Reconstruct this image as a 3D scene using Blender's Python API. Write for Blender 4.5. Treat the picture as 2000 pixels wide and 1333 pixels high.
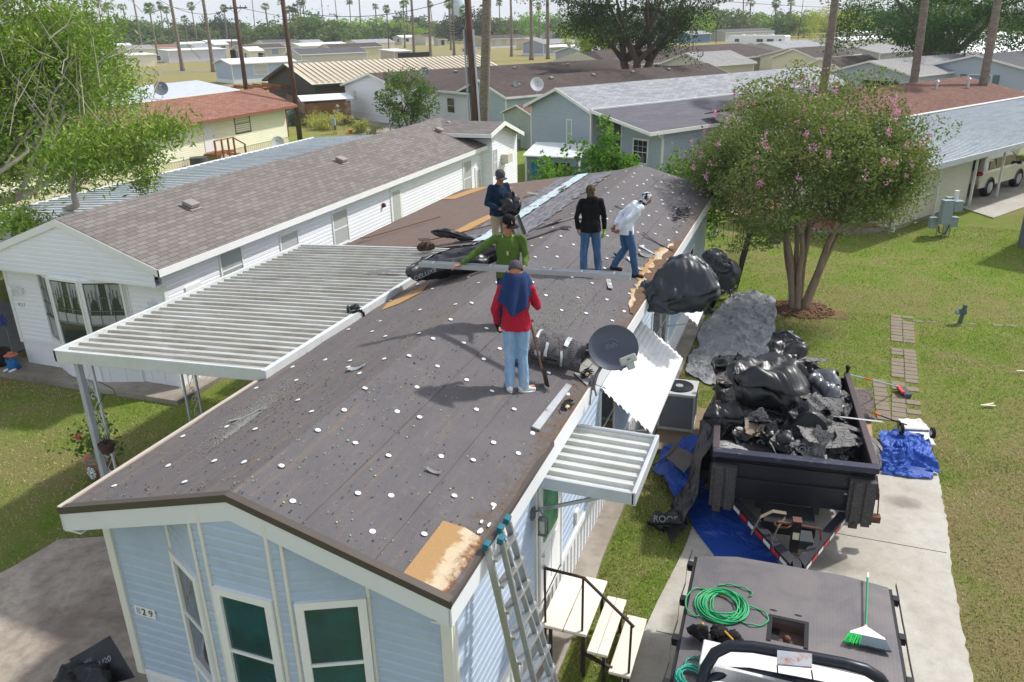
import bpy, math, random
import numpy as np
from mathutils import Vector, Matrix, noise
random.seed(7); np.random.seed(7)
for o in list(bpy.data.objects): bpy.data.objects.remove(o)
SC = bpy.context.scene; COL = SC.collection
R = math.radians
# ------------------------------------------------------------------ camera
PITCH, ROLL, YAW, FPX = 0.38057788, 0.01976779, -0.3592324, 1555.0
CAMH = 8.03
def _cam():
    cp, sp, cy, sy = math.cos(PITCH), math.sin(PITCH), math.cos(YAW), math.sin(YAW)
    f = Vector((sy*cp, cy*cp, -sp)); r = Vector((cy, -sy, 0)); d = f.cross(r)
    r2 = math.cos(ROLL)*r + math.sin(ROLL)*d; d2 = -math.sin(ROLL)*r + math.cos(ROLL)*d
    return r2, d2, f
CR, CD, CF = _cam()
cam = bpy.data.objects.new('camera', bpy.data.cameras.new('camera')); COL.objects.link(cam)
m = Matrix.Identity(4)
for i in range(3):
    m[i][0] = CR[i]; m[i][1] = -CD[i]; m[i][2] = -CF[i]
m.translation = (0, 0, CAMH)
cam.matrix_world = m
cam.data.sensor_width = 36; cam.data.lens = FPX/2000*36
cam.data.clip_start = .1; cam.data.clip_end = 6000
SC.camera = cam
SC.view_settings.view_transform = 'Standard'; SC.view_settings.look = 'None'
SC.view_settings.exposure = 0.10; SC.view_settings.gamma = 1
SUN_AZ, SUN_EL = R(41), R(46.5)
W = bpy.data.worlds.new("World"); SC.world = W; W.use_nodes = True
nt = W.node_tree; nt.nodes.clear()
wo = nt.nodes.new('ShaderNodeOutputWorld'); bg = nt.nodes.new('ShaderNodeBackground'); sk = nt.nodes.new('ShaderNodeTexSky')
sk.sky_type = 'NISHITA'; sk.sun_disc = False; sk.sun_elevation = SUN_EL; sk.sun_rotation = SUN_AZ
sk.air_density = 1.0; sk.dust_density = 3.0; sk.ozone_density = 1.6; sk.altitude = 10
hs = nt.nodes.new('ShaderNodeHueSaturation'); hs.inputs['Saturation'].default_value = .85
nt.links.new(sk.outputs[0], hs.inputs['Color'])
# thin bright cloud veil over the blue
tcw = nt.nodes.new('ShaderNodeTexCoord'); mp = nt.nodes.new('ShaderNodeMapping'); mp.inputs['Scale'].default_value = (1, 1, 4)
nz = nt.nodes.new('ShaderNodeTexNoise'); nz.inputs['Scale'].default_value = 2.2; nz.inputs['Detail'].default_value = 6; nz.inputs['Roughness'].default_value = .6
rp_ = nt.nodes.new('ShaderNodeValToRGB'); rp_.color_ramp.elements[0].position = .3; rp_.color_ramp.elements[1].position = .62; rp_.color_ramp.elements[0].color = (.6,.6,.6,1)
mx = nt.nodes.new('ShaderNodeMix'); mx.data_type = 'RGBA'; mx.inputs[7].default_value = (6.7, 7.1, 7.7, 1)
nt.links.new(tcw.outputs['Generated'], mp.inputs[0]); nt.links.new(mp.outputs[0], nz.inputs['Vector']); nt.links.new(nz.outputs['Fac'], rp_.inputs[0])
sz_ = nt.nodes.new('ShaderNodeSeparateXYZ'); nt.links.new(tcw.outputs['Generated'], sz_.inputs[0])
mr_ = nt.nodes.new('ShaderNodeMapRange'); mr_.inputs[1].default_value = .05; mr_.inputs[2].default_value = .5; mr_.inputs[3].default_value = 1.0; mr_.inputs[4].default_value = .50; nt.links.new(sz_.outputs[2], mr_.inputs[0])
mm_ = nt.nodes.new('ShaderNodeMath'); mm_.operation = 'MULTIPLY'; nt.links.new(rp_.outputs[0], mm_.inputs[0]); nt.links.new(mr_.outputs[0], mm_.inputs[1]); nt.links.new(mm_.outputs[0], mx.inputs[0]); nt.links.new(hs.outputs[0], mx.inputs[6]); nt.links.new(mx.outputs[2], bg.inputs[0]); nt.links.new(bg.outputs[0], wo.inputs[0])
bg.inputs[1].default_value = 0.14
sun = bpy.data.objects.new('sun', bpy.data.lights.new('sun', 'SUN')); COL.objects.link(sun)
sun.data.energy = 3.75; sun.data.angle = R(2.4); sun.data.color = (1, .972, .93)
sun.rotation_euler = Vector((-math.sin(SUN_AZ)*math.cos(SUN_EL), -math.cos(SUN_AZ)*math.cos(SUN_EL), -math.sin(SUN_EL))).to_track_quat('-Z', 'Y').to_euler()
def at(x, y, z=0.0):
    """world point at height z that the 2000 px wide survey photo shows at x, y"""
    d = CR*(x-1000) + CD*(y-666.5) + CF*FPX
    return Vector((0, 0, CAMH)) + d*((z-CAMH)/d.z)
def at_d(x, y, dist):
    d = CR*(x-1000) + CD*(y-666.5) + CF*FPX
    return Vector((0, 0, CAMH)) + d*(dist/math.hypot(d.x, d.y))
# ------------------------------------------------------------------ mesh builder
class MB:
    def __init__(s): s.v = []; s.f = []; s.sm = False
    def poly(s, pts):
        n = len(s.v); s.v += [tuple(p) for p in pts]; s.f.append(tuple(range(n, n+len(pts)))); return s
    def box(s, x0, y0, z0, x1, y1, z1):
        n = len(s.v)
        s.v += [(x0,y0,z0),(x1,y0,z0),(x1,y1,z0),(x0,y1,z0),(x0,y0,z1),(x1,y0,z1),(x1,y1,z1),(x0,y1,z1)]
        s.f += [tuple(n+i for i in q) for q in ((0,3,2,1),(4,5,6,7),(0,1,5,4),(1,2,6,5),(2,3,7,6),(3,0,4,7))]; return s
    def obox(s, c, size, mat=None):
        n = len(s.v); mat = mat or Matrix.Identity(3); c = Vector(c)
        for dz in (-.5,.5):
            for dx, dy in ((-.5,-.5),(.5,-.5),(.5,.5),(-.5,.5)):
                s.v.append(tuple(c + mat @ Vector((dx*size[0], dy*size[1], dz*size[2]))))
        s.f += [tuple(n+i for i in q) for q in ((0,3,2,1),(4,5,6,7),(0,1,5,4),(1,2,6,5),(2,3,7,6),(3,0,4,7))]; return s
    def beam(s, a, b, w, h=None, up=(0,0,1)):
        a = Vector(a); b = Vector(b); h = h or w; d = b-a; L = d.length; d.normalize()
        u = Vector(up)
        if abs(d.dot(u)) > .98: u = Vector((0,1,0)) if abs(d.y) < .9 else Vector((1,0,0))
        x = d.cross(u).normalized(); z = x.cross(d)
        return s.obox((a+b)/2, (w, L, h), Matrix((x, d, z)).transposed())
    def ext(s, pts, vec):
        n = len(s.v); k = len(pts); vec = Vector(vec)
        s.v += [tuple(p) for p in pts] + [tuple(Vector(p)+vec) for p in pts]
        s.f.append(tuple(range(n+k-1, n-1, -1))); s.f.append(tuple(range(n+k, n+2*k)))
        for i in range(k):
            j = (i+1) % k; s.f.append((n+i, n+j, n+k+j, n+k+i))
        return s
    def tube(s, pts, r, n=8, caps=True, flat=1.0):
        pts = [Vector(p) for p in pts]; k = len(pts); rs = r if hasattr(r, '__len__') else [r]*k
        b = len(s.v); ref = None
        for i, p in enumerate(pts):
            t = (pts[min(i+1, k-1)] - pts[max(i-1, 0)])
            if t.length < 1e-9: t = Vector((0,0,1))
            t.normalize()
            if ref is None: ref = Vector((0,0,1)) if abs(t.z) < .9 else Vector((1,0,0))
            x = t.cross(ref)
            if x.length < 1e-4: x = t.cross(Vector((0,1,0)))
            x.normalize(); y = x.cross(t); ref = y
            for j in range(n):
                a = 2*math.pi*j/n; s.v.append(tuple(p + x*(math.cos(a)*rs[i]) + y*(math.sin(a)*rs[i]*flat)))
        for i in range(k-1):
            for j in range(n):
                j2 = (j+1) % n; s.f.append((b+i*n+j, b+i*n+j2, b+(i+1)*n+j2, b+(i+1)*n+j))
        if caps: s.f.append(tuple(range(b+n-1, b-1, -1))); s.f.append(tuple(range(b+(k-1)*n, b+k*n)))
        return s
    def cyl(s, c, r, z0, z1, n=16, r2=None):
        return s.tube([(c[0],c[1],z0),(c[0],c[1],z1)], [r, r if r2 is None else r2], n)
    def lathe(s, prof, c=(0,0,0), mat=None, n=20):
        b = len(s.v); mat = mat or Matrix.Identity(3); c = Vector(c); k = len(prof)
        for r, z in prof:
            for j in range(n):
                a = 2*math.pi*j/n; s.v.append(tuple(c + mat @ Vector((r*math.cos(a), r*math.sin(a), z))))
        for i in range(k-1):
            for j in range(n):
                j2 = (j+1) % n; s.f.append((b+i*n+j, b+i*n+j2, b+(i+1)*n+j2, b+(i+1)*n+j))
        return s
    def ell(s, c, rx, ry, rz, mat=None, n=12, m=8):
        prof = [(math.sin(math.pi*i/m), -math.cos(math.pi*i/m)) for i in range(m+1)]
        M3 = (mat or Matrix.Identity(3)) @ Matrix.Diagonal((rx, ry, rz))
        return s.lathe([(max(r,1e-3), z) for r, z in prof], c, M3, n)
    def grid(s, fn, nu, nv):
        b = len(s.v)
        for i in range(nu+1):
            for j in range(nv+1): s.v.append(tuple(fn(i/nu, j/nv)))
        for i in range(nu):
            for j in range(nv):
                a = b+i*(nv+1)+j; s.f.append((a, a+nv+1, a+nv+2, a+1))
        return s
PM = {}
def mesh_from(name, v, f, mat, smooth=False, uv=True):
    me = bpy.data.meshes.new(name); me.from_pydata(v, [], f); me.update()
    if uv and len(me.polygons):
        npoly = len(me.polygons); nl = len(me.loops)
        nr = np.zeros(npoly*3); me.polygons.foreach_get('normal', nr); nr = nr.reshape(-1,3)
        lt = np.zeros(npoly, int); me.polygons.foreach_get('loop_total', lt)
        li = np.zeros(nl, int); me.loops.foreach_get('vertex_index', li)
        co = np.array(v, float)[li]; n = np.repeat(nr, lt, axis=0)
        flat = np.hypot(n[:,0], n[:,1]) < .05
        u = np.stack([-n[:,1], n[:,0], np.zeros(nl)], 1); ln = np.linalg.norm(u, axis=1); ln[ln==0]=1; u /= ln[:,None]
        u[flat] = (1,0,0); w = np.cross(n, u); w[flat] = (0,1,0)
        lay = me.uv_layers.new(name='UVMap')
        uvs = np.stack([(co*u).sum(1), (co*w).sum(1)], 1)
        lay.data.foreach_set('uv', uvs.ravel().astype(np.float32))
    me.materials.append(mat)
    if smooth: me.polygons.foreach_set('use_smooth', np.ones(len(me.polygons), bool))
    return me
def put(name, mb, mat, parent=None, world=True, smooth=False, label=None, bevel=0, uv=True):
    v = mb.v
    o = bpy.data.objects.new(name, None)
    if parent is not None and world:
        inv = PM[parent].inverted(); v = [tuple(inv @ Vector(p)) for p in v]
    me = mesh_from(name, v, mb.f, mat, smooth, uv)
    bpy.data.objects.remove(o); o = bpy.data.objects.new(name, me); COL.objects.link(o)
    if parent is not None: o.parent = parent; PM[o] = PM[parent]
    else: PM[o] = Matrix.Identity(4)
    if label: o['label'] = label
    if bevel:
        b = o.modifiers.new('b', 'BEVEL'); b.width = bevel; b.segments = 2; b.limit_method = 'ANGLE'
    if smooth == 'a' or smooth is True: pass
    return o
def thing(name, label, cat, loc=(0,0,0), rz=0.0, group=None):
    o = bpy.data.objects.new(name, None); COL.objects.link(o); o.empty_display_size = .3
    o.location = loc; o.rotation_euler = (0, 0, rz)
    PM[o] = Matrix.Translation(Vector(loc)) @ Matrix.Rotation(rz, 4, 'Z')
    o['label'] = label; o['category'] = cat
    if group: o['group'] = group
    return o
def tag(o, label, cat, group=None):
    o['label'] = label; o['category'] = cat
    if group: o['group'] = group
    return o
def solo(name, mb, mat, label, cat, group=None, **k):
    """a thing that is one mesh, origin at its base"""
    a = np.array(mb.v); c = Vector(((a[:,0].min()+a[:,0].max())/2, (a[:,1].min()+a[:,1].max())/2, a[:,2].min()))
    mb.v = [tuple(Vector(p)-c) for p in mb.v]
    o = put(name, mb, mat, None, **k); o.location = c; PM[o] = Matrix.Translation(c)
    return tag(o, label, cat, group)
def struct(name, mb, mat, kind='structure', **k):
    o = put(name, mb, mat, None, **k); o['kind'] = kind; return o
def copy_tree(o, parent=None):
    c = o.copy(); COL.objects.link(c); c.parent = parent; PM[c] = PM.get(o, Matrix.Identity(4))
    for ch in o.children: copy_tree(ch, c)
    return c
# ------------------------------------------------------------------ materials
MT = {}
def sr(r, g, b):
    f = lambda c: (c/255/12.92 if c/255 <= .04045 else ((c/255+.055)/1.055)**2.4)
    return (f(r), f(g), f(b), 1)
class NT:
    def __init__(s, name):
        s.m = bpy.data.materials.new(name); s.m.use_nodes = True; s.t = s.m.node_tree
        s.b = s.t.nodes['Principled BSDF']; s.b.inputs['Specular IOR Level'].default_value = .3
        MT[name] = s.m; s.tc = s.t.nodes.new('ShaderNodeTexCoord')
    def n(s, ty, **k):
        n = s.t.nodes.new(ty)
        for a, b in k.items(): setattr(n, a, b)
        return n
    def L(s, a, b): s.t.links.new(a, b)
    def map(s, src='Object', sc=(1,1,1), rot=(0,0,0)):
        n = s.n('ShaderNodeMapping'); n.inputs['Scale'].default_value = sc; n.inputs['Rotation'].default_value = rot
        s.L(s.tc.outputs[src], n.inputs[0]); return n.outputs[0]
    def noise(s, vec, sc, det=4, rough=.6, dist=0):
        n = s.n('ShaderNodeTexNoise'); n.inputs['Scale'].default_value = sc; n.inputs['Detail'].default_value = det
        n.inputs['Roughness'].default_value = rough; n.inputs['Distortion'].default_value = dist
        s.L(vec, n.inputs['Vector']); return n.outputs['Fac']
    def ramp(s, fac, a, b, c0=(0,0,0,1), c1=(1,1,1,1)):
        n = s.n('ShaderNodeValToRGB'); e = n.color_ramp.elements
        e[0].position = a; e[0].color = c0; e[1].position = b; e[1].color = c1
        s.L(fac, n.inputs[0]); return n.outputs[0]
    def mix(s, fac, a, b, mode='MIX'):
        n = s.n('ShaderNodeMix', data_type='RGBA', blend_type=mode)
        for v, i in ((fac, 0), (a, 6), (b, 7)):
            if isinstance(v, (int, float)): n.inputs[i].default_value = v
            elif isinstance(v, tuple): n.inputs[i].default_value = v
            else: s.L(v, n.inputs[i])
        return n.outputs[2]
    def math(s, op, a, b=0.0, c=None):
        n = s.n('ShaderNodeMath', operation=op)
        for i, v in enumerate((a, b, c)):
            if v is None: continue
            if isinstance(v, (int, float)): n.inputs[i].default_value = v
            else: s.L(v, n.inputs[i])
        return n.outputs[0]
    def col(s, c):
        if isinstance(c, tuple): s.b.inputs['Base Color'].default_value = c
        else: s.L(c, s.b.inputs['Base Color'])
    def bump(s, h, st=.3, d=.01):
        n = s.n('ShaderNodeBump'); n.inputs['Strength'].default_value = st; n.inputs['Distance'].default_value = d
        s.L(h, n.inputs['Height']); s.L(n.outputs[0], s.b.inputs['Normal'])
    def fin(s, rough=.6, metal=0.0, spec=None):
        if isinstance(rough, (int, float)): s.b.inputs['Roughness'].default_value = rough
        else: s.L(rough, s.b.inputs['Roughness'])
        s.b.inputs['Metallic'].default_value = metal
        if spec is not None: s.b.inputs['Specular IOR Level'].default_value = spec
        return s.m
def mul(c, k): return (c[0]*k, c[1]*k, c[2]*k, 1)
def pbr(name, c, rough=.6, metal=0.0, var=.12, vs=2.5, c2=None, lo=.45, hi=.65, bump=0.0, bs=60, spec=None, sc=(1,1,1), rnd=0.0):
    """paint / metal / wood with blotchy variation, optional second colour (dirt, rust) and fine bump"""
    if name in MT: return MT[name]
    t = NT(name); v = t.map('Object', sc); f = t.noise(v, vs, 6, .65)
    x = t.mix(f, mul(c, 1-var*1.6), mul(c, 1+var*1.4))
    if c2: x = t.mix(t.ramp(t.noise(v, vs*1.7, 8, .7, .3), lo, hi), x, c2)
    if rnd:
        oi = t.n('ShaderNodeObjectInfo'); h = t.n('ShaderNodeHueSaturation'); 
        t.L(t.math('MULTIPLY_ADD', oi.outputs['Random'], rnd*2, 1-rnd), h.inputs['Value']); t.L(x, h.inputs['Color']); x = h.outputs[0]
    t.col(x)
    if bump: t.bump(t.noise(v, bs, 5, .6), bump, .01)
    r = t.math('MULTIPLY_ADD', f, .2, rough-.1)
    return t.fin(r, metal, spec)
def shingle(name, c1, c2, mort, w=.32, h=.15, blot=.25):
    if name in MT: return MT[name]
    t = NT(name); b = t.n('ShaderNodeTexBrick'); b.offset = .5; b.offset_frequency = 2
    t.L(t.map('UV'), b.inputs['Vector'])
    b.inputs['Color1'].default_value = c1; b.inputs['Color2'].default_value = c2; b.inputs['Mortar'].default_value = mort
    b.inputs['Scale'].default_value = 1; b.inputs['Mortar Size'].default_value = .009; b.inputs['Bias'].default_value = 0
    b.inputs['Brick Width'].default_value = w; b.inputs['Row Height'].default_value = h; b.inputs['Mortar Smooth'].default_value = .3
    v = t.map('Object'); f = t.noise(v, .7, 6, .7)
    x = t.mix(t.ramp(f, .3, .75), b.outputs[0], mul(c1, .62)); x = t.mix(blot, b.outputs[0], x)
    g = t.noise(v, 160, 2, .5); x = t.mix(t.ramp(g, .3, .7, (.78,.78,.78,1), (1.2,1.2,1.2,1)), (0,0,0,1), x, 'MULTIPLY') if False else t.mix(1.0, x, t.ramp(g, .3, .7, (.8,.8,.8,1), (1.15,1.15,1.15,1)), 'MULTIPLY')
    t.col(x); t.bump(t.math('ADD', t.math('MULTIPLY', b.outputs['Fac'], -1.0), t.math('MULTIPLY', g, .3)), .6, .012)
    return t.fin(.9, 0, .15)
def sidingm(name, c, var=.06, dirt=None):
    """vinyl siding for flat far walls: course relief by bump only"""
    if name in MT: return MT[name]
    t = NT(name); uv = t.map('UV'); s = t.n('ShaderNodeSeparateXYZ'); t.L(uv, s.inputs[0])
    fr = t.math('FRACT', t.math('MULTIPLY', s.outputs[1], 1/.2)); f = t.noise(t.map('Object'), .8, 5, .6)
    x = t.mix(f, mul(c, 1-var*1.5), mul(c, 1+var*1.2)); t.col(x); t.bump(t.math('SUBTRACT', 1.0, fr), 1.0, .03)
    return t.fin(.55)
def glassm(name, c=(.02,.025,.03,1), rough=.06, curtain=None):
    if name in MT: return MT[name]
    t = NT(name)
    if curtain:
        w = t.n('ShaderNodeTexWave'); w.inputs['Scale'].default_value = 9; w.inputs['Distortion'].default_value = 2.5; w.inputs['Detail'].default_value = 3
        t.L(t.map('UV'), w.inputs['Vector']); t.col(t.mix(w.outputs['Fac'], mul(curtain, .6), curtain))
    else:
        t.col(t.mix(t.ramp(t.noise(t.map('Object'), 1.4, 3), .4, .7), c, mul(c, 2.2)))
    t.b.inputs['Coat Weight'].default_value = .6; t.b.inputs['Coat Roughness'].default_value = .03
    return t.fin(rough if not curtain else .35, 0, .6)
def leafm(name, c1, c2, c3=None, trans=.35, lo=.35, hi=.7, obj=.0):
    if name in MT: return MT[name]
    t = NT(name); g = t.n('ShaderNodeNewGeometry'); r = g.outputs['Random Per Island']
    f = t.noise(t.map('Object'), .9, 3, .6)
    x = t.mix(r, c1, c2); 
    if c3: x = t.mix(t.ramp(f, lo, hi), x, c3)
    if obj:
        oi = t.n('ShaderNodeObjectInfo'); h = t.n('ShaderNodeHueSaturation')
        t.L(t.math('MULTIPLY_ADD', oi.outputs['Random'], obj, 1-obj/2), h.inputs['Value'])
        t.L(t.math('MULTIPLY_ADD', oi.outputs['Random'], .05, .475), h.inputs['Hue']); t.L(x, h.inputs['Color']); x = h.outputs[0]
    t.col(x); t.fin(.55, 0, .25)
    tr = t.n('ShaderNodeBsdfTranslucent'); t.L(t.mix(1.0, x, (1.5,1.45,.6,1), 'MULTIPLY'), tr.inputs[0])
    ms = t.n('ShaderNodeMixShader'); ms.inputs[0].default_value = trans
    out = t.t.nodes['Material Output']; t.L(t.b.outputs[0], ms.inputs[1]); t.L(tr.outputs[0], ms.inputs[2]); t.L(ms.outputs[0], out.inputs[0])
    return t.m
white = pbr('white_vinyl', sr(232,234,236), .45, var=.04)
trimc = pbr('cream_trim', sr(226,223,212), .5, var=.04)
trimw = pbr('white_trim', sr(235,235,232), .5, var=.05)
fasc = pbr('blue_house_fascia', sr(222,224,226), .5, var=.05, c2=sr(190,184,170), lo=.68, hi=.8, vs=1.5)
alum = pbr('aluminium', sr(190,192,194), .38, .75, var=.1, c2=sr(90,88,85), lo=.6, hi=.72, vs=6)
steelblack = pbr('black_steel', sr(34,34,38), .5, .2, var=.3, c2=sr(90,85,82), lo=.62, hi=.75, vs=8)
rust = pbr('rusty_steel', sr(120,78,60), .8, .1, var=.3, c2=sr(70,66,66), vs=5)
wood = pbr('weathered_wood', sr(140,118,96), .85, var=.2, sc=(1,8,8))
conc = None
# ------------------------------------------------------------------ ground
def ground_mat():
    t = NT('lawn'); v = t.map('Object'); big = t.noise(v, .11, 5, .6, .4); mid = t.noise(v, .9, 6, .7, .3); fine = t.noise(v, 22, 5, .75); mic = t.noise(v, 90, 3, .7)
    g = t.mix(mid, sr(98,128,46), sr(150,166,74)); d = t.mix(fine, sr(134,122,84), sr(164,150,112))
    sx = t.n('ShaderNodeSeparateXYZ'); t.L(v, sx.inputs[0])
    dist = t.math('MULTIPLY_ADD', sx.outputs[1], .006, -.30)          # drier lots further off
    e = t.math('MULTIPLY_ADD', sx.outputs[0], .03, -.02)
    k = t.math('ADD', t.math('ADD', t.math('MULTIPLY', big, .55), t.math('MULTIPLY', mid, .5)), t.math('MINIMUM', t.math('MAXIMUM', dist, 0), .15))
    k = t.math('ADD', k, t.math('MULTIPLY', fine, .22))
    near = t.math('MAXIMUM', t.math('SUBTRACT', .26, t.math('ADD', t.math('ABSOLUTE', t.math('MULTIPLY', t.math('SUBTRACT', sx.outputs[0], 6.0), .035)), t.math('ABSOLUTE', t.math('MULTIPLY', t.math('SUBTRACT', sx.outputs[1], 12), .016)))), 0)
    k = t.math('ADD', k, near)
    pt_ = t.noise(v, .33, 4, .65, .6); x = t.mix(t.ramp(t.math('ADD', k, t.math('MULTIPLY', t.math('SUBTRACT', pt_, .5), .5)), .56, .80), g, d)
    x = t.mix(1.0, x, t.ramp(mic, .25, .75, (.6,.6,.55,1), (1.3,1.3,1.2,1)), 'MULTIPLY')
    t.col(x); t.bump(t.math('ADD', fine, mic), .9, .04); return t.fin(.95, 0, .1)
lawn = ground_mat()
g = MB(); N = 60
xs = [-1300, -600, -250] + list(np.linspace(-120, 120, 40)) + [250, 600, 1300]
ys = [-60, -10] + list(np.linspace(0, 240, 50)) + [400, 800, 1300]
for i in range(len(xs)-1):
    for j in range(len(ys)-1): g.poly([(xs[i],ys[j],0),(xs[i+1],ys[j],0),(xs[i+1],ys[j+1],0),(xs[i],ys[j+1],0)])
struct('ground', g, lawn, uv=False)
def conc_mat(name, c, stain, st=.5, spots=()):
    t = NT(name); v = t.map('Object'); a = t.noise(v, .5, 7, .65, .5); b = t.noise(v, 5, 6, .7); c_ = t.noise(v, 120, 2, .6)
    x = t.mix(t.ramp(a, .42, .68), c, stain); x = t.mix(t.math('MULTIPLY', t.ramp(b, .45, .75), st), x, mul(stain, .6))
    for (sx_, sy_, rx_, ry_) in spots:      # oil and tyre stains, each where it lies on the slab
        mp_ = t.n('ShaderNodeMapping'); mp_.inputs['Location'].default_value = (-sx_/rx_, -sy_/ry_, 0); mp_.inputs['Scale'].default_value = (1/rx_, 1/ry_, 1); t.L(t.tc.outputs['Object'], mp_.inputs[0])
        gd = t.n('ShaderNodeTexGradient', gradient_type='SPHERICAL'); t.L(mp_.outputs[0], gd.inputs[0]); x = t.mix(t.ramp(t.math('MULTIPLY', gd.outputs['Fac'], t.math('ADD', b, .35)), .12, .6, (0,0,0,1), (.65,.65,.65,1)), x, mul(stain, .42))
    x = t.mix(1.0, x, t.ramp(c_, .3, .7, (.85,.85,.85,1), (1.12,1.12,1.12,1)), 'MULTIPLY')
    t.col(x); t.bump(c_, .4, .004); return t.fin(.85, 0, .2)
conc_light = conc_mat('driveway_concrete', sr(190,186,176), sr(168,160,146), .35, ((.9,11.4,.75,.4),(-.6,10.6,.5,.8),(1.05,10.6,.16,.9),(1.35,10.5,.12,.8),(2.2,13.6,.5,.3),(-1.0,9.3,.35,.6)))
conc_dark = conc_mat('stained_concrete', sr(178,166,152), sr(132,120,108), .6)
conc_slab = conc_mat('slab_concrete', sr(168,160,148), sr(130,120,108), .5)
red_conc = conc_mat('red_patio_paint', sr(160,92,82), sr(176,128,116), .4)
asph = conc_mat('asphalt_grey', sr(138,138,140), sr(122,122,124), .3)
# right driveway (ragged right edge where grass creeps in), with joint grooves
z = .03
edge = [(2.66,7.0),(2.72,9.4),(2.76,11.6),(2.86,13.2),(2.9,14.8),(2.9,15.6)]
g = MB(); pts = [(-1.62,6.0)] + [(-1.55,8.0),(-1.40,9.6),(-1.22,11.0),(-1.16,12.2),(-1.25,14.4),(-1.1,15.6)]
right = []
for (x0,y0),(x1,y1) in zip(edge, edge[1:]):
    for k in range(16):
        f = k/16; right.append((x0+(x1-x0)*f+random.uniform(-.02,.02), y0+(y1-y0)*f))
rp = [(2.55,5.5)] + right
def slab(mb, poly, z0, z1): mb.ext([(x,y,z0) for x,y in poly], (0,0,z1-z0))
slab(g, [(-1.62,5.5)] + rp[:1] + right + pts[::-1], -.02, z)
struct('driveway', g, conc_light)
g = MB(); g.box(-1.3,12.25,z,2.75,12.262,z+.003); g.box(-1.3,9.0,z,2.65,9.012,z+.003)
j = struct('driveway_joint', g, pbr('joint_dark', sr(70,66,60), .9))
# oil and tyre marks: thin film sheets of their own irregular outline
def blob(mb, cx, cy, rx, ry, z, n=26, j=.25, rot=0):
    ph = random.random()*9; p = []
    for k in range(n):
        a = 2*math.pi*k/n; r = 1 + j*(noise.noise(Vector((math.cos(a)*1.3+ph, math.sin(a)*1.3, 0)))*1.6)
        x, y = rx*r*math.cos(a), ry*r*math.sin(a)
        p.append((cx+x*math.cos(rot)-y*math.sin(rot), cy+x*math.sin(rot)+y*math.cos(rot), z))
    mb.poly(p)
# left driveway and slabs beside the carport
g = MB(); slab(g, [(-12.3,4.2),(-11.35,7.05),(-11.25,7.9),(-10.6,8.2),(-10.35,9.2),(-9.9,18),(-7.0,18),(-6.9,4.2)], -.02, .03)
struct('carport_pavement', g, conc_dark)
g = MB(); slab(g, [(-19.4,12.6),(-13.0,12.72),(-12.95,13.4),(-13.1,34),(-13.5,34),(-13.5,13.6),(-19.4,13.6)], -.02, .12)
struct('walkway', g, conc_slab)
g = MB(); slab(g, [(-23.5,8.5),(-19.6,12.2),(-19.3,17),(-24,17)], -.02, .03); struct('path', g, asph)
# strip of concrete along the right wall, AC pad
g = MB(); slab(g, [(-2.8,5.2),(-2.40,5.2),(-2.36,9.4),(-2.42,10.4),(-2.36,24.5),(-2.8,24.5)], -.02, .05); struct('footing', g, conc_slab)
g = MB(); slab(g, [(-2.36,13.95),(-1.32,14.3),(-1.35,16.1),(-2.36,16.1)], -.02, .10)
struct('pad', g, conc_mat('aggregate', sr(140,122,98), sr(118,100,80), .6))
# narrow strip between grass and drive on the left
g = MB()
# paving stones path on the lawn
pv = pbr('paver_stone', sr(140,128,112), .9, var=.15, bump=.4, rnd=.12)
g = MB()
rowsp = []
y = 16.9
while y < 24:
    for c in range(2):
        x0 = 2.25+.30*c + .10*(y-17)*.6
        if random.random() < .76: rowsp.append((x0, y))
    if y < 18.9: rowsp.append((1.95, y)); 
    if y < 17.8: rowsp.append((2.95-.9, y+.01)) if False else None
    y += .245
for x0, y in rowsp:
    a = random.uniform(-.03,.03); w = .3
    g.obox((x0+.15, y+.12, .0+.006*random.random()), (w-.02, .22, .03), Matrix.Rotation(a, 3, 'Z'))
for k in range(12):
    if k % 3: g.obox((3.0+.34*k, 23.6+.05*k, -.006), (.26,.15,.03), Matrix.Rotation(random.uniform(-.1,.1), 3, 'Z'))
struct('paving_path', g, pv)
# carport side roads in the park
def road(name, pts, w, m, z=.012):
    P = [at(*p) for p in pts]; g = MB(); L = []; Rr = []
    for i, p in enumerate(P):
        d = (P[min(i+1,len(P)-1)]-P[max(i-1,0)]); n = Vector((-d.y, d.x, 0)).normalized()*w/2
        L.append((p.x+n.x, p.y+n.y, z)); Rr.append((p.x-n.x, p.y-n.y, z))
    for i in range(len(P)-1): g.poly([L[i],Rr[i],Rr[i+1],L[i+1]])
    struct(name, g, m)
road('road', [(120,152),(215,148),(330,140),(450,136),(640,128)], 5.5, asph)
road('road', [(400,121),(460,118),(800,104),(860,106),(1060,106),(1320,101)], 4.2, asph, .016)
road('road', [(780,97),(900,94),(1100,92)], 4, asph, .02)
road('road', [(1210,82),(1300,83),(1420,80)], 8, asph, .012)
g = MB(); slab(g, [tuple(at(x,y)[:2]) for x,y in ((700,262),(742,275),(880,262),(1000,250),(770,228),(690,236))], -.02, .02); struct('patio', g, conc_slab)
g = MB(); slab(g, [tuple(at(x,y)[:2]) for x,y in ((1380,400),(1470,435),(1560,452),(1640,462),(1738,452),(1700,410),(1390,372))], -.02, .08); struct('patio_edge', g, conc_slab)
g = MB(); slab(g, [tuple(at(x,y)[:2]) for x,y in ((1385,396),(1475,430),(1560,446),(1640,455),(1728,447),(1690,410),(1392,376))], .07, .085); struct('patio_floor', g, red_conc)
g = MB(); slab(g, [tuple(at(x,y)[:2]) for x,y in ((1735,455),(1870,405),(1940,428),(2060,385),(2100,300),(1860,360),(1730,430))], -.02, .05); struct('carport_floor', g, conc_light)

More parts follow.
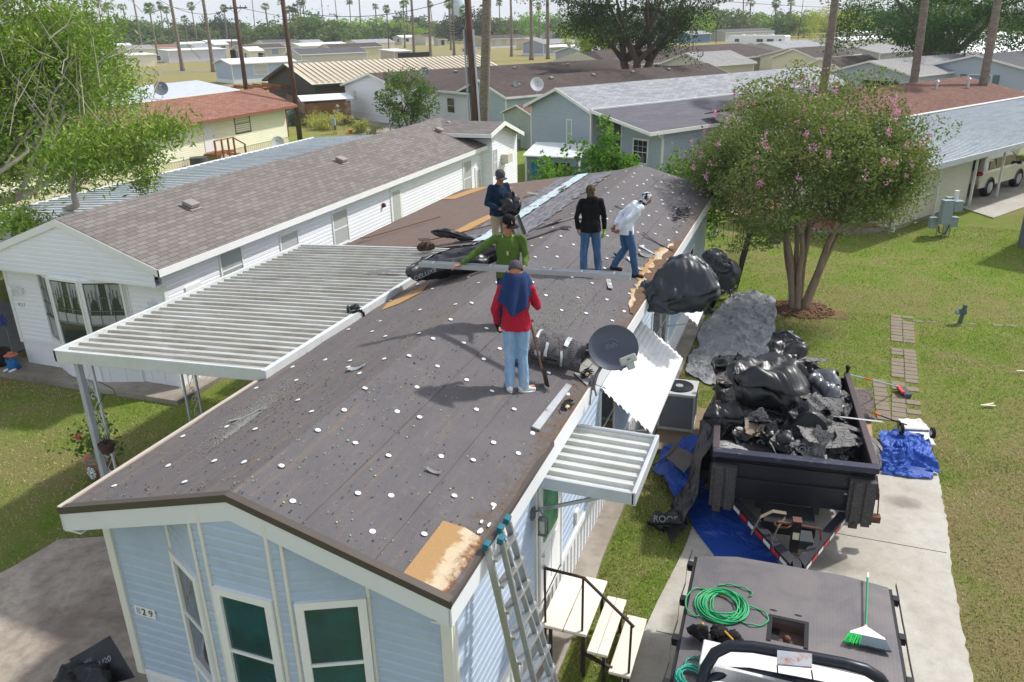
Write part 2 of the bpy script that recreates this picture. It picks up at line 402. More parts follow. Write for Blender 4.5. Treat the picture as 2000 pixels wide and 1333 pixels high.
# ------------------------------------------------------------------ wall / roof helpers
def clip(poly, lo, hi):
    def cut(P, z, keep):
        o = []
        for i in range(len(P)):
            a, b = P[i], P[(i+1) % len(P)]; ia, ib = keep(a[1]), keep(b[1])
            if ia: o.append(a)
            if ia != ib:
                f = (z-a[1])/(b[1]-a[1]); o.append((a[0]+(b[0]-a[0])*f, z))
        return o
    P = cut(poly, lo, lambda q: q >= lo)
    return cut(P, hi, lambda q: q <= hi) if P else P
def lap(mb, poly, o, d, n, c=.125, out=.02):
    """lapped siding boards over the wall polygon (s along d, z up) with outward normal n"""
    o = Vector(o); d = Vector(d); n = Vector(n); z0 = min(p[1] for p in poly); z1 = max(p[1] for p in poly)
    z = z0
    while z < z1-1e-4:
        zz = min(z+c, z1); P = clip(poly, z, zz)
        if len(P) >= 3:
            zm = z+c*.66
            for lo_, hi_ in ((z, zm), (zm, zz)):
                Pp = clip(P, lo_, hi_) if hi_ > lo_ else []
                if len(Pp) >= 3: mb.poly([o + d*s + Vector((0,0,q)) + n*(out if q <= zm+1e-5 else out*max(0,1-(q-zm)/(c*.34))) for s, q in Pp])
            low = [p for p in P if abs(p[1]-z) < 1e-4]
            if len(low) >= 2:
                a = min(q[0] for q in low); b = max(q[0] for q in low)
                mb.poly([o+d*a+Vector((0,0,z)), o+d*b+Vector((0,0,z)), o+d*b+Vector((0,0,z))+n*out, o+d*a+Vector((0,0,z))+n*out])
        z = zz
def ribs(mb, o, d, up, W_, H_, pitch=.2, w=.03, h=.02, n=None):
    """raised vertical ribs on a flat sheet"""
    o = Vector(o); d = Vector(d).normalized(); up = Vector(up).normalized(); n = Vector(n) if n is not None else d.cross(up)
    mb.poly([o, o+d*W_, o+d*W_+up*H_, o+up*H_])
    s = pitch/2
    while s < W_:
        a = o+d*s; p = [a-d*w, a-d*w*.4+n*h, a+d*w*.4+n*h, a+d*w]
        q = [x+up*H_ for x in p]
        for i in range(3): mb.poly([p[i]+n*.001, p[i+1]+n*.001, q[i+1]+n*.001, q[i]+n*.001])
        s += pitch
glass_dark = glassm('dark_glass'); glass_teal = glassm('teal_blind_glass', sr(10,62,68), .12); glass_cur = glassm('curtain_glass', curtain=sr(176,182,178))
glass_bl = glassm('blue_blind_glass', curtain=sr(140,160,186)); glass_wh = glassm('white_blind_glass', curtain=sr(205,205,205)); glass_gr = glassm('green_glass', sr(96,150,118), .1)
glass_tan = glassm('tan_blind_glass', curtain=sr(186,170,150))
GL = dict(d=glass_dark, t=glass_teal, c=glass_cur, b=glass_bl, w=glass_wh, g=glass_gr, n=glass_tan)
def window(par, o, d, n, s, z, w, h, gl='d', fr=None, fw=.06, rail=True, grid=0, world=True, name='window', dep=.035):
    """frame proud of the wall with a recessed pane: window > pane"""
    o = Vector(o); d = Vector(d); n = Vector(n); fr = fr or trimw
    P = lambda a, b, k=0: o + d*(s+a) + Vector((0,0,z+b)) + n*k
    m = MB(); m.beam(P(-fw/2, h/2, dep/2), P(-fw/2+1e-4, h/2, dep/2), .01) if False else None
    def bar(a0,b0,a1,b1,k0=0.0,k1=dep):
        q = [P(a0,b0,k0),P(a1,b0,k0),P(a1,b1,k0),P(a0,b1,k0)]; m.ext(q, n*(k1-k0))
    bar(-fw,-fw,0,h+fw); bar(w,-fw,w+fw,h+fw); bar(0,h,w,h+fw); bar(0,-fw,w,0,0,dep*1.3)
    if rail: bar(0,h*.46,w,h*.46+.035,0,dep*.75)
    for g_ in range(1, grid): bar(w*g_/grid-.008,0,w*g_/grid+.008,h*.46,0,.024); bar(w*g_/grid-.008,h*.46+.035,w*g_/grid+.008,h,0,.024)
    if grid: bar(0,h*.73,w,h*.73+.016,0,.0235)
    f = put(name, m, fr, par, world)
    g = MB(); g.poly([P(0,0,.018),P(w,0,.018),P(w,h,.018),P(0,h,.018)])
    put('pane', g, GL[gl], f, world); return f
def vent(par, x, y, z, sl, world=True, m=None):
    """low roof vent on a slope sl (tuple rotation matrix)"""
    g = MB(); g.obox((x,y,z+.02), (.42,.42,.02), sl); c = Vector((x,y,z)) + sl @ Vector((0,0,.10)); g.obox(c, (.30,.34,.10), sl)
    return put('roof_vent', g, m or pbr('vent_metal', sr(150,142,136), .6, .2), par, world, bevel=.015)
def dish(name, label, loc, az, el, rad, col, parent=None, group=None, post=.5):
    t = thing(name, label, 'satellite dish', loc, 0, group); base = Vector(loc)
    D = Vector((math.sin(az)*math.cos(el), math.cos(az)*math.cos(el), math.sin(el)))
    c = base + Vector((0,0,post+rad*.6)); q = D.to_track_quat('Z', 'Y').to_matrix()
    m = MB(); prof = [(rad*f, rad*.22*f*f) for f in (.02,.25,.5,.75,1)] + [(rad*1.02, rad*.22), (rad*1.0, rad*.2), (rad*.7,rad*.08), (.02,-.015)]
    m.lathe(prof, c, q @ Matrix.Diagonal((1,1.1,1)), 28); put('reflector', m, col, t, smooth=True)
    m = MB(); m.tube([base, base+Vector((0,0,post*.6)), c - D*.06], .022, 8); m.tube([c+q@Vector((0,-rad,0)), c+D*rad*1.1], .014, 6); m.obox(base+Vector((0,0,.01)), (.16,.16,.02)); put('mast', m, alum, t)
    m = MB(); m.obox(c+D*rad*1.12, (.16,.08,.09), q); put('receiver', m, pbr('dish_grey', sr(170,172,168), .5), t, bevel=.01)
    return t
def house(name, label, cat='mobile home', loc=(0,0,0), rz=0.0, L=15, D=5, ze=3.0, zr=3.8, wm=None, rm=None, tm=None, ov=.28, ovg=.3,
          wins=(), lapped=False, skirt=None, group=None, fas=.16, vents=0, ridge=None, hipped=0.0, flat=False, doors=()):
    """local frame: x along the ridge 0..L, y across 0..D (front y=0); windows (face, s, z, w, h, glass)"""
    t = thing(name, label, cat, loc, rz, group); tm = tm or trimw; ry = D/2 if ridge is None else ridge
    zw = ze-.05; zb = .6 if skirt else 0.0
    g0 = [(0,zb),(D,zb),(D,zw),(ry,zr-.05),(0,zw)] if not flat else [(0,zb),(D,zb),(D,zr-.05),(0,zw)]
    rect = [(0,zb),(L,zb),(L,zw),(0,zw)]
    m = MB(); f4 = [((0,0,0),(1,0,0),(0,-1,0),rect), ((L,D,0),(-1,0,0),(0,1,0),rect if not flat else [(0,zb),(L,zb),(L,zr-.05),(0,zr-.05)]),
          ((L,0,0),(0,1,0),(1,0,0),g0), ((0,0,0),(0,1,0),(-1,0,0),g0)]
    for o, d, n, P in f4:
        if lapped: lap(m, P, o, d, n)
        else: m.poly([Vector(o)+Vector(d)*s+Vector((0,0,q)) for s, q in P])
    if lapped: m.poly([(0,0,zw),(L,0,zw),(L,D,zw),(0,D,zw)])
    put('wall', m, wm, t, False)
    if skirt:
        m = MB()
        for o, d, n, P in f4:
            ln = L if abs(d[0]) > .5 else D; q = Vector(o)-Vector(n)*.01
            ribs(m, q, d, (0,0,1), ln, zb, .22, .03, .015, Vector(n))
        put('skirting', m, skirt, t, False)
    m = MB(); th = .05
    def slabp(P): 
        m.ext(P, (0,0,-th))
    yl, yr = -ov, D+ov
    if flat: slabp([(-ovg,yl,ze-(zr-ze)/D*ov),(L+ovg,yl,ze-(zr-ze)/D*ov),(L+ovg,yr,zr+(zr-ze)/D*ov),(-ovg,yr,zr+(zr-ze)/D*ov)])
    else:
        s1 = (zr-ze)/ry; s2 = (zr-ze)/(D-ry); h = hipped
        A = (-ovg,yl,ze-s1*ov); B = (L+ovg,yl,ze-s1*ov); Cc = (L+ovg,yr,ze-s2*ov); Dd = (-ovg,yr,ze-s2*ov); E1 = (-ovg+h,ry,zr); E2 = (L+ovg-h,ry,zr)
        slabp([A,B,E2,E1]); slabp([E1,E2,Cc,Dd])
        if h: slabp([B,Cc,E2]); slabp([Dd,A,E1])
    rf = put('roof', m, rm, t, False)
    for k in range(vents):
        a = math.atan2(zr-ze, ry); x = L*(.15+.7*(k+.5)/vents); vy = ry*.72
        mm = MB(); mm.obox((x,vy,ze+(zr-ze)*vy/ry+.09), (.3,.3,.12), Matrix.Rotation(a,3,'X')); put('roof_vent', mm, pbr('vent_metal', sr(150,142,136), .6, .2), rf, False)
    m = MB()
    if flat: 
        m.ext([(-ovg,yl-.02,ze-.02),(L+ovg,yl-.02,ze-.02),(L+ovg,yl-.02,ze-fas-.02),(-ovg,yl-.02,ze-fas-.02)], (0,.03,0))
        for x in (-ovg-.03, L+ovg): m.ext([(x,yl,ze+.01),(x,yr,zr+.03),(x,yr,zr-fas),(x,yl,ze-fas)], (.03,0,0))
    else:
        m.box(-ovg,yl-.03,ze-s1*ov-fas,L+ovg,yl-.003,ze-s1*ov+.004); m.box(-ovg,yr+.003,ze-s2*ov-fas,L+ovg,yr+.03,ze-s2*ov+.004)
        if not hipped:
            for x in (-ovg-.032, L+ovg+.002):
                m.ext([(x,yl,ze-s1*ov+.006),(x,ry,zr+.006),(x,ry,zr-fas),(x,yl,ze-s1*ov-fas)], (.03,0,0))
                m.ext([(x,ry+.001,zr+.006),(x,yr,ze-s2*ov+.006),(x,yr,ze-s2*ov-fas),(x,ry+.001,zr-fas)], (.03,0,0))
    for x, y in ((0,0),(L,0),(0,D),(L,D)): m.box(x-.05,y-.05,zb,x+.05,y+.05,zw-.1)
    put('fascia', m, tm, t, False)
    FN = dict(f=((0,0,0),(1,0,0),(0,-1,0)), b=((L,D,0),(-1,0,0),(0,1,0)), g=((0,0,0),(0,1,0),(-1,0,0)), h=((L,0,0),(0,1,0),(1,0,0)))
    for w in wins:
        o, d, n = FN[w[0]]; gl = w[5] if len(w) > 5 else 'd'
        if gl in 'DGH':
            mm = MB(); o_ = Vector(o)+Vector(d)*w[1]+Vector((0,0,w[2])); D_ = Vector(d); N_ = Vector(n)
            if gl == 'G':
                for k in range(4): mm.ext([o_+Vector((0,0,w[4]*k/4)), o_+D_*w[3]+Vector((0,0,w[4]*k/4)), o_+D_*w[3]+Vector((0,0,w[4]*(k+1)/4-.03)), o_+Vector((0,0,w[4]*(k+1)/4-.03))], N_*.04)
                put('garage_door', mm, trimw, t, False)
            elif gl == 'H':
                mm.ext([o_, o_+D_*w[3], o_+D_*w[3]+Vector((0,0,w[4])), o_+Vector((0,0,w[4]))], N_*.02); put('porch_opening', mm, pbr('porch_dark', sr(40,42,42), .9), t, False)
            else:
                mm.ext([o_, o_+D_*w[3], o_+D_*w[3]+Vector((0,0,w[4])), o_+Vector((0,0,w[4]))], N_*.05); dd = put('door', mm, trimw, t, False)
                mm = MB(); mm.ell(o_+D_*w[3]*.85+Vector((0,0,w[4]*.45))+N_*.08, .04,.04,.04); put('handle', mm, alum, dd, False)
        else: window(t, o, d, n, *w[1:5], gl, w[6] if len(w) > 6 else None, .07, True, w[7] if len(w) > 7 else 0, False)
    return t
# ------------------------------------------------------------------ the blue house being re-roofed
XL, XR, XC, YF, YB, ZE, ZR = -7.1, -2.55, -4.83, 5.1, 24.36, 3.3, 3.93
SLR = (ZR-ZE)/(XR-XC); SLL = (ZR-ZE)/(XC-XL)
def roof_z(x, y=0):
    m_ = ZE+SLL*(x-XL) if x < XC else ZE+SLR*(XR-x)
    if y > 15.5 and x < XC: m_ = max(m_, 2.85+.165*(x+10.85)) if x < -5.3 else m_
    return m_
blue_h = thing('mobile_home', 'pale blue mobile home with dark felt roof stripped of shingles, workers standing on it', 'mobile home', (XC, 5.47, 0))
blue_v = pbr('pale_blue_vinyl', sr(180,195,214), .5, var=.05, vs=1.3, c2=sr(166,181,200), lo=.5, hi=.8)
def topz(x): return roof_z(x)-.07
A_, B_, B2_, C_, D_, E_ = (-6.05,5.47), (-5.38,5.14), (-5.22,5.11), (-4.44,5.11), (-4.30,5.14), (-3.61,5.47)
bay = [(-6.93,5.47), A_, B_, B2_, C_, D_, E_, (-2.75,5.47)]
m = MB()
for (p, q) in zip(bay, bay[1:]):
    d = Vector((q[0]-p[0], q[1]-p[1], 0)); ln = d.length; d.normalize(); n = Vector((d.y, -d.x, 0))
    P = [(0,.8),(ln,.8),(ln,topz(q[0]))]; 
    if p[0] < XC < q[0]: P.append((XC-p[0], topz(XC)))
    P.append((0,topz(p[0])))
    lap(m, P, (p[0],p[1],0), d, n, .125, .02)
lap(m, [(0,.8),(18.6,.8),(18.6,3.22),(0,3.22)], (-2.75,5.47,0), (0,1,0), (1,0,0), .125, .02)
lap(m, [(0,.8),(10.2,.8),(10.2,3.2),(0,3.2)], (-6.93,5.47+10.2,0), (0,-1,0), (-1,0,0), .105, .015)
lap(m, [(0,.8),(7.8,.8),(7.8,3.2),(5.6,3.8),(3,3.25),(0,2.7)][:2]+[(7.8,3.2),(5.75,3.85),(0,2.75)], (-10.55,24.1,0), (1,0,0), (0,1,0), .12)
lap(m, [(0,.8),(8.4,.8),(8.4,2.75),(0,2.75)], (-10.55,24.1,0), (0,-1,0), (-1,0,0), .12)
put('wall', m, blue_v, blue_h)
for q in [(p[0]-.0175, p[1]-.035, .78, p[0]+.0175, p[1]+.01, topz(p[0])-.02) for p in (A_,B_,B2_,C_,D_,E_)]+[(-2.755,23.98,.78,-2.715,24.08,3.2),(-2.75,7.95,.8,-2.71,8.01,2.95),(-2.75,9.03,.8,-2.71,9.09,2.95)]: put('corner_trim', MB().box(*q), trimc, blue_h)
put('corner_trim', MB().box(-2.83,5.43,.78,-2.715,5.47,3.2).box(-2.755,5.4705,.78,-2.71,5.56,3.2), trimc, blue_h); put('corner_trim', MB().box(-6.98,5.42,.78,-6.88,5.48,3.2), trimc, blue_h)
m = MB(); sk_poly = [(p[0],p[1]) for p in bay]
for (p, q) in zip(sk_poly, sk_poly[1:]):
    d = Vector((q[0]-p[0], q[1]-p[1], 0)); n = Vector((d.y,-d.x,0)).normalized()
    ribs(m, Vector((p[0],p[1],0))+n*-.015, d, (0,0,1), d.length, .8, .19, .03, .018, n)
ribs(m, (-2.765,5.47,0), (0,1,0), (0,0,1), 18.6, .8, .19, .03, .018, (1,0,0))
ribs(m, (-6.9,5.47,0), (0,1,0), (0,0,1), 10.2, .8, .19, .03, .018, (-1,0,0))
put('skirting', m, white, blue_h)
m = MB(); m.box(-2.75,5.45,.76,-2.70,24.05,.86)
for (p, q) in zip(sk_poly, sk_poly[1:]): m.beam((p[0],p[1]-.012,.8),(q[0],q[1]-.012,.8),.04,.07)
put('skirting_rail', m, trimw, blue_h)
for (p, q), gl in zip(((A_,B_),(B2_,C_),(D_,E_)), 'dtt'):
    d = Vector((q[0]-p[0], q[1]-p[1], 0)); ln = d.length; d.normalize(); n = Vector((d.y,-d.x,0))
    window(blue_h, Vector((p[0],p[1],0))+n*.012, d, n, .12, 1.36, ln-.24, 1.36, gl, trimw, .085, True, 0, True, 'window', .05)
for y, w, z0, h_ in ((11.25,.95,1.15,1.35),(15.6,.95,1.0,1.35),(16.75,.6,1.0,1.35),(20.6,.9,1.1,1.2)):
    window(blue_h, (-2.74,0,0), (0,1,0), (1,0,0), y, z0, w, h_, 'd', trimw, .05)
# side door, lamp, outlet
m = MB(); m.box(-2.745,8.05,.82,-2.70,8.97,2.82); dr = put('door', m, trimw, blue_h)
m = MB(); m.box(-2.70,8.2,1.75,-2.685,8.8,2.62); put('pane', m, glass_gr, dr)
m = MB()
for y in (8.2,8.53): m.box(-2.70,y,.98,-2.688,y+.26,1.6)
m.box(-2.71,8.03,.82,-2.68,8.05,2.84); m.box(-2.71,8.97,.82,-2.68,9.0,2.84); put('door_panel', m, white, dr)
m = MB(); m.ell((-2.66,8.13,1.42),.035,.035,.035); m.ell((-2.67,8.13,1.6),.02,.03,.03); put('handle', m, alum, dr)
m = MB(); m.box(-2.72,7.78,2.36,-2.69,7.88,2.50); m.tube([(-2.7,7.83,2.45),(-2.62,7.83,2.5),(-2.58,7.83,2.44)],.012,6); m.cyl((-2.58,7.83),.07,2.38,2.42,6,.02); m.box(-2.63,7.78,2.18,-2.615,7.795,2.38); m.box(-2.545,7.78,2.18,-2.53,7.795,2.38); m.box(-2.63,7.865,2.18,-2.615,7.88,2.38); m.box(-2.545,7.865,2.18,-2.53,7.88,2.38); m.box(-2.635,7.775,2.16,-2.525,7.885,2.18)
lm = put('wall_lamp', m, pbr('lamp_pewter', sr(120,120,122), .5, .4), blue_h)
m = MB(); m.box(-2.612,7.797,2.18,-2.547,7.863,2.36); put('lamp_glass', m, glassm('lamp_glass', sr(190,186,170), .3), lm)
m = MB(); m.box(-2.735,9.78,.98,-2.69,9.92,1.2); put('outlet', m, trimc, blue_h)
# roof felt laid in rolls along the house, each higher roll lapping the lower one
def felt_mat():
    t = NT('roof_felt'); v = t.map('Object'); st = t.map('Object', (6,.35,1)); s = t.n('ShaderNodeSeparateXYZ'); t.L(v, s.inputs[0])
    a = t.noise(v, 1.1, 7, .7, .4); b = t.noise(st, 2.2, 7, .72, .2); c = t.noise(v, 26, 5, .75); d = t.noise(v, 7, 7, .75, .6); mic = t.noise(v, 140, 2, .5)
    x = t.mix(a, sr(84,81,84), sr(110,106,108))
    lf = t.n('ShaderNodeMath', operation='LESS_THAN'); t.L(s.outputs[0], lf.inputs[0]); lf.inputs[1].default_value = 0.0
    x = t.mix(t.math('MULTIPLY', lf.outputs[0], t.ramp(b, .42, .62, (.1,.1,.1,1), (.8,.8,.8,1))), x, sr(112,102,96))
    add = t.n('ShaderNodeMath', operation='LESS_THAN'); t.L(s.outputs[0], add.inputs[0]); add.inputs[1].default_value = -2.2
    x = t.mix(t.math('MULTIPLY', add.outputs[0], t.ramp(d, .46, .62)), x, sr(122,104,84))
    x = t.mix(t.math('MULTIPLY', t.ramp(b, .54, .68), .6), x, sr(122,108,92)); x = t.mix(t.ramp(c, .65, .74), x, sr(150,130,100))
    x = t.mix(t.math('MULTIPLY', t.ramp(d, .58, .72), .35), x, sr(146,142,138))
    # rot and leaf dirt collected along the eave (local x beyond 1.9 m from the ridge)
    e = t.math('ADD', t.math('MULTIPLY', t.math('SUBTRACT', s.outputs[0], 1.72), 1.1), t.math('MULTIPLY', t.math('SUBTRACT', d, .5), 2.2))
    x = t.mix(t.ramp(e, .36, .6), x, t.mix(c, sr(66,58,54), sr(118,102,90)))
    e2 = t.math('ADD', t.math('MULTIPLY', t.math('SUBTRACT', -1.95, s.outputs[0]), 1.2), t.math('MULTIPLY', t.math('SUBTRACT', d, .5), 1.6))
    x = t.mix(t.math('MULTIPLY', t.ramp(e2, .3, .6), .4), x, sr(118,90,74))
    x = t.mix(1.0, x, t.ramp(mic, .3, .7, (.88,.88,.88,1), (1.1,1.1,1.1,1)), 'MULTIPLY')
    t.col(x); wr = t.noise(t.map('Object', (1,.25,1), (0,0,.5)), 5, 3, .5, 1.5); t.bump(t.math('ADD', mic, t.math('ADD', t.math('MULTIPLY', a, 2), t.math('MULTIPLY', wr, 2.5))), .5, .012); return t.fin(.75, 0, .3)
felt = felt_mat()
m = MB()
def roll(xa, xb, ya, yb, side):
    n = max(2, int((yb-ya)/.25))
    if True:
        za, zb = roof_z(xa)-.0, roof_z(xb)
        lo, hi = (xa, xb) if roof_z(xa) < roof_z(xb) else (xb, xa)
        b = []
        for k in range(n+1):
            y = ya+(yb-ya)*k/n; e = .020*noise.noise(Vector((xa*3, y*1.7, side)))
            b.append((Vector((lo, y, roof_z(lo)+.012+max(e,-.004))), Vector(((lo+hi)/2, y, roof_z((lo+hi)/2)+.006+.6*max(e,-.004))), Vector((hi, y, roof_z(hi)))))
        for (p, p1, p2), (q, q1, q2) in zip(b, b[1:]):
            m.poly([p, q, q1, p1]); m.poly([p1, q1, q2, p2]); m.poly([p, q, Vector((lo, q.y, roof_z(lo)-.01)), Vector((lo, p.y, roof_z(lo)-.01))])
for i in range(3):
    w = (XR-XC)/3; roll(XR-w*i, XR-w*(i+1), YF, 13.1+.9*i, 1); roll(XR-w*i-.0, XR-w*(i+1), 13.1+.9*i, YB, 1.5)
    w = (XC-XL)/3; roll(XL+w*i, XL+w*(i+1), YF, YB if i > 1 else (15.6 if i == 0 else YB), -1)
roof = put('roof', m, felt, blue_h)
m = MB(); m.ext([(XL,YF,ZE-.02),(XC,YF,ZR-.02),(XR,YF,ZE-.02),(XR,YF,ZE-.07),(XC,YF,ZR-.07),(XL,YF,ZE-.07)], (0,YB-YF,0)); put('roof_deck', m, pbr('osb_wood', sr(186,148,98), .85, var=.16, vs=14, c2=sr(160,118,76), bump=.3), blue_h)
osb = MT['osb_wood']
def rotboard():
    t = NT('rotting_board'); v = t.map('Object'); s_ = t.n('ShaderNodeSeparateXYZ'); t.L(v, s_.inputs[0]); a = t.noise(v, 7, 7, .75, .4); b = t.noise(v, 60, 4, .7); c = t.noise(v, 14, 6, .8)
    x = t.mix(b, sr(150,116,76), sr(180,148,104)); e = t.math('ADD', t.math('MULTIPLY', t.math('SUBTRACT', s_.outputs[0], 1.95), 2.2), t.math('SUBTRACT', a, .5))
    x = t.mix(t.ramp(e, .12, .26), x, t.mix(c, sr(176,150,114), sr(212,200,176))); x = t.mix(t.ramp(e, .42, .62), x, t.mix(b, sr(84,56,40), sr(150,104,74))); t.col(x); t.bump(t.math('ADD', b, a), .5, .01); return t.fin(.9, 0, .15)
rboard = rotboard()
m = MB(); m.grid(lambda u, v: Vector((-10.85+5.5*u, 15.55+(YB-15.55)*v, 2.85+.165*5.5*u+.02+.01*noise.noise(Vector((u*14,v*22,3))))), 30, 50)
m.ext([(-10.85,15.55,2.84),(-5.35,15.55,3.74),(-5.35,15.55,3.68),(-10.85,15.55,2.76)], (0,YB-15.55,0)); put('side_roof', m, felt, blue_h)
# drip edge and fascia
m = MB(); dk = pbr('drip_edge_brown', sr(92,84,78), .5, .3)
for x0, x1 in ((XL-.02, XC),(XC, XR+.02)):
    a = roof_z(x0 if x0 > XL else XL)+.012; b = roof_z(min(x1, XR))+.012
    m.ext([(x0,YF-.03,a),(x1,YF-.03,b),(x1,YF-.03,b-.075),(x0,YF-.03,a-.075)], (0,.022,0))
    m.ext([(x0,YF-.03,a+.001),(x1,YF-.03,b+.001),(x1,YF+.05,b+.004),(x0,YF+.05,a+.004)], (0,0,.004))
m.box(XR-.03,YF-.02,ZE+.016,XR+.03,8.1,ZE+.022); m.box(XR+.02,YF-.02,ZE-.04,XR+.028,8.1,ZE+.016)
put('drip_edge', m, dk, blue_h)
m = MB()
for x0, x1 in ((XL, XC-.0005),(XC, XR)):
    a, b = roof_z(x0)-.065, roof_z(x1)-.065
    m.ext([(x0,YF-.02,a),(x1,YF-.02,b),(x1,YF-.02,b-.215),(x0,YF-.02,a-.215)], (0,.025,0))
m.box(XR-.005,YF-.02,ZE-.27,XR+.02,YB,ZE-.03); m.box(XL-.02,YF-.02,ZE-.27,XL+.005,15.5,ZE-.03); m.box(XR-.2,YF,ZE-.29,XR-.006,YB,ZE-.27); m.box(XL+.006,YF,ZE-.29,XL+.2,15.5,ZE-.27)
m.box(-10.87,15.5,2.6,-10.845,YB,2.86); m.box(XL+.21,YF+.01,ZE-.29,XR-.21,YF+.36,ZE-.275) if False else None
m.ext([(XL+.2,YF+.01,ZE-.275),(XC,YF+.01,ZR-.275),(XR-.2,YF+.01,ZE-.275),(XR-.2,YF+.01,ZE-.29),(XC,YF+.01,ZR-.29),(XL+.2,YF+.01,ZE-.29)], (0,.34,0)) if False else None
put('fascia', m, fasc, blue_h)
m = MB(); m.box(XL-.015,YF-.03,ZE+.014,XL+.035,8.45,ZE+.04); put('eave_batten', m, pbr('pale_batten', sr(186,176,164), .8), blue_h)
m = MB(); m.ext([(-2.84,8.2,roof_z(-2.84)+.02),(-2.74,8.2,roof_z(-2.74)+.02),(-2.72,9.55,roof_z(-2.72)+.02),(-2.80,9.55,roof_z(-2.80)+.02)], (0,0,.03))
tag(put('metal_strip', m, alum), 'long grey metal edge strip lying along the roof edge beside the rolled shingles', 'metal strip')
# exposed sheathing (sheets 6 mm above the felt), ragged edges
def patch(name, pts, mat, h=.02, fz=None, lab=None):
    mm = MB(); top = [(x, y, (fz or roof_z)(x, y)+h) for x, y in pts]; mm.ext(top, (0,0,-.006)); return put(name, mm, mat, blue_h, label=lab)
def add_z(x, y): return 2.85+.165*(x+10.85)
patch('bare_board', [(-3.02,5.14),(-2.6,5.14),(-2.585,6.0),(-2.80,6.04),(-3.02,6.0)], rboard, .024, lab='bare orange sheathing patch at the front corner of the roof')
rot = pbr('rotten_board', sr(214,196,160), .9, var=.25, vs=9, c2=sr(110,70,42), lo=.5, hi=.6, bump=.5)
mm = MB(); blob(mm, -2.66, 6.08, .022, .05, 0, 16, .35); blob(mm, -2.70, 6.22, .012, .03, 0, 12, .35); blob(mm, -2.62, 6.22, .014, .035, 0, 12, .3); blob(mm, -2.68, 6.5, .01, .05, 0, 12, .3); mm.v = [(x,y,roof_z(x)+.03) for x,y,z_ in mm.v]; put('rot_stain', mm, pbr('peeled_white', sr(235,232,225), .8), blue_h)
rg = []
for k in range(34):
    y = 12.9+(17.7-12.9)*k/33; f = abs(math.sin(math.pi*k/33))**.6; rg.append((-2.62-.30*f*(.55+.75*random.random()), y))
patch('bare_board', [(-2.56,12.9)]+rg+[(-2.56,17.7)], rboard, .022, lab='ragged bare sheathing along the rotten roof edge')
rg = [(-2.56,12.8)] + [(-2.60-.17*(.4+.9*random.random())*abs(math.sin(math.pi*(k+.5)/30))**.4, 12.8+5.1*k/30) for k in range(31)] + [(-2.56,17.9)]
patch('rot_stain', rg, pbr('rot_brown', sr(120,92,72), .95, var=.35, vs=16, c2=sr(66,50,42), bump=.6), .03)
patch('bare_board', [(-6.72,11.45),(-6.5,11.7),(-6.35,12.3),(-6.5,12.95),(-6.66,12.5),(-6.85,11.9)], osb, .02)
patch('bare_board', [(-7.9,16.6),(-7.55,16.7),(-7.35,18.9),(-7.6,19.4),(-7.85,18.1)], osb, .035, add_z)
patch('bare_board', [(-10.8,22.6),(-10.2,22.4),(-9.7,24.2),(-10.3,24.3)], osb, .035, add_z)
patch('bare_board', [(-9.0,22.6),(-8.7,22.5),(-8.6,23.3),(-8.8,23.4)], osb, .035, add_z)
mem = pbr('blue_membrane', sr(186,202,206), .6, var=.1, vs=3, c2=sr(120,118,116), lo=.55, hi=.62)
q = [(-6.78+.07*noise.noise(Vector((0,k*.7,0))), 15.7+8.5*k/40) for k in range(41)] + [(-6.42+.10*noise.noise(Vector((5,k*.9,0))), 15.7+8.5*k/40) for k in range(40,-1,-1)]
patch('membrane_strip', q, mem, .06, add_z, 'pale blue strip bared where the side roof meets the main roof')
for (a, b, c, d, k) in ((-7.3,15.8,-6.8,24.0,1),(-6.38,15.7,-5.6,23.9,2)):
    q = [(a+.15*noise.noise(Vector((k,i*.8,0))), b+(d-b)*i/36) for i in range(37)] + [(c+.2*noise.noise(Vector((k+4,i*.8,0))), b+(d-b)*i/36) for i in range(36,-1,-1)]
    patch('torn_membrane', q, pbr('torn_membrane', sr(126,126,130), .55, var=.2, vs=2.5, c2=sr(84,80,80), lo=.45, hi=.55, sc=(3,.6,1)), .045, add_z)
# plastic cap nails
capm = pbr('white_plastic', sr(236,238,236), .5, var=.05)
base = MB(); base.lathe([(.001,.008),(.010,.008),(.030,.004),(.032,0)], n=14)
cme = mesh_from('cap_nail', base.v, base.f, capm, False); sp = []
for i, x in enumerate(np.linspace(XR-.22, XC+.12, 6)):
    y = 5.4 + (i*.37) % .7
    while y < YB-.1: sp.append((x+random.uniform(-.07,.07), y+random.uniform(-.12,.12))); y += random.choice((.55,.7,.85,1.1))
for i, x in enumerate(np.linspace(XL+.3, XC-.25, 4)):
    y = 5.3 + (i*.41) % .8
    while y < YB-.1:
        if not (x < -5.7 and y > 15.3): sp.append((x+random.uniform(-.1,.1), y+random.uniform(-.2,.2)))
        y += random.choice((.6,.9,1.3,1.6))
sp = [p for p in sp if not (p[0] > -3.05 and p[1] < 6.1)]; sp.sort(key=lambda p: p[1])
inv = PM[roof].inverted()
def cap_m(x, y):
    return Matrix.Translation(Vector((x,y,roof_z(x)+.016))) @ Matrix.Rotation((math.atan(SLR) if x > XC else -math.atan(SLL)), 4, 'Y') @ Matrix.Rotation(random.uniform(-.12,.12),4,'X')
rest = MB()
for i, (x, y) in enumerate(sp):
    if i < 98:
        o = bpy.data.objects.new('cap_nail', cme); COL.objects.link(o); o.parent = roof; PM[o] = PM[roof]; o.matrix_local = inv @ cap_m(x, y)
    else:
        M4 = cap_m(x, y); n = len(rest.v); rest.v += [tuple(M4 @ Vector(p)) for p in base.v]; rest.f += [tuple(n+i for i in f) for f in base.f]
o = put('cap_nail_scatter', rest, capm, roof); o['kind'] = 'stuff'
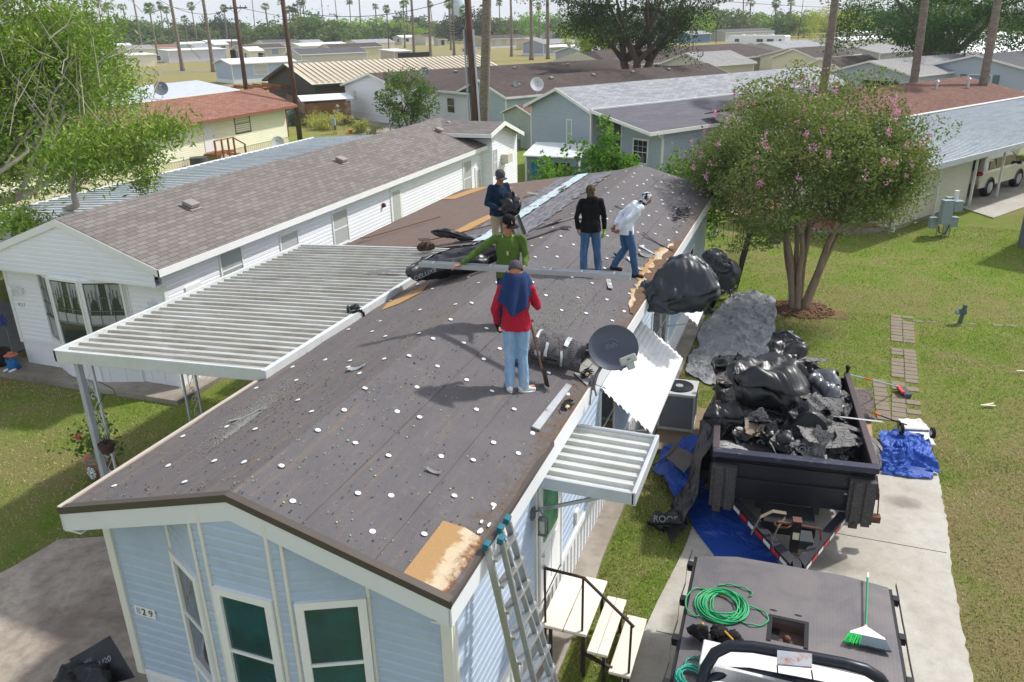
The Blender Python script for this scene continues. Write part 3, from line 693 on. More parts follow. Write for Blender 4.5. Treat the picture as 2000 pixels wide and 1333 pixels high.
# litter on the roof
def litter(name, label, n, mat, lo, hi, ar=1.0, zone=None, h=.005, cat='roof litter'):
    mm = MB()
    for _ in range(n):
        if zone and random.random() < .55:
            zx, zy, sx, sy = random.choice(zone); x = random.gauss(zx, sx); y = random.gauss(zy, sy)
        else: x = random.uniform(XL+.1, XR-.05); y = 5.2+(YB-5.4)*random.random()**1.5
        if not (XL < x < XR and 5.15 < y < YB-.1): continue
        s = random.uniform(lo, hi); a = random.uniform(0, 6.28); k = random.choice((3,4,5)); z = roof_z(x)+.018
        P = []
        for i in range(k):
            t_ = a+6.28*i/k+random.uniform(-.3,.3); px = x+s*math.cos(t_)*ar; py = y+s*math.sin(t_); P.append((px, py, roof_z(px)+.016))
        mm.ext(P, (0,0,h))
    o = struct(name, mm, mat, 'stuff'); o['label'] = label; o['category'] = cat
zn = [(-3.5,12.3,.35,.7),(-3.8,10.9,.3,.3),(-6.1,7.5,.3,.8),(-4.6,7.5,.6,1.5),(-3.2,15.5,.25,.8)]
litter('nail_caps', 'bright green nail caps and specks scattered over the felt', 300, pbr('lime_plastic', sr(150,196,116), .5), .006, .012, zone=zn)
litter('shingle_crumbs', 'dark shingle crumbs strewn over the stripped roof', 1500, pbr('crumb_black', sr(50,48,50), .8), .004, .011, zone=zn+[(-2.75,19.5,.12,1.6),(-3.1,16.2,.2,.6)])
litter('granules', 'pale grit and paper scraps on the roof felt', 1000, pbr('grit_pale', sr(160,158,148), .9), .003, .009, zone=zn)
litter('wood_chips', 'reddish brown wood chips collected along the roof edge', 500, pbr('chip_brown', sr(122,92,72), .9), .006, .03, .35, [(-2.72,13.8,.08,1.0),(-2.68,9.6,.06,.8),(-2.75,16,.1,1),(-2.7,19.5,.1,1.4),(-2.62,11.5,.05,.8)])
gritm = NT('granule_dust'); tt = gritm; f = tt.noise(tt.map('Object'), 9, 8, .8, .4); tt.col(sr(150,152,140)); 
# leftover scraps: each one a thing
scr = [pbr('shingle_grey', sr(128,126,126), .9, var=.15, bump=.3), pbr('felt_black', sr(38,38,42), .6), pbr('flashing_grey', sr(168,170,172), .45, .5)]
def scrap(label, x, y, L_, W_, a, k, cat='scrap', name='shingle_scrap', curl=.03):
    z0 = roof_z(x, y)+.02; mm = MB(); ca, sa = math.cos(a), math.sin(a)
    def fn(u, v):
        lx, ly = (u-.5)*L_, (v-.5)*W_; px, py = x+lx*ca-ly*sa, y+lx*sa+ly*ca
        return Vector((px, py, roof_z(px,py)+.02+curl*(2*u-1)**2+.01*noise.noise(Vector((px*9,py*9,k)))))
    mm.grid(fn, 10, 4); o = solo(name, mm, scr[k], label, cat); s_ = o.modifiers.new('s','SOLIDIFY'); s_.thickness = .006; return o
scrap('short dark shingle piece standing near the black hoodie man', -3.45, 15.4, .16, .09, 1.2, 1, curl=.08)
scrap('narrow grey flashing strip near the man in white', -3.08, 15.3, .62, .08, -.9, 2)
scrap('long thin bent strip right of the man in white', -2.86, 16.4, .8, .07, -.35, 2)
scrap('dark curled strip beside the long thin flashing', -2.95, 17.2, .95, .05, -.55, 1, curl=.06)
scrap('crumpled pale scrap between the flashing strips', -3.0, 16.1, .3, .2, .4, 0)
scrap('grey bent metal strip in front of the white shirted man', -3.27, 13.9, .75, .09, 1.9, 2)
scrap('dark strip lying near the ridge at the far end', -4.2, 18.9, .3, .10, -.4, 1)
scrap('torn dark shingle strip on the left roof slope', -5.6, 16.4, 1.3, .12, .6, 1, curl=.06)
scrap('second torn shingle strip below the ridge', -5.2, 15.6, 1.5, .10, .75, 1, curl=.05)
scrap('grey torn felt strip near the navy shirted man', -5.0, 16.9, .9, .15, .5, 0, curl=.05)
scrap('folded grey felt piece on the pale blue strip', -6.9, 21.4, 1.1, .35, .3, 0, curl=.12)
scrap('dark twisted strip between ridge and grey flashing', -3.9, 17.7, .5, .05, -.7, 1)
scrap('pale crushed scrap by the near left cap nails', -5.35, 8.35, .22, .12, .3, 2)
scrap('shingle scrap on dusty smear of the left slope', -6.2, 7.1, .42, .05, .9, 2)
scrap('orange wood splinter near the front corner patch', -3.42, 6.65, .16, .05, .2, 0)
bpy.data.objects[-1] if False else None
for nm, lab, c0, ang in (('bark_pile','loose heap of dark bark litter at the far right of the roof',(-2.95,20.2),0),):
    mm = MB()
    for _ in range(110):
        x = random.gauss(c0[0], .10); y = random.gauss(c0[1], .45); a = random.uniform(-.5,.9); s = random.uniform(.03,.10); z = roof_z(x)+.02+random.uniform(0,.03)
        mm.obox((min(x,-2.6),y,z),(s,.02,.012),Matrix.Rotation(a,3,'Z'))
    o = struct(nm, mm, scr[1], 'stuff'); o['label'] = lab; o['category'] = 'litter'
mm = MB(); k = 0
for _ in range(6500):
    zx, zy, sx, sy, th = random.choice(((-3.95,10.9,.45,.10,-.5),(-3.75,12.2,.25,.45,.2),(-6.25,7.25,.10,.50,.1),(-6.05,6.9,.04,.3,.1),(-3.6,11.6,.12,.5,.3)))
    a, b = random.gauss(0,sx), random.gauss(0,sy); x = zx+a*math.cos(th)-b*math.sin(th); y = zy+a*math.sin(th)+b*math.cos(th); s = random.uniform(.003,.007); z = roof_z(x)+.019
    mm.poly([(x-s,y-s,z),(x+s,y-s,z),(x+s*.6,y+s,z+.002),(x-s,y+s,z)])
o = struct('granule_dust', mm, pbr('dust_grey', sr(138,137,130), .95), 'stuff', uv=False); o['label'] = 'smears of pale mineral dust on the felt'; o['category'] = 'dust'

# ------------------------------------------------------------------ carport and awnings
def pan_sheet(mb, y0, y1, xa, za, xb, zb, pitch=.305, h=.055, w=.05):
    """ribbed roofing: ribs run from (xa,za) to (xb,zb), profile repeats along y"""
    prof = []; y = y0
    while y < y1-.01:
        prof += [(y,h),(y+w,h),(y+w+.012,0),(min(y+pitch-.012,y1),0)]; y += pitch
    prof.append((y1,h))
    for (p, a), (q, b) in zip(prof, prof[1:]):
        mb.poly([(xa,p,za+a),(xb,p,zb+a),(xb,q,zb+b),(xa,q,za+b)])
def panm(name, c, d1, d2, lo=.42, hi=.62):
    t = NT(name); v = t.map('Object', (.5,3.3,1)); a = t.noise(v, 1.5, 8, .75, .3); b = t.noise(t.map('Object'), 2, 6, .7)
    x = t.mix(t.ramp(a, lo, hi), c, d1); x = t.mix(t.math('MULTIPLY', t.ramp(b, .45, .7), .7), x, d2); t.col(x); return t.fin(.5, 0, .4)
cpm = panm('grimy_pan', sr(200,200,195), sr(162,158,146), sr(184,181,170), .38, .6)
cp = thing('carport', 'ribbed white metal carport between the blue and white homes on scrolled posts', 'carport', (-9.05, 8.6, 0))
m = MB(); pan_sheet(m, 8.6, 15.4, -11.05, 3.19, -7.02, 3.41, .203, .042, .03); put('roof_sheet', m, cpm, cp)
m = MB(); m.box(-11.10,8.53,3.07,-11.05,15.45,3.28); m.ext([(-11.1,8.53,3.06),(-7.05,8.53,3.29),(-7.05,8.53,3.48),(-11.1,8.53,3.27)], (0,.045,0)); m.ext([(-11.1,15.41,3.06),(-7.05,15.41,3.29),(-7.05,15.41,3.46),(-11.1,15.41,3.26)], (0,.045,0)); m.box(-7.06,8.53,3.33,-6.98,15.4,3.47)
put('gutter', m, pbr('gutter_white', sr(214,218,218), .4, .2, c2=sr(160,160,156), lo=.6, hi=.8), cp, bevel=.006)
pm = pbr('post_white', sr(205,208,212), .45, .15)
def scroll(mb, c, r, ax, s=1):
    P = []
    for i in range(22):
        a = i/21*math.pi*1.9; rr = r*(1-.035*i); P.append(Vector(c)+ax*(rr*math.cos(a))*s+Vector((0,0,rr*math.sin(a))))
    mb.tube(P, .008, 5)
for (x, y, ax, fat) in ((-10.85,8.72,Vector((1,.08,0)),True),(-10.85,10.85,Vector((.3,1,0)),False),(-10.85,14.9,Vector((0,1,0)),False)):
    ax.normalize(); m = MB(); w = .09 if fat else .035
    p0 = Vector((x,y,0)); p1 = p0+ax*.27
    m.beam(p0, p0+Vector((0,0,3.08)), w, w, (0,1,0)); m.beam(p1, p1+Vector((0,0,3.1)), .035, .035, (0,1,0)); z = .2
    if fat:
        for k in (-.03,0,.03): m.beam(p0+Vector((k,-.047,0)), p0+Vector((k,-.047,3.07)), .012,.012,(0,1,0))
    while z < 2.9:
        c = p0+ax*.16+Vector((0,0,z)); scroll(m, c, .075, ax, 1); scroll(m, c+Vector((0,0,.2)), .06, ax, -1)
        m.tube([c+ax*.08+Vector((0,0,.05)), c-ax*.05+Vector((0,0,.3)), c+ax*.08+Vector((0,0,.5))], .007, 5); z += .55
    put('post', m, pm, cp)
aw = thing('door_awning', 'ribbed grey metal awning above the side door and wooden steps', 'awning', (-2.1, 8.7, 2.8))
m = MB(); pan_sheet(m, 8.0, 9.42, -2.72, 2.80, -1.52, 2.79, .2, .05, .03); put('roof_sheet', m, panm('awning_pan', sr(206,208,204), sr(176,174,162), sr(190,190,180), .5, .7), aw)
m = MB(); m.box(-2.72,7.96,2.72,-1.5,8.0,2.88); m.box(-1.53,7.96,2.71,-1.48,9.46,2.89); m.box(-2.72,9.42,2.72,-1.5,9.46,2.88); m.box(-2.76,7.96,2.78,-2.70,9.46,2.86); put('gutter', m, pbr('gutter_grey', sr(200,204,208), .4, .35), aw, bevel=.006)
for y in (8.0,9.42): put('strut', MB().beam((-2.70,y,2.38),(-1.85,y+.02,2.74),.035,.04), alum, aw)
def wawn(label, y0, y1, xo=-1.9, zt=2.62, zo=1.97):
    t = thing('window_awning', label, 'awning', (-2.3,(y0+y1)/2,zo), 0, 'white window awnings on the blue wall'); m = MB(); n_ = 11; A = Vector((-2.72,0,zt)); B = Vector((xo,0,zo)); d = (B-A)/n_
    for i in range(n_):
        p = A+d*i; q = p+d*1.12-Vector((0,0,.012)); e = .035 if i % 2 else 0
        for (s_, t_) in ((p, p+d*.5+Vector((0,0,.022))), (p+d*.5+Vector((0,0,.022)), q)): m.poly([(s_.x,y0-e,s_.z),(t_.x,y0-e,t_.z),(t_.x,y1+e,t_.z),(s_.x,y1+e,s_.z)])
    m.box(xo-.01,y0,zo-.06,xo+.02,y1,zo+.0)
    put('slatted_sheet', m, pbr('bright_white_paint', sr(240,241,240), .4, var=.03, c2=sr(214,216,216), lo=.5, hi=.7), t)
    for y in (y0+.15,y1-.15): put('strut', MB().beam((-2.71,y,1.75),(-1.98,y,zo-.05),.02), alum, t)
wawn('larger white corrugated awning below the satellite dish', 11.2, 14.35)
wawn('white corrugated awning mostly under the black plastic sheet', 16.3, 18.5)
# steps and rail
st = thing('porch_steps', 'three white painted wooden steps with dark handrail at the side door', 'steps', (-2.0, 8.35, 0))
wp = pbr('worn_white_paint', sr(232,222,208), .6, var=.06, vs=3, c2=sr(190,168,140), lo=.62, hi=.68, sc=(6,1.2,1))
for (x0,x1,z_) in ((-2.62,-2.32,.78),(-2.305,-2.0,.78),(-1.99,-1.86,.53),(-1.855,-1.72,.53),(-1.70,-1.42,.28)):
    m = MB(); m.box(x0,7.80,z_-.045,x1,8.92,z_); put('tread', m, wp, st, bevel=.008)
for y in (7.88, 8.84):
    m = MB(); m.beam((-2.05,y,0),(-2.05,y,.73),.04); m.beam((-2.5,y,0),(-2.5,y,.73),.04); m.beam((-1.78,y,0),(-1.78,y,.48),.04); m.beam((-1.5,y,0),(-1.5,y,.23),.04); m.beam((-2.55,y,.70),(-2.0,y,.70),.04); m.beam((-2.05,y,.4),(-1.5,y,.2),.04)
    m.beam((-1.98,y,.46),(-1.72,y,.46),.04); put('frame', m, pbr('step_frame', sr(60,50,46), .7), st)
m = MB(); y = 7.86
m.tube([(-2.56,y,.1),(-2.57,y,1.62)],.016,8); m.tube([(-2.07,y,.1),(-2.07,y,1.60)],.016,8); m.tube([(-1.45,y,.05),(-1.44,y,1.05)],.016,8); m.tube([(-2.58,y,1.63),(-2.06,y,1.61),(-1.41,y,1.03)],.02,8)
put('handrail', m, pbr('rail_brown', sr(70,58,52), .6, .2), st)
# ------------------------------------------------------------------ neighbours in the same row
sh_tau = shingle('taupe_shingle', sr(118,112,108), sr(137,131,127), sr(86,80,77))
sh_red = shingle('red_shingle', sr(138,98,84), sr(160,120,104), sr(100,70,60), .34, .14)
sh_gry = shingle('grey_shingle', sr(146,148,152), sr(176,178,182), sr(104,106,112), .45, .15)
sh_brn = shingle('dark_brown_shingle', sr(88,78,74), sr(104,94,90), sr(64,58,56), .3, .13, .6)
sh_rbn = shingle('brown_shingle', sr(112,82,72), sr(136,102,90), sr(82,62,56), .3, .13, .4)
sh_chr = shingle('charcoal_shingle', sr(92,92,96), sr(112,112,116), sr(64,64,68), .3, .13, .4)
sh_lgr = shingle('light_grey_shingle', sr(150,148,148), sr(170,168,166), sr(116,114,114), .3, .13, .4)
v_wht = pbr('white_siding', sr(238,239,243), .5, var=.04, vs=1.5); v_cr = pbr('cream_siding', sr(240,236,212), .5, var=.04)
v_gbl = pbr('grey_blue_siding', sr(176,188,200), .5, var=.04); v_aqua = pbr('aqua_siding', sr(178,196,200), .5, var=.04); v_iv = pbr('ivory_siding', sr(226,220,204), .5, var=.05)
wh = thing('mobile_home', 'long white mobile home with taupe shingle roof and curtained front bay window', 'mobile home', (-15.9,13.37,0))
x0, x1, yf, yb, ze, zr, xr_ = -18.35, -13.42, 13.37, 33.4, 3.15, 4.10, -15.85
m = MB(); wb = [(x0,yf),(-17.28,yf),(-16.55,13.06),(-15.62,13.0),(-14.62,13.3),(-14.5,yf),(x1,yf)]
wb = [(x0,yf),(-17.22,yf),(-16.5,13.04),(-15.5,13.0),(-14.55,13.33),(-14.5,yf),(x1,yf)]
for (p, q) in zip(wb, wb[1:]):
    d = Vector((q[0]-p[0], q[1]-p[1], 0)); ln = d.length; d.normalize(); n = Vector((d.y,-d.x,0)); lap(m, [(0,.78),(ln,.78),(ln,2.78),(0,2.78)], (p[0],p[1],0), d, n, .115)
lap(m, [(0,2.72),(5.2,2.72),(5.2,3.02),(2.55,4.02),(0,3.02)], (-18.5,13.06,0), (1,0,0), (0,-1,0), .115)
lap(m, [(0,.78),(20.03,.78),(20.03,3.05),(0,3.05)], (x1,yf,0), (0,1,0), (1,0,0), .115)
lap(m, [(0,.78),(20.03,.78),(20.03,3.05),(0,3.05)], (x0,yb,0), (0,-1,0), (-1,0,0), .115)
lap(m, [(0,.78),(4.93,.78),(4.93,3.05),(2.45,4),(0,3.05)], (x1,yb,0), (-1,0,0), (0,1,0), .115)
m.box(-18.5,13.06,2.70,-13.3,13.4,2.72)
put('wall', m, v_wht, wh)
m = MB()
for (p, q) in zip(wb, wb[1:]):
    d = Vector((q[0]-p[0], q[1]-p[1], 0)); n = Vector((d.y,-d.x,0)).normalized(); ribs(m, Vector((p[0],p[1],.05)), d, (0,0,1), d.length, .73, .4, .03, .012, n)
ribs(m, (x1,yf,.05), (0,1,0), (0,0,1), 20, .73, .16, .03, .02, (1,0,0)); put('skirting', m, white, wh)
m = MB()
for p in wb[1:-1]: m.box(p[0]-.03,p[1]-.035,.76,p[0]+.03,p[1]+.02,2.72)
m.box(x1-.06,yf-.04,.05,x1+.03,yf+.08,2.9); m.box(x0-.04,yf-.04,.7,x0+.05,yf+.06,2.72)
for (p, q) in zip(wb, wb[1:]): m.beam((p[0],p[1]-.01,.78),(q[0],q[1]-.01,.78),.03,.06)
m.ext([(-18.55,13.02,2.96),(xr_,13.02,4.06),(-13.1,13.02,2.98),(-13.1,13.02,3.14),(xr_,13.02,4.21) if False else (xr_,13.02,4.1),(-18.55,13.02,3.12)][:6], (0,.04,0)) if False else None
for a, b in (((-18.6,3.12),(xr_,4.10)),((xr_,4.10),(-13.1,3.14))): m.ext([(a[0],13.0,a[1]),(b[0],13.0,b[1]),(b[0],13.0,b[1]-.17),(a[0],13.0,a[1]-.17)], (0,.05,0))
m.box(-13.14,13.0,2.98,-13.09,yb+.25,3.15); m.box(-13.4,13.05,2.97,-13.14,yb+.2,2.99); m.box(-18.62,13.0,2.96,-18.58,yb,3.13)
put('fascia', m, trimw, wh)
for (p, q) in zip(wb[1:4], wb[2:5]):
    d = Vector((q[0]-p[0], q[1]-p[1], 0)); ln = d.length; d.normalize(); n = Vector((d.y,-d.x,0))
    f = window(wh, Vector((p[0],p[1],0))+n*.014, d, n, .07, 1.02, ln-.14, 1.62, 'd', trimw, .05, False, 0, True, 'bay_window', .05)
    o_ = Vector((p[0],p[1],0))+n*.036; g = MB()
    for (a, b) in ((.09,.42),(.58,.93)) if q[0] > -16 else ((.45,.98),):
        N_ = 12; z1 = 2.6
        for i in range(N_):
            u0 = a+(b-a)*i/N_; u1 = a+(b-a)*(i+1)/N_; k = (i+.5)/N_; lo = 1.78+.5*abs(math.sin(k*3.1))*(1 if a > .3 else .9)
            w0 = .012*math.sin(i*2.1); g.poly([o_+d*(ln*u0)+Vector((0,0,lo))+n*w0, o_+d*(ln*u1)+Vector((0,0,lo+.04))-n*w0, o_+d*(ln*u1)+Vector((0,0,z1)), o_+d*(ln*u0)+Vector((0,0,z1))])
    g.poly([o_+d*(ln*.09)+Vector((0,0,1.62)), o_+d*(ln*.93)+Vector((0,0,1.62)), o_+d*(ln*.93)+Vector((0,0,1.84)), o_+d*(ln*.09)+Vector((0,0,1.84))]) if q[0] > -16.2 else None
    put('lace_curtain', g, pbr('lace', sr(168,172,170), .9, var=.12, vs=20), f)
    g = MB()
    for k in (.35,.68): g.beam(o_+d*ln*k+n*.01+Vector((0,0,1.62)), o_+d*ln*k+n*.01+Vector((0,0,2.62)), .012)
    for z_ in (1.95,2.28): g.beam(o_+d*.08+n*.012+Vector((0,0,z_)), o_+d*(ln-.08)+n*.012+Vector((0,0,z_)), .012)
    g.beam(o_+d*.08+n*.012+Vector((0,0,1.6)), o_+d*(ln-.08)+n*.012+Vector((0,0,1.6)), .035); put('muntin', g, pbr('grey_muntin', sr(120,122,124), .5), f)
for y, w, z_, h_, gl in ((15.3,.78,2.0,.85,'c'),(17.76,.78,1.75,.95,'w'),(20.41,.8,1.75,1.0,'w'),(30.34,.8,1.4,1.3,'w')): window(wh, (x1+.014,0,0), (0,1,0), (1,0,0), y, z_, w, h_, gl, trimw, .05)
for y, w, z_, zt in ((24.05,.8,.85,2.82),(31.56,.68,.85,2.3)):
    m = MB(); m.box(x1+.01,y,z_,x1+.05,y+w,zt); d_ = put('door', m, trimw, wh)
    m = MB(); m.box(x1+.051,y+.14,z_+.35,x1+.058,y+w-.14,zt-.14); put('pane', m, glass_wh, d_)
m = MB(); m.box(x1+.014,13.98,2.18,x1+.05,14.5,2.42); put('vent_panel', m, trimw, wh)
m = MB(); m.box(x1+.01,23.45,2.3,x1+.06,23.55,2.45); m.ell((x1+.1,23.5,2.38),.05,.05,.07); put('wall_lamp', m, rust, wh)
for xx, yy in ((-18.05,13.33),(-13.8,13.33)):
    m = MB(); m.box(xx+.12,yy-.06,2.05,xx+.22,yy+.02,2.2); m.tube([(xx+.16,yy-.06,2.15),(xx+.1,yy-.12,2.3),(xx,yy-.15,2.3)],.012,6); m.cyl((xx,yy-.15),.09,2.18,2.28,6,.03); m.cyl((xx,yy-.15),.05,2.0,2.18,6,.08); m.cyl((xx,yy-.15),.012,1.88,2.0,6); put('wall_lamp', m, white, wh)
m = MB(); th = .05
m.ext([(-13.1,13.02,3.15),(-13.1,yb+.25,3.15),(xr_,yb+.25,4.12),(xr_,13.02,4.12)], (0,0,-th)); m.ext([(xr_,13.02,4.12),(xr_,yb+.25,4.12),(-18.6,yb+.25,3.13),(-18.6,13.02,3.13)], (0,0,-th))
rf = put('roof', m, sh_tau, wh)
a_ = math.atan2(.97,2.75)
for xx, yy in ((-14.85,16.2),(-14.85,23.5),(-14.9,31.4),(-15.1,33.0)): vent(rf, xx, yy, 4.12-.353*(xx-xr_), Matrix.Rotation(a_,3,'Y'))
# cross wing at the far end
m = MB(); lap(m, [(0,.0),(3.2,.0),(3.2,3.35),(1.6,3.85),(0,3.5)], (-12.95,32.4,0), (0,1,0), (1,0,0), .115); lap(m, [(0,0),(2.6,0),(2.6,3.4),(0,3.4)], (-15.5,32.4,0), (1,0,0), (0,-1,0), .115); put('wing_wall', m, v_wht, wh)
m = MB(); m.ext([(-12.6,31.5,3.72),(-16.4,31.5,3.72),(-16.4,33.2,4.05),(-12.6,33.2,4.05)], (0,0,-.05)); m.ext([(-12.6,33.2,4.05),(-16.4,33.2,4.05),(-16.4,35.6,3.3),(-12.6,35.6,3.3)], (0,0,-.05)); put('wing_roof', m, sh_tau, wh)
m = MB(); m.ext([(-12.6,31.5,3.74),(-12.6,33.2,4.07),(-12.6,33.2,3.90),(-12.6,31.5,3.57)], (.04,0,0)); m.ext([(-12.6,33.2,4.07),(-12.6,35.6,3.32),(-12.6,35.6,3.15),(-12.6,33.2,3.90)], (.04,0,0)); m.box(-16,31.46,3.57,-12.6,31.5,3.72); put('wing_fascia', m, trimw, wh)
window(wh, (-12.93,0,0), (0,1,0), (1,0,0), 32.6, 1.9, .35, 1.0, 'w', trimw, .04, grid=2)
m = MB(); m.box(-12.95,33.5,2.2,-12.6,34.1,2.6); put('window_cooler', m, pbr('cooler_beige', sr(206,200,186), .6), wh, bevel=.01)
# metal patio roof on the far side of the white home
pr_ = thing('patio_cover', 'long pale blue grey ribbed metal roof attached behind the white home', 'patio cover', (-21.5,24,0))
m = MB(); pan_sheet(m, 12.0, 36.2, -24.4, 2.62, -18.55, 3.02, .4, .04, .05); put('roof_sheet', m, panm('blue_pan', sr(194,200,204), sr(172,180,186), sr(204,210,214), .45, .6), pr_)
m = MB(); m.box(-24.46,11.96,2.50,-24.4,36.25,2.68); m.ext([(-24.46,11.9,2.50),(-18.55,11.9,2.9),(-18.55,11.9,3.06),(-24.46,11.9,2.66)], (0,.05,0)); put('gutter', m, trimw, pr_)
for y in (12.2,18,24,30,36):
    m = MB(); m.beam((-24.3,y,0),(-24.3,y,2.55),.07,.07,(0,1,0)); put('post', m, pm, pr_)
m = MB(); m.tube([(-19.2,36,3.0),(-19.2,36,3.5)],.03,6); put('roof_pipe', m, steelblack, pr_)
# yellow house with red roof
yh = house('mobile_home', 'pale yellow mobile home with red shingle roof and wooden door steps', 'mobile home', (-35.9,26.0,0), R(90), 24.1, 4.6, 3.08, 3.95, v_cr, sh_red, pbr('red_fascia', sr(140,88,72), .6), .75, .45,
    wins=(('f',8.0,1.55,1.45,1.2,'n'),('f',12.12,1.95,1.0,.82,'b'),('f',15.25,.75,1.05,2.05,'D'),('f',18.42,1.55,1.5,1.2,'n')), lapped=True, skirt=pbr('cream_skirting', sr(222,214,184), .6))
brf = pbr('brown_frame', sr(92,62,52), .6)
for c in yh.children:
    if c.name.startswith('window'): c.data.materials[0] = brf
ys = thing('porch_steps', 'brown wooden porch steps with railing by the yellow house door', 'steps', (-35.2,42,0)); bw = pbr('brown_wood', sr(136,84,58), .8, var=.2)
m = MB(); m.box(-35.85,41.0,.62,-34.9,42.9,.7); put('tread', m, bw, ys); m = MB(); m.box(-35.7,42.95,.38,-34.95,43.4,.45); m.box(-35.7,43.4,.15,-34.95,43.9,.22); put('tread', m, bw, ys)
m = MB()
for y in (41.05,41.7,42.3,42.85): m.beam((-34.92,y,0),(-34.92,y,1.5),.09,.09,(0,1,0))
m.beam((-34.92,43.9,0),(-34.92,43.9,.9),.09,.09,(0,1,0)); m.beam((-34.92,41.0,1.52),(-34.92,42.9,1.52),.1,.05); m.beam((-34.92,42.85,1.5),(-34.92,43.95,.92),.1,.05)
put('railing', m, bw, ys)
m = MB(); m.cyl((-35.1,39.6),.5,0,.75,20); solo('condenser_unit', m, pbr('dark_grille', sr(80,82,82), .6), 'round dark air conditioner unit beside the yellow house steps', 'air conditioner')
dish('satellite_dish','white satellite dish on the ground at the yellow house corner',(-34.9,47.4,0),R(150),R(35),.45,pbr('dish_white', sr(200,202,204), .5),group=None,post=.25)
# grey metal roofed home behind the yellow one
U31 = R(59)
house('mobile_home','grey metal roofed home seen behind the red roof','mobile home',(-47.6,38.0,0),R(90),21.5,8.4,3.1,3.8,pbr('slate_siding', sr(140,148,158), .5),panm('galv_pan', sr(190,196,202), sr(170,176,184), sr(200,204,208)),trimw,wins=(('f',12,1.4,1.2,1,'d'),))
dish('satellite_dish','grey satellite dish standing on the grey metal roof',(-47.2,50.5,3.15),R(140),R(30),.5,pbr('dish_dark', sr(112,116,124), .5),post=.35)
# ------------------------------------------------------------------ row running the other way (homes end on)
def U2(p): return Vector((p[0], p[1]))
# G: grey blue home with lean-to
u = Vector((math.sin(R(31)), math.cos(R(31)), 0)); v = Vector((-u.y, u.x, 0))
def uv2(a, b, z=0): p = u*a+v*b; return (p.x, p.y, z)
G = house('mobile_home','grey blue home with light grey shingle roof and dark flat lean-to roof','mobile home',uv2(31.15,32.0),U31,25,5.0,3.66,4.62,v_gbl,sh_gry,trimw,.32,.35,wins=(('g',1.55,1.55,.34,1.35,'w'),),lapped=True)
m = MB()
def GP(a, b, z): return (a, b, z)
lap(m, [(0,0),(2.9,0),(2.9,2.75),(0,3.45)], (1.15,-1.2,0), (0,-1,0), (-1,0,0), .115); lap(m, [(0,0),(20,0),(20,2.7),(0,2.7)], (1.15,-4.1,0), (1,0,0), (0,-1,0), .115)
put('wing_wall', m, v_gbl, G, False); m = MB(); m.ext([(-.3,-.30,3.6),(22,-.30,3.6),(22,-4.5,2.78),(-.3,-4.5,2.78)], (0,0,-.06)); put('lean_to_roof', m, pbr('rolled_roofing', sr(92,90,98), .85, var=.12, vs=1.2, c2=sr(108,106,112), sc=(.4,2,1)), G, False)
m = MB(); m.box(-.33,-4.55,2.62,22,-4.5,2.80); m.ext([(-.34,-.3,3.62),(-.34,-4.52,2.80),(-.34,-4.52,2.64),(-.34,-.3,3.46)], (.04,0,0)); m.box(-.3,-.34,3.6,22,-.22,3.68); m.tube([(.2,-4.56,2.7),(.7,-4.3,2.5),(1.1,-4.2,2.3),(1.1,-4.2,0)],.04,6); m.box(1.1,-4.15,0,1.16,-4.08,2.7); m.box(1.1,-1.25,0,1.16,-1.18,3.4); put('wing_fascia', m, trimw, G, False)
window(G, (1.13,-1.2,0), (0,-1,0), (-1,0,0), .95, .95, .95, 1.15, 'd', trimw, .09, True, 3, False)
# H2 aqua and H1 brown roofs
H2 = house('mobile_home','brown shingle roofed home with pale aqua end wall behind the tall pole','mobile home',uv2(38.1,48.2),U31,27,6.0,3.05,4.05,v_aqua,sh_brn,trimw,.35,.3,wins=(('f',5.0,1.5,.9,.9,'d'),),lapped=True,vents=4)
H1 = house('mobile_home','long dark brown roofed white home with a dish on its roof','mobile home',uv2(36.5,60.0),U31,30,10.2,3.05,4.15,v_wht,sh_brn,trimw,.35,.35,wins=(('g',2.2,1.4,.8,1.1,'d'),('g',8.2,1.7,.5,.8,'d')),lapped=True,vents=3,skirt=white)
m = MB(); lap(m, [(0,0),(7.9,0),(7.9,3.0),(0,3.0)], (1.5,-7.9,0), (0,1,0), (-1,0,0), .115); lap(m, [(0,0),(6,0),(6,3),(0,3)], (1.5,-7.9,0), (1,0,0), (0,-1,0)); put('wing_wall', m, v_wht, H1, False)
m = MB(); m.ext([(1.1,-8.3,3.02),(1.1,0.2,3.02),(9,0.2,4.3),(9,-8.3,4.3)], (0,0,-.06)); put('wing_roof', m, sh_brn, H1, False); m = MB(); m.box(1.06,-8.3,2.88,1.1,0.2,3.04); put('wing_fascia', m, trimw, H1, False)
window(H1, (1.48,-7.9,0), (0,1,0), (-1,0,0), 2.6, 1.35, 1.0, 1.1, 'd', trimw, .06, True, 0, False)
dish('satellite_dish','grey satellite dish on the brown roof left of the bush',uv2(39.5,61.2,3.35),R(140),R(30),.42,MT['dish_dark'],post=.55)
p = uv2(40.6,47.6,3.0); dish('satellite_dish','large white satellite dish on the roof beside the grey blue home',p,R(150),R(30),.50,MT['dish_white'],post=.35)
p = uv2(40.2,49.6,3.0); dish('satellite_dish','small dark dish left of the large white dish',p,R(110),R(20),.32,MT['dish_dark'],post=.35)
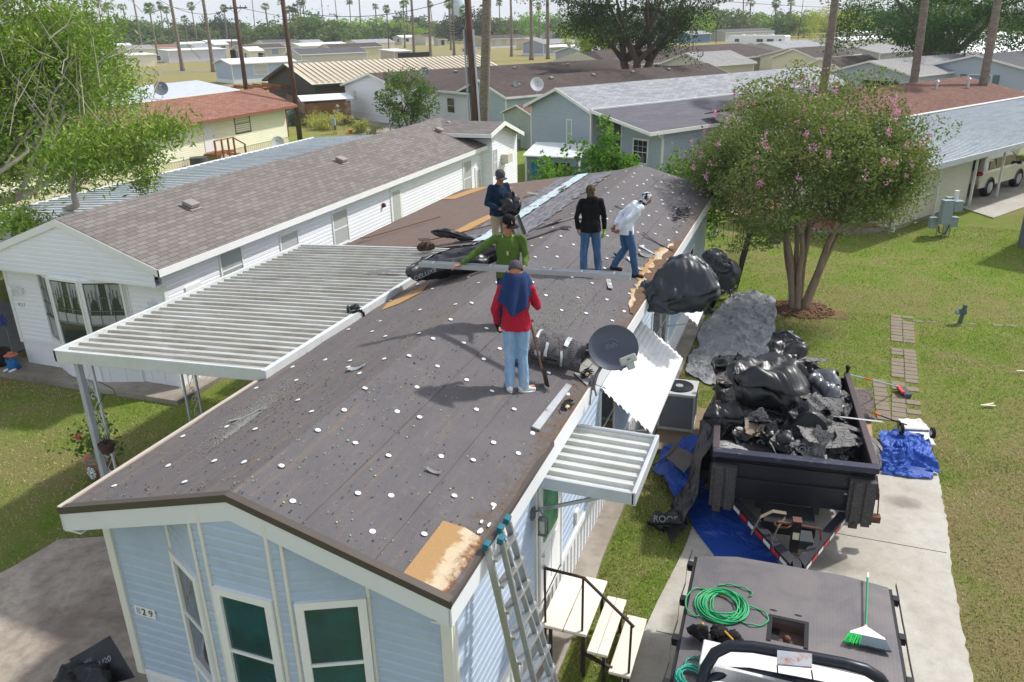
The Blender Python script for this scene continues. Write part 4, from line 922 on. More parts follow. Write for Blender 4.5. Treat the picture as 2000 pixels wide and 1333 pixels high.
# tall shed, AC, storage shed
house('garden_shed','small pale green shed with brown roof between two homes','shed',uv2(35.4,41.9),U31,3.6,3.1,2.32,2.85,pbr('sage_panel', sr(172,182,176), .7),sh_rbn,trimw,.18,.2,fas=.08)
def acbox(t, c, w, d, h, rz, ribm, topm, fan=True):
    M3 = Matrix.Rotation(rz, 3, 'Z'); c = Vector(c); m = MB(); m.obox(c+Vector((0,0,h-.03)), (w+.03,d+.03,.06), M3); m.obox(c+Vector((0,0,.03)), (w+.02,d+.02,.06), M3)
    for sx in (-1,1):
        for sy in (-1,1): m.obox(c+M3@Vector((sx*w/2,sy*d/2,h/2)), (.04,.04,h), M3)
    put('casing', m, topm, t, bevel=.008); m = MB(); m.obox(c+Vector((0,0,h/2)), (w-.02,d-.02,h-.08), M3)
    for s_ in (-1,1):
        for k in range(22):
            z_ = .08+(h-.16)*k/21; m.obox(c+M3@Vector((0,s_*(d/2-.005),z_)), (w-.03,.012,.010), M3); m.obox(c+M3@Vector((s_*(w/2-.005),0,z_)), (.012,d-.03,.010), M3)
        for k in range(6): m.obox(c+M3@Vector((-w/2+w*(k+.5)/6,s_*(d/2),h/2)), (.014,.012,h-.08), M3); m.obox(c+M3@Vector((s_*(w/2),-d/2+d*(k+.5)/6,h/2)), (.012,.014,h-.08), M3)
    put('grille', m, ribm, t)
    if fan:
        r = min(w,d)*.42; m = MB(); m.lathe([(r,0),(r,.012),(.001,.014)], c+Vector((0,0,h+.001)), n=28); put('fan_well', m, pbr('fan_dark', sr(44,46,50), .7), t)
        m = MB()
        for k in range(5): m.lathe([(r*(k+1)/5.2-.006,.018),(r*(k+1)/5.2,.026),(r*(k+1)/5.2+.006,.018)], c+Vector((0,0,h)), n=28)
        for k in range(18):
            a = k*math.pi/9; m.beam(c+Vector((r*.25*math.cos(a),r*.25*math.sin(a),h+.022)), c+Vector((r*math.cos(a),r*math.sin(a),h+.022)), .006)
        put('fan_guard', m, pbr('guard_grey', sr(88,90,94), .5, .3), t)
        m = MB(); m.lathe([(.001,.03),(r*.26,.028),(r*.28,.01)], c+Vector((0,0,h+.002)), n=20); put('fan_hub', m, pbr('hub_grey', sr(172,174,176), .5, .3), t)
ac = thing('condenser_unit','grey air conditioner condenser on a concrete pad below the white awning','air conditioner',(-2.03,15.3,.1)); acbox(ac, (-2.03,15.25,.10), .70, .74, .84, R(3), pbr('ac_grey', sr(132,136,142), .55, .3), pbr('ac_top', sr(196,198,198), .5, .2))
c_ = at(1078,318); ac = thing('heat_pump','large black packaged air conditioner against the grey blue home','air conditioner',(c_.x,c_.y,0)); acbox(ac, (c_.x,c_.y+.4,0), 2.0, 1.3, .92, R(-31), pbr('ac_black', sr(52,58,62), .6), MT['fan_dark'], True)
ws = house('storage_shed','small open shed with white metal roof beyond the addition','shed',(-14.1,40.2,0),R(0),2.9,2.0,1.55,1.9,pbr('shed_blue', sr(128,146,160), .7),pbr('white_metal', sr(232,234,234), .4, .2, c2=sr(190,180,170), lo=.7, hi=.8),trimw,.12,.1,fas=.06,flat=True)
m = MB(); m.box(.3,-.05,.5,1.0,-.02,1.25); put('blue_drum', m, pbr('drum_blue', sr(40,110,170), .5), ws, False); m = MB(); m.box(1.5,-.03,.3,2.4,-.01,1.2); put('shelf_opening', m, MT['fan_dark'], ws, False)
# K: carport home on the right
K = thing('mobile_home','beige home with brown shingle roof and pale metal carport roof at right','mobile home',uv2(30.2,14.4),U31)
ivm = v_iv; m = MB(); lap(m, [(0,0),(6.6,0),(6.6,2.4),(0,2.4)], (1.1,.55,.12), (1,0,0), (0,-1,0), .115); lap(m, [(0,0),(5,0),(5,2.6),(0,2.5)], (1.1,5.6,.12), (0,-1,0), (-1,0,0)); lap(m, [(0,0),(4,0),(4,2.4),(0,2.4)], (7.7,.55,.12), (0,1,0), (1,0,0)); m.box(7.7,4.6,0,27,4.65,3.0); put('wall', m, ivm, K, False)
m = MB(); m.box(1.0,.5,0,7.8,.62,.14); put('footing', m, conc_slab, K, False)
m = MB(); 
def kp(a, b): return 2.66+.095*(b+.5)
prof = []; x = -.6
kc = []
while x < 27: kc += [(x,.035),(x+.05,.035),(x+.065,0),(x+.29,0)]; x += .305
for (p, a), (q, b) in zip(kc, kc[1:]): m.poly([(p,-.5,kp(0,-.5)+a),(p,5.4,kp(0,5.4)+a),(q,5.4,kp(0,5.4)+b),(q,-.5,kp(0,-.5)+b)])
put('carport_roof', m, panm('k_pan', sr(190,196,198), sr(166,175,180), sr(202,205,206), .45, .6), K, False)
m = MB(); m.box(-.66,-.58,2.48,18,-.50,2.70); m.ext([(-.66,-.5,2.5),(-.66,1.6,2.68),(-.66,1.6,2.86),(-.66,-.5,2.7)], (.06,0,0)); put('gutter', m, pbr('gutter_silver', sr(196,202,204), .4, .3), K, False)
m = MB(); m.ext([(6,5.3,3.27),(27,5.3,3.27),(27,9.6,4.25),(6,9.6,4.25)], (0,0,-.05)); m.ext([(6,9.6,4.25),(27,9.6,4.25),(27,14,3.25),(6,14,3.25)], (0,0,-.05)); put('roof', m, sh_rbn, K, False)
m = MB(); x = 6.
while x < 27: m.ell((x+.16,5.33,3.29), .17,.10,.05, n=8, m=4); x += .33
put('ridge_foam', m, trimw, K, False)
for x in (1.0, 4.3, 7.75, 10.6, 14.2, 17.6):
    m = MB(); m.beam((x,.38,0),(x,.38,2.62),.09,.09,(0,1,0)); put('post', m, trimw, K, False)
m = MB(); m.tube([(.3,-.4,2.5),(.6,.3,2.35),(.9,.4,2.2),(.9,.4,.2)],.045,6); put('downspout', m, trimw, K, False)
m = MB(); lap(m, [(0,.0),(8,.0),(8,3.2),(0,3.2)], (6.5,5.6,0), (0,1,0), (-1,0,0), .115); put('end_wall', m, ivm, K, False)
for a,b in ((20,9.2),(23,8.7)):
    m = MB(); m.cyl((a,b-1),.09,3.85,4.35,8); m.cyl((a,b-1),.14,4.35,4.45,8,.05); put('roof_pipe', m, alum, K, False)
# blue home just entering at the right edge
bh = house('mobile_home','pale blue home cut by the right edge with a condenser at its corner','mobile home',(8.05,32.6,0),R(-30)+R(0),9,12,3.1,4.0,v_gbl,sh_lgr,trimw,.3,.3,lapped=True,skirt=white)
p = at(2010,480); ac = thing('condenser_unit','tall grey condenser at the right edge beside the pale blue home','air conditioner',(p.x,p.y,0)); acbox(ac, (p.x+.15,p.y,0), .8,.8,1.15, R(-30), MT['ac_grey'], MT['ac_grey'])
# ------------------------------------------------------------------ the rest of the park
def vm(r, g, b): return pbr('siding_%d_%d_%d' % (r,g,b), sr(r,g,b), .55, var=.05)
mw = pbr('white_metal_roof', sr(238,240,242), .4, .1, var=.04); tan = panm('tan_pan', sr(206,194,172), sr(192,178,156), sr(214,204,184), .45, .7)
def fh(label, pL, pR, ze, zr, D, wc, rm, wins=(), flat=False, gable=False, cat='mobile home', hip=0.0, kind='mobile_home', ov=.3, skirt=None, tm=None, vents=0):
    """home whose near eave runs between two survey pixels at height ze (gable=True: the gable end faces us)"""
    c = at((pL[0]+pR[0])/2, (pL[1]+pR[1])/2, ze); e = u if not gable else -v; E = []     # eave line held parallel to the park grid
    for px in (pL, pR):
        r_ = at_d(px[0], px[1], 100); k = (c.x*e.y-c.y*e.x)/(r_.x*e.y-r_.y*e.x); E.append(Vector((r_.x*k, r_.y*k, 0)))
    a, b = E; L = (b-a).length; ang = math.atan2(b.y-a.y, b.x-a.x)
    if gable:
        t = house(kind, label, cat, (a.x, a.y, 0), ang+math.pi/2, D, L, ze, zr, wc, rm, tm, ov, ov, wins, flat=flat, hipped=hip, skirt=skirt, vents=vents)
        # local x runs away from us, local y runs to the left: shift so that it starts at the right corner
        t.location = (b.x, b.y, 0)
    else: t = house(kind, label, cat, (a.x, a.y, 0), ang, L, D, ze, zr, wc, rm, tm, ov, ov, wins, flat=flat, hipped=hip, skirt=skirt, vents=vents)
    return t
t = fh('tan standing seam metal roofed building behind the wooden pergola', (614,161), (985,139), 3.0, 4.6, 11, vm(70,66,58), tan, tm=pbr('green_trim', sr(46,74,62), .6), ov=.5)
m = MB(); L_ = 36; x = 0
for o in t.children:
    if o.name.startswith('roof') and o.type == 'MESH': rp0 = o
bb = [Vector(v_.co) for v_ in rp0.data.vertices]; L_ = max(v_.x for v_ in bb); x = .2
seam = MB()
while x < L_-.2: seam.beam((x,-.4,2.98),(x,5.5,4.63),.05,.07); x += .62
put('roof_seam_set', seam, pbr('seam_tan', sr(170,156,132), .5), t, False)
fh('pale blue walled home with white roof left of the pergola', (451,122), (575,121), 3.0, 3.6, 7, vm(172,188,206), mw, (('f',3.5,1.2,2.2,1.4,'w'),('f',11,1.6,1.6,1.3,'w')), skirt=white)
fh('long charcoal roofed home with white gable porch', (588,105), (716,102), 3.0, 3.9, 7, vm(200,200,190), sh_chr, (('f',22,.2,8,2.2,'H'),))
fh('brown roofed cream home with a window in its right gable', (646,92), (746,92), 3.2, 4.0, 7, vm(206,200,170), sh_brn, (('h',2,1.2,1.6,1.4,'d'),), vents=4)
fh('beige home with brown roof and three blue windows', (476,94), (557,93), 3.0, 3.8, 8, vm(190,184,172), sh_brn, (('f',3,1.2,2,1.4,'b'),('f',7.5,1.2,2,1.4,'b'),('f',14,1.2,1.6,1.4,'b')), vents=3)
fh('grey roofed home with cream gable between the palm trunks', (700,83), (770,83), 3.0, 3.9, 8, vm(226,222,200), sh_gry)
fh('white metal roofed home in the second row', (588,90), (680,87), 3.0, 3.7, 9, vm(210,210,205), mw)
fh('charcoal roofed home with white gable in the far row', (516,84), (584,82), 3.0, 3.9, 8, vm(226,226,222), sh_chr)
fh('dark roofed home with white gable behind the thin palms', (570,77), (632,76), 3.0, 3.9, 8, vm(226,226,220), sh_brn)
fh('white roofed home at the end of the far row', (585,69), (642,69), 3.0, 3.7, 9, vm(215,215,212), mw)
fh('long grey roofed home in front of the dense trees', (528,73), (578,72), 3.2, 4.0, 9, vm(190,190,186), sh_chr)
fh('grey roofed home under the lime green trees', (709,73), (750,73), 3.2, 4.2, 9, vm(170,172,176), sh_gry)
fh('taupe home with wide white roof left of the first utility pole', (404,80), (467,82), 3.0, 3.6, 9, vm(176,166,150), mw)
fh('small cream flat roofed building on the dry lot', (219,108), (303,107), 2.7, 2.9, 8, vm(232,226,206), mw, (('f',9.6,1.3,.9,1,'d'),), flat=True)
fh('grey roofed home with cream gable behind the cream building', (226,96), (300,95), 3.1, 4.0, 8, vm(224,222,204), sh_lgr, (('f',6,1.2,1,1.2,'d'),))
fh('red brown roofed cream home beside a palm trunk', (308,93), (346,92), 3.0, 3.8, 7, vm(214,208,178), sh_red)
fh('white metal sided trailer cover on the dry lot', (328,99), (440,95), 3.0, 3.2, 8, vm(206,208,214), mw, (('f',16,.2,4.5,2.4,'H'),), flat=True)
fh('light blue small home behind the trailer cover', (350,86), (371,86), 3.0, 3.6, 6, vm(176,206,214), mw)
fh('teal small home in front of the tree line', (373,85), (400,84), 3.0, 3.5, 6, vm(110,160,170), mw)
fh('dark grey long home under the left tree line', (279,74), (356,72), 3.2, 4.0, 7, vm(120,118,112), sh_chr)
fh('pale roofed long home at the far left', (212,76), (272,75), 3.1, 3.9, 7, vm(206,206,206), sh_lgr)
fh('small red roofed home at the far left', (218,82), (250,81), 3.0, 3.7, 6, vm(190,180,170), sh_red)
fh('white gable home behind the leafy branch', (184,105), (212,106), 3.0, 3.9, 8, vm(226,226,224), mw, (('f',4,1.2,.9,1.2,'d'),))
fh('cream home with narrow porch by the round palm', (770,99), (801,100), 2.7, 3.0, 6, vm(196,184,166), mw, flat=True)
fh('red roofed cream home at the end of the far road', (848,66), (879,65), 3.1, 4.2, 9, vm(216,210,196), sh_red)
fh('cream gabled home beside the far red roof', (831,72), (847,73), 3.1, 4.2, 10, vm(222,216,198), sh_brn)
fh('small grey garden shed on the far lot', (856,77), (871,77), 2.4, 2.9, 3, vm(190,186,176), sh_brn, (('f',1.4,.2,1.4,1.9,'H'),), kind='garden_shed', cat='shed')
fh('tan home with brown roof and black shuttered windows', (944,75), (1026,75), 3.1, 4.1, 8, vm(184,172,150), sh_brn, (('f',1.6,1.0,1.9,1.6,'w'),('f',5.2,1.0,2.2,1.6,'w'),('f',10,1.3,1.0,1.2,'w'),('f',13.6,1.0,1.9,1.5,'w')), skirt=white, vents=2)
fh('narrow cream home right of the tan one', (1036,76), (1059,78), 3.0, 3.5, 7, vm(212,200,168), sh_lgr)
t = fh('grey blue home with white window awnings on the far road', (1061,83), (1128,83), 3.1, 3.9, 8, vm(160,170,186), sh_lgr, (('f',2.5,1.2,3.4,1.1,'c'),), skirt=white)
m = MB(); m.ext([(1.0,-.02,2.7),(7.6,-.02,2.7),(7.6,-.9,2.0),(1.0,-.9,2.0)], (0,0,.05)); m.ext([(8.6,-.02,2.6),(10.4,-.02,2.6),(10.4,-.8,2.0),(8.6,-.8,2.0)], (0,0,.05)); put('window_awning', m, mw, t, False)
fh('grey home behind the forked bright green tree', (1146,100), (1205,101), 3.1, 4.0, 8, vm(168,172,182), sh_gry, skirt=white)
fh('white trailer roof at the tree line', (946,64), (976,64), 3.2, 3.5, 6, vm(206,206,206), mw, flat=True)
HOMES = []
for i, (px, py, w) in enumerate(((240,90,34),(262,84,30),(300,80,34),(345,77,32),(398,92,30),(432,87,26),(462,75,30),(500,99,26),(540,67,28),(612,83,36),(690,94,30),(740,70,30),(800,73,32),(985,60,26),(1095,66,34),(1240,64,30),(1290,72,30),(1690,64,34),(1765,60,34),(1900,63,36),(1965,70,36),(905,52,26),(1020,56,24),(640,70,26))):
    wc = (vm(222,222,218),vm(206,204,196),vm(186,192,198),vm(226,220,198))[i % 4]; rm = (mw,sh_lgr,mw,sh_chr,sh_gry)[i % 5]
    HOMES.append((px, fh('', (px-w/2,py), (px+w/2,py-.5), 3.0, 3.8, 7, wc, rm, (('f',2,1.2,1.6,1.2,'d'),('g',2,1.2,1.4,1.2,'d'))), ('white roofed','pale grey roofed','white metal roofed','charcoal roofed','grey shingled')[i % 5]+' far home', ''))
fh('pale motorhome parked under the far trees', (890,60), (919,61), 3.2, 3.5, 5, vm(190,194,200), mw, (('f',4,1.2,3,1,'d'),), flat=True, kind='motorhome', cat='motorhome')
# right hand side
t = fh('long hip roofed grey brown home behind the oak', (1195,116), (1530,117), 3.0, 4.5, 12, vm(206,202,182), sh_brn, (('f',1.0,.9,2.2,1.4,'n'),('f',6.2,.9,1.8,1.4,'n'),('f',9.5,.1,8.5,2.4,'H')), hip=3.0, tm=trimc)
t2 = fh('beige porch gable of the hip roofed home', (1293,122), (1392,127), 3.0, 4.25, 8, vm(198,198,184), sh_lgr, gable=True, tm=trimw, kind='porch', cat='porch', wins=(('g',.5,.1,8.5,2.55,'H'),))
m = MB(); bg_ = None
fh('yellow gabled wing with dark roof right of the porch', (1560,132), (1650,138), 2.9, 4.0, 9, vm(228,224,196), sh_brn, gable=True)
fh('yellow gabled home seen above the wing', (1512,108), (1590,114), 3.2, 4.2, 9, vm(228,224,196), sh_brn, gable=True)
fh('dark brown roofed yellow home behind the garage', (1600,107), (1676,108), 3.1, 4.1, 9, vm(228,224,196), sh_brn, (('h',4,1.2,1.2,1.3,'d'),))
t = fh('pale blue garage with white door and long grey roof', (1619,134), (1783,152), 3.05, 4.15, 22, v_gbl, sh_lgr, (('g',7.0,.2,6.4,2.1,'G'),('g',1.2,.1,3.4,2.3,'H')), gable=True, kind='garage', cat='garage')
t = fh('pale blue home with green shuttered windows', (1807,130), (2010,133), 3.4, 4.5, 16, v_gbl, sh_chr, (('g',10.2,1.0,1.9,1.7,'b'),('g',3.0,1.0,1.9,1.7,'b')), gable=True)
gsh = pbr('green_shutter', sr(90,120,124), .6)
for y in (10.2,3.0):
    for s_ in (-.75, 2.15):
        m = MB(); m.box(-.06,y+s_,.95,-.01,y+s_+.55,2.75); put('shutter', m, gsh, t, False)
fh('white ribbed metal roof at the upper right corner', (1895,102), (2080,102), 3.3, 4.9, 8, vm(180,190,204), mw)
fh('grey shingle roof behind the yellow home', (1528,92), (1610,90), 3.1, 4.0, 8, vm(190,190,190), sh_gry)
fh('long grey white home behind the motorhome', (1418,62), (1512,62), 3.1, 4.1, 9, vm(206,204,200), sh_chr, (('f',6,1.2,5,1.2,'c'),))
fh('white roof glimpsed under the dark tree', (1650,76), (1740,78), 3.0, 3.6, 8, vm(226,226,222), mw)
fh('grey roofed home behind the dark tree trunk', (1720,98), (1800,100), 3.0, 3.8, 8, vm(170,172,176), sh_lgr)
fh('blue home in the shade of the lime tree', (1350,66), (1388,66), 3.1, 4.0, 8, vm(90,120,150), sh_lgr)
# motorhome
a = at(1422,70,3.2); b = at(1534,70,3.2); L_ = (b-a).length; ang = math.atan2(b.y-a.y, b.x-a.x)
rv = thing('travel_trailer','long white travel trailer with dark windows beyond the brown roofs','trailer',(a.x,a.y,0),ang)
m = MB(); m.ext([(-.8,0,.6),(L_,0,.6),(L_,0,3.1),(L_-.5,0,3.3),(.8,0,3.3),(.1,0,2.6)], (0,2.6,0)); put('body', m, mw, rv, False, bevel=.08)
for x, w in ((L_*.13,L_*.08),(L_*.52,L_*.11),(L_*.70,L_*.11),(L_*.90,L_*.04)):
    m = MB(); m.box(x,-.03,1.5,x+w,-.005,2.3); put('window', m, glass_dark, rv, False)
m = MB(); m.box(L_*.2,.9,3.3,L_*.25,1.6,3.55); m.box(L_*.4,.9,3.3,L_*.44,1.6,3.5); m.box(L_*.7,.9,3.3,L_*.76,1.6,3.6); put('roof_unit', m, white, rv, False)
for x in (.4*L_,.5*L_):
    m = MB(); m.tube([(x,.05,.4),(x,.4,.4)],.4,14); put('wheel', m, MT['black_steel'], rv, False)
# ------------------------------------------------------------------ vegetation
def leaves(name, C_, size, asp, mat, parent=None, spread=.6, world=True, droop=0.0, dirs=None):
    """C_ (N,3) leaf centres -> one mesh of small rhombic leaves"""
    N_ = len(C_); C_ = np.asarray(C_, float)
    if parent is not None and world:
        o = np.array(PM[parent].translation); C_ = C_-o
    a = np.random.normal(size=(N_,3)) if dirs is None else dirs + np.random.normal(size=(N_,3))*spread
    a[:,2] -= droop; a /= np.linalg.norm(a,axis=1)[:,None]; b = np.cross(a, np.random.normal(size=(N_,3))); b /= np.linalg.norm(b,axis=1)[:,None]
    s = size*np.random.uniform(.6,1.35,(N_,1)); V_ = np.stack([C_-a*s*.5, C_+b*s*asp*.5, C_+a*s*.5, C_-b*s*asp*.5], 1).reshape(-1,3)
    me = bpy.data.meshes.new(name); me.vertices.add(4*N_); me.vertices.foreach_set('co', V_.ravel().astype(np.float32))
    me.loops.add(4*N_); me.loops.foreach_set('vertex_index', np.arange(4*N_)); me.polygons.add(N_)
    me.polygons.foreach_set('loop_start', np.arange(0,4*N_,4)); me.update(calc_edges=True); me.materials.append(mat)
    ob = bpy.data.objects.new(name, me); COL.objects.link(ob)
    if parent is not None: ob.parent = parent
    PM[ob] = PM[parent] if parent is not None else Matrix.Identity(4)
    return ob
def branch_tree(root, trunks, levels=4, spread=.55, seed=1, env=None, r0=.09, nsub=(3,4), shrink=.72):
    """grow limbs from start segments; returns limb list [(pts, radii)] and tips"""
    rnd = random.Random(seed); limbs = []; tips = []
    def grow(p, d, L, r, lev):
        n = 5; pts = [p]; rr = [r]; q = p.copy(); dd = d.copy()
        for i in range(n):
            dd = (dd + Vector((rnd.gauss(0,.12),rnd.gauss(0,.12),rnd.gauss(.02,.10)))).normalized(); q = q+dd*(L/n); pts.append(q.copy()); rr.append(r*(1-.42*(i+1)/n))
        limbs.append((pts, rr, lev)); 
        if lev >= levels: tips.append((q, dd)); tips.append((pts[3], dd)); return
        k = rnd.randint(*nsub)
        for i in range(k):
            s = rnd.uniform(.55,1) if i else 1.0; j = min(n, int(s*n)); b = pts[j]
            ax = Vector((rnd.gauss(0,1),rnd.gauss(0,1),rnd.gauss(0,.5))).normalized(); nd = (dd + ax*spread*rnd.uniform(.7,1.5)).normalized()
            if env: nd = env(b, nd)
            grow(b, nd, L*shrink*rnd.uniform(.8,1.2), rr[j]*.72, lev+1)
    for (p, d, L, r) in trunks: grow(Vector(p), Vector(d).normalized(), L, r, 0)
    return limbs, tips
def ell_points(n, c, r, shell=.55, seed=0, lump=.35, freq=.6):
    """points in a lumpy ellipsoid crown, denser towards its skin"""
    rs = np.random.RandomState(seed); out = []
    ph = rs.uniform(0,50,3)
    while len(out) < n:
        d = rs.normal(size=3); d /= np.linalg.norm(d); k = 1+lump*noise.noise(Vector(d*2.2+ph))*1.8+lump*.6*noise.noise(Vector(d*5+ph))
        f = (shell+(1-shell)*rs.uniform()**.5)*k*(.97 if k > 1 else 1); p = np.array([d[0]*r[0]*f, d[1]*r[1]*f, d[2]*r[2]*f])
        if noise.noise(Vector(p*freq+ph)) > -.12+.1*rs.uniform(): out.append(p+c)
    return np.array(out)
bark = pbr('grey_bark', sr(150,132,114), .85, var=.2, vs=3, c2=sr(104,88,74), lo=.5, hi=.7, sc=(2,2,.6), bump=.5, bs=20)
barkd = pbr('dark_bark', sr(96,84,74), .9, var=.25, bump=.5, bs=15)
# crape myrtle
cm = thing('crape_myrtle','crape myrtle tree with pink blossoms and many smooth pale trunks','tree',(.2,23.75,0))
base_ = Vector((.15,23.75,0)); mb_ = MB(); rnd = random.Random(5); tips = []
for (dx,dy,dz,r,tw) in ((-.50,0,2.4,.105,.05),(-.30,.25,2.5,.085,.02),(-.12,-.1,2.35,.09,.0),(.02,.3,2.5,.08,.03),(.62,.05,2.35,.115,.1),(-.05,.5,2.4,.075,0),(-.62,.35,2.4,.07,.1),(.80,.3,2.5,.07,.1)):
    P = []; Rr_ = []
    for i in range(13):
        f = i/12; wob = Vector((.035*math.sin(f*8+r*90),.035*math.cos(f*7+r*50),0)); P.append(base_+Vector((dx*(.28+.85*f**1.2), dy*(.3+.8*f), -.05+dz*f))+wob*f); Rr_.append(r*(1.15-.42*f)+(.05*(1-f*6) if f < .16 else 0))
    mb_.tube(P, Rr_, 10); tips.append((P[-1], Vector((dx*.9,dy*.7,1)), Rr_[-1]))
trunk = put('trunk', mb_, bark, cm, smooth=True)
ctr = Vector((-.15,23.75,4.3)); rad = Vector((3.15,3.0,2.15))
def env(b, nd):
    q = Vector(((b.x-ctr.x)/rad.x,(b.y-ctr.y)/rad.y,(b.z-ctr.z)/rad.z)); 
    if q.length > .88: nd = (nd - q*.9).normalized()
    if nd.z < -.25: nd.z = -.1
    return nd.normalized()
limbs, tp = branch_tree(None, [(p, d+Vector((rnd.gauss(0,.2),rnd.gauss(0,.2),0)), 1.15, r*.85) for p, d, r in tips] + [(p, Vector((d.x*2.4+rnd.gauss(0,.6), d.y*1.5+rnd.gauss(0,.8), .55)), 1.25, r*.7) for p, d, r in tips], 4, .6, 3, env, nsub=(3,3), shrink=.78)
mb_ = MB()
for pts, rr, lev in limbs: mb_.tube(pts, [max(x, .004) for x in rr], 6 if lev < 2 else 3, False)
put('branches', mb_, pbr('twig_grey', sr(150,140,128), .85), trunk, smooth=True)
myr = leafm('myrtle_leaf', sr(80,104,56), sr(134,150,84), sr(150,140,98), .22, .5, .8)
pc = []
for q, d in tp:
    for _ in range(17): pc.append(np.array(q)+np.random.normal(size=3)*.17)
pc = np.array(pc); ex = ell_points(38000, np.array(ctr), (3.02,2.9,2.2), .5, 4, .30, .9); pc = np.vstack([pc, ex]); pc = pc[pc[:,2] > 1.85]
print('myrtle leaves', len(pc))
leaves('crown', pc, .095, .5, myr, cm)
fl = []; pink = leafm('pink_blossom', sr(206,130,176), sr(226,176,208), None, .15)
for k in range(85):
    d = np.random.normal(size=3); d /= np.linalg.norm(d); d[2] = abs(d[2])*1.0-.12; d[1] = d[1] if d[1] < .3 else d[1]*.4; c = np.array(ctr)+d/np.linalg.norm(d)*np.array([3.15,3.0,2.15])*np.random.uniform(.93,1.06)
    fl.append(c+np.random.normal(size=(int(np.random.uniform(10,40)),3))*np.array([.035,.035,.05]))
leaves('blossom', np.vstack(fl), .045, .9, pink, cm)
mb_ = MB()
for _ in range(500):
    a = random.uniform(0,6.28); r = random.uniform(.25,1.0)**.8; mb_.obox((.15+r*math.cos(a)*1.0,23.7+r*math.sin(a)*.8,.03+.05*(1-r)),(random.uniform(.04,.16),.035,.02),Matrix.Rotation(random.uniform(0,3),3,'Z'))
o = struct('bark_mulch', mb_, pbr('mulch_brown', sr(112,84,60), .95, var=.3), 'stuff'); mb_ = MB(); blob(mb_, .2, 23.7, 1.0, .8, .012, 30, .4); struct('bare_soil', mb_, pbr('soil', sr(120,96,70), .95, var=.2, vs=8, bump=.6))
# willow leaved tree at the left
lt = thing('leafy_tree','large light green leafy tree overhanging the white home at the left','tree',(-26.5,17.5,0))
ctr2 = Vector((-27.4,20.6,6.3)); rad2 = Vector((4.7,4.6,4.6))
def env2(b, nd):
    q = Vector(((b.x-ctr2.x)/rad2.x,(b.y-ctr2.y)/rad2.y,(b.z-ctr2.z)/rad2.z))
    if q.length > .9: nd = (nd-q*.8).normalized()
    return nd
limbs, tp = branch_tree(None, [((-26.5,17.5,0),(.1,.1,1),2.6,.34)], 0, 0, 1); tr0 = limbs[0]
starts = []
for dx,dy,dz,L_ in ((1,.5,.7,3.2),(.5,1,1,3.4),(-.6,.4,1.1,3),(.2,-.4,1.2,3),(1,1.2,.3,3.6),(1.1,-.1,.45,3.0),(-.2,.8,1.4,3.2)): starts.append((tr0[0][-1], (dx,dy,dz), L_, .16))
limbs, tp = branch_tree(None, starts, 3, .6, 9, env2, nsub=(3,4), shrink=.74)
mb_ = MB(); mb_.tube(tr0[0], tr0[1], 12); 
for pts, rr, lev in limbs: mb_.tube(pts, [max(x,.008) for x in rr], 6 if lev < 2 else 4, False)
mb_.tube([(-20.4,17.6,3.2),(-19.6,16.9,3.75),(-18.9,16.3,4.1),(-18.55,16.05,4.35)],[.10,.075,.06,.05],8); mb_.tube([(-22.6,19,2.6),(-20.4,17.6,3.2)],[.13,.1],8); mb_.tube([(-19.1,16.5,4.0),(-18.9,16.7,4.9),(-18.8,16.9,5.8)],[.03,.022,.012],6); mb_.tube([(-19.6,16.9,3.7),(-18.7,17.0,4.6),(-18.2,17.2,5.3)],[.035,.024,.012],6)
tk = put('trunk', mb_, pbr('pale_bark', sr(168,160,146), .85, var=.2), lt, smooth=True)
wl = leafm('willow_leaf', sr(82,122,44), sr(146,170,66), sr(112,128,62), .22, .45, .8)
pc = []; dr = []
for q, d in tp:
    for _ in range(80): pc.append(np.array(q)+np.random.normal(size=3)*np.array([.34,.34,.32])); dr.append(np.array([d.x,d.y,d.z-.3]))
ex = ell_points(72000, np.array(ctr2), tuple(rad2), .45, 14, .5, .5); pc = np.vstack([np.array(pc), ex]); dr = np.vstack([np.array(dr), np.random.normal(size=(len(ex),3))])
cl = []
for c0, s_, n_ in (((-18.2,17.0,5.1),(.7,.8,.5),2600),((-19.8,17.4,4.6),(.7,.8,.5),2200),((-16.9,16.6,4.9),(.5,.6,.3),800),((-19.4,15.0,3.35),(.5,.4,.25),700),((-21.6,15.2,3.3),(1.2,.8,.4),1600),((-17.6,17.6,4.1),(.25,.3,.4),400),((-16.3,17.2,5.6),(.6,.6,.3),900)):
    cl.append(np.random.normal(size=(n_,3))*np.array(s_)*.75+np.array(c0))
cl = np.vstack(cl); pc = np.vstack([pc, cl]); dr = np.vstack([dr, np.random.normal(size=(len(cl),3))*.8+np.array([.2,-.1,-.5])])
pc_ok = pc[:,2] > 2.2; pc = pc[pc_ok]; dr = dr[pc_ok]; print('willow', len(pc))
leaves('crown', pc, .19, .27, wl, lt, .7, dirs=dr)
mb_ = MB()
for k in range(60):
    p = Vector((-18+random.gauss(-1.5,1.6), 17.5+random.gauss(0,1.5), random.uniform(5.5,9.5))); d = Vector((random.gauss(.4,.5),random.gauss(0,.5),random.uniform(.2,1))).normalized()
    if noise.noise(p*.5) > -.2: mb_.tube([p-d*.6, p, p+d*.5+Vector((0,0,random.gauss(0,.15))), p+d*1.1],[.014,.011,.007,.003],4,False)
put('branches', mb_, MT['pale_bark'], tk)
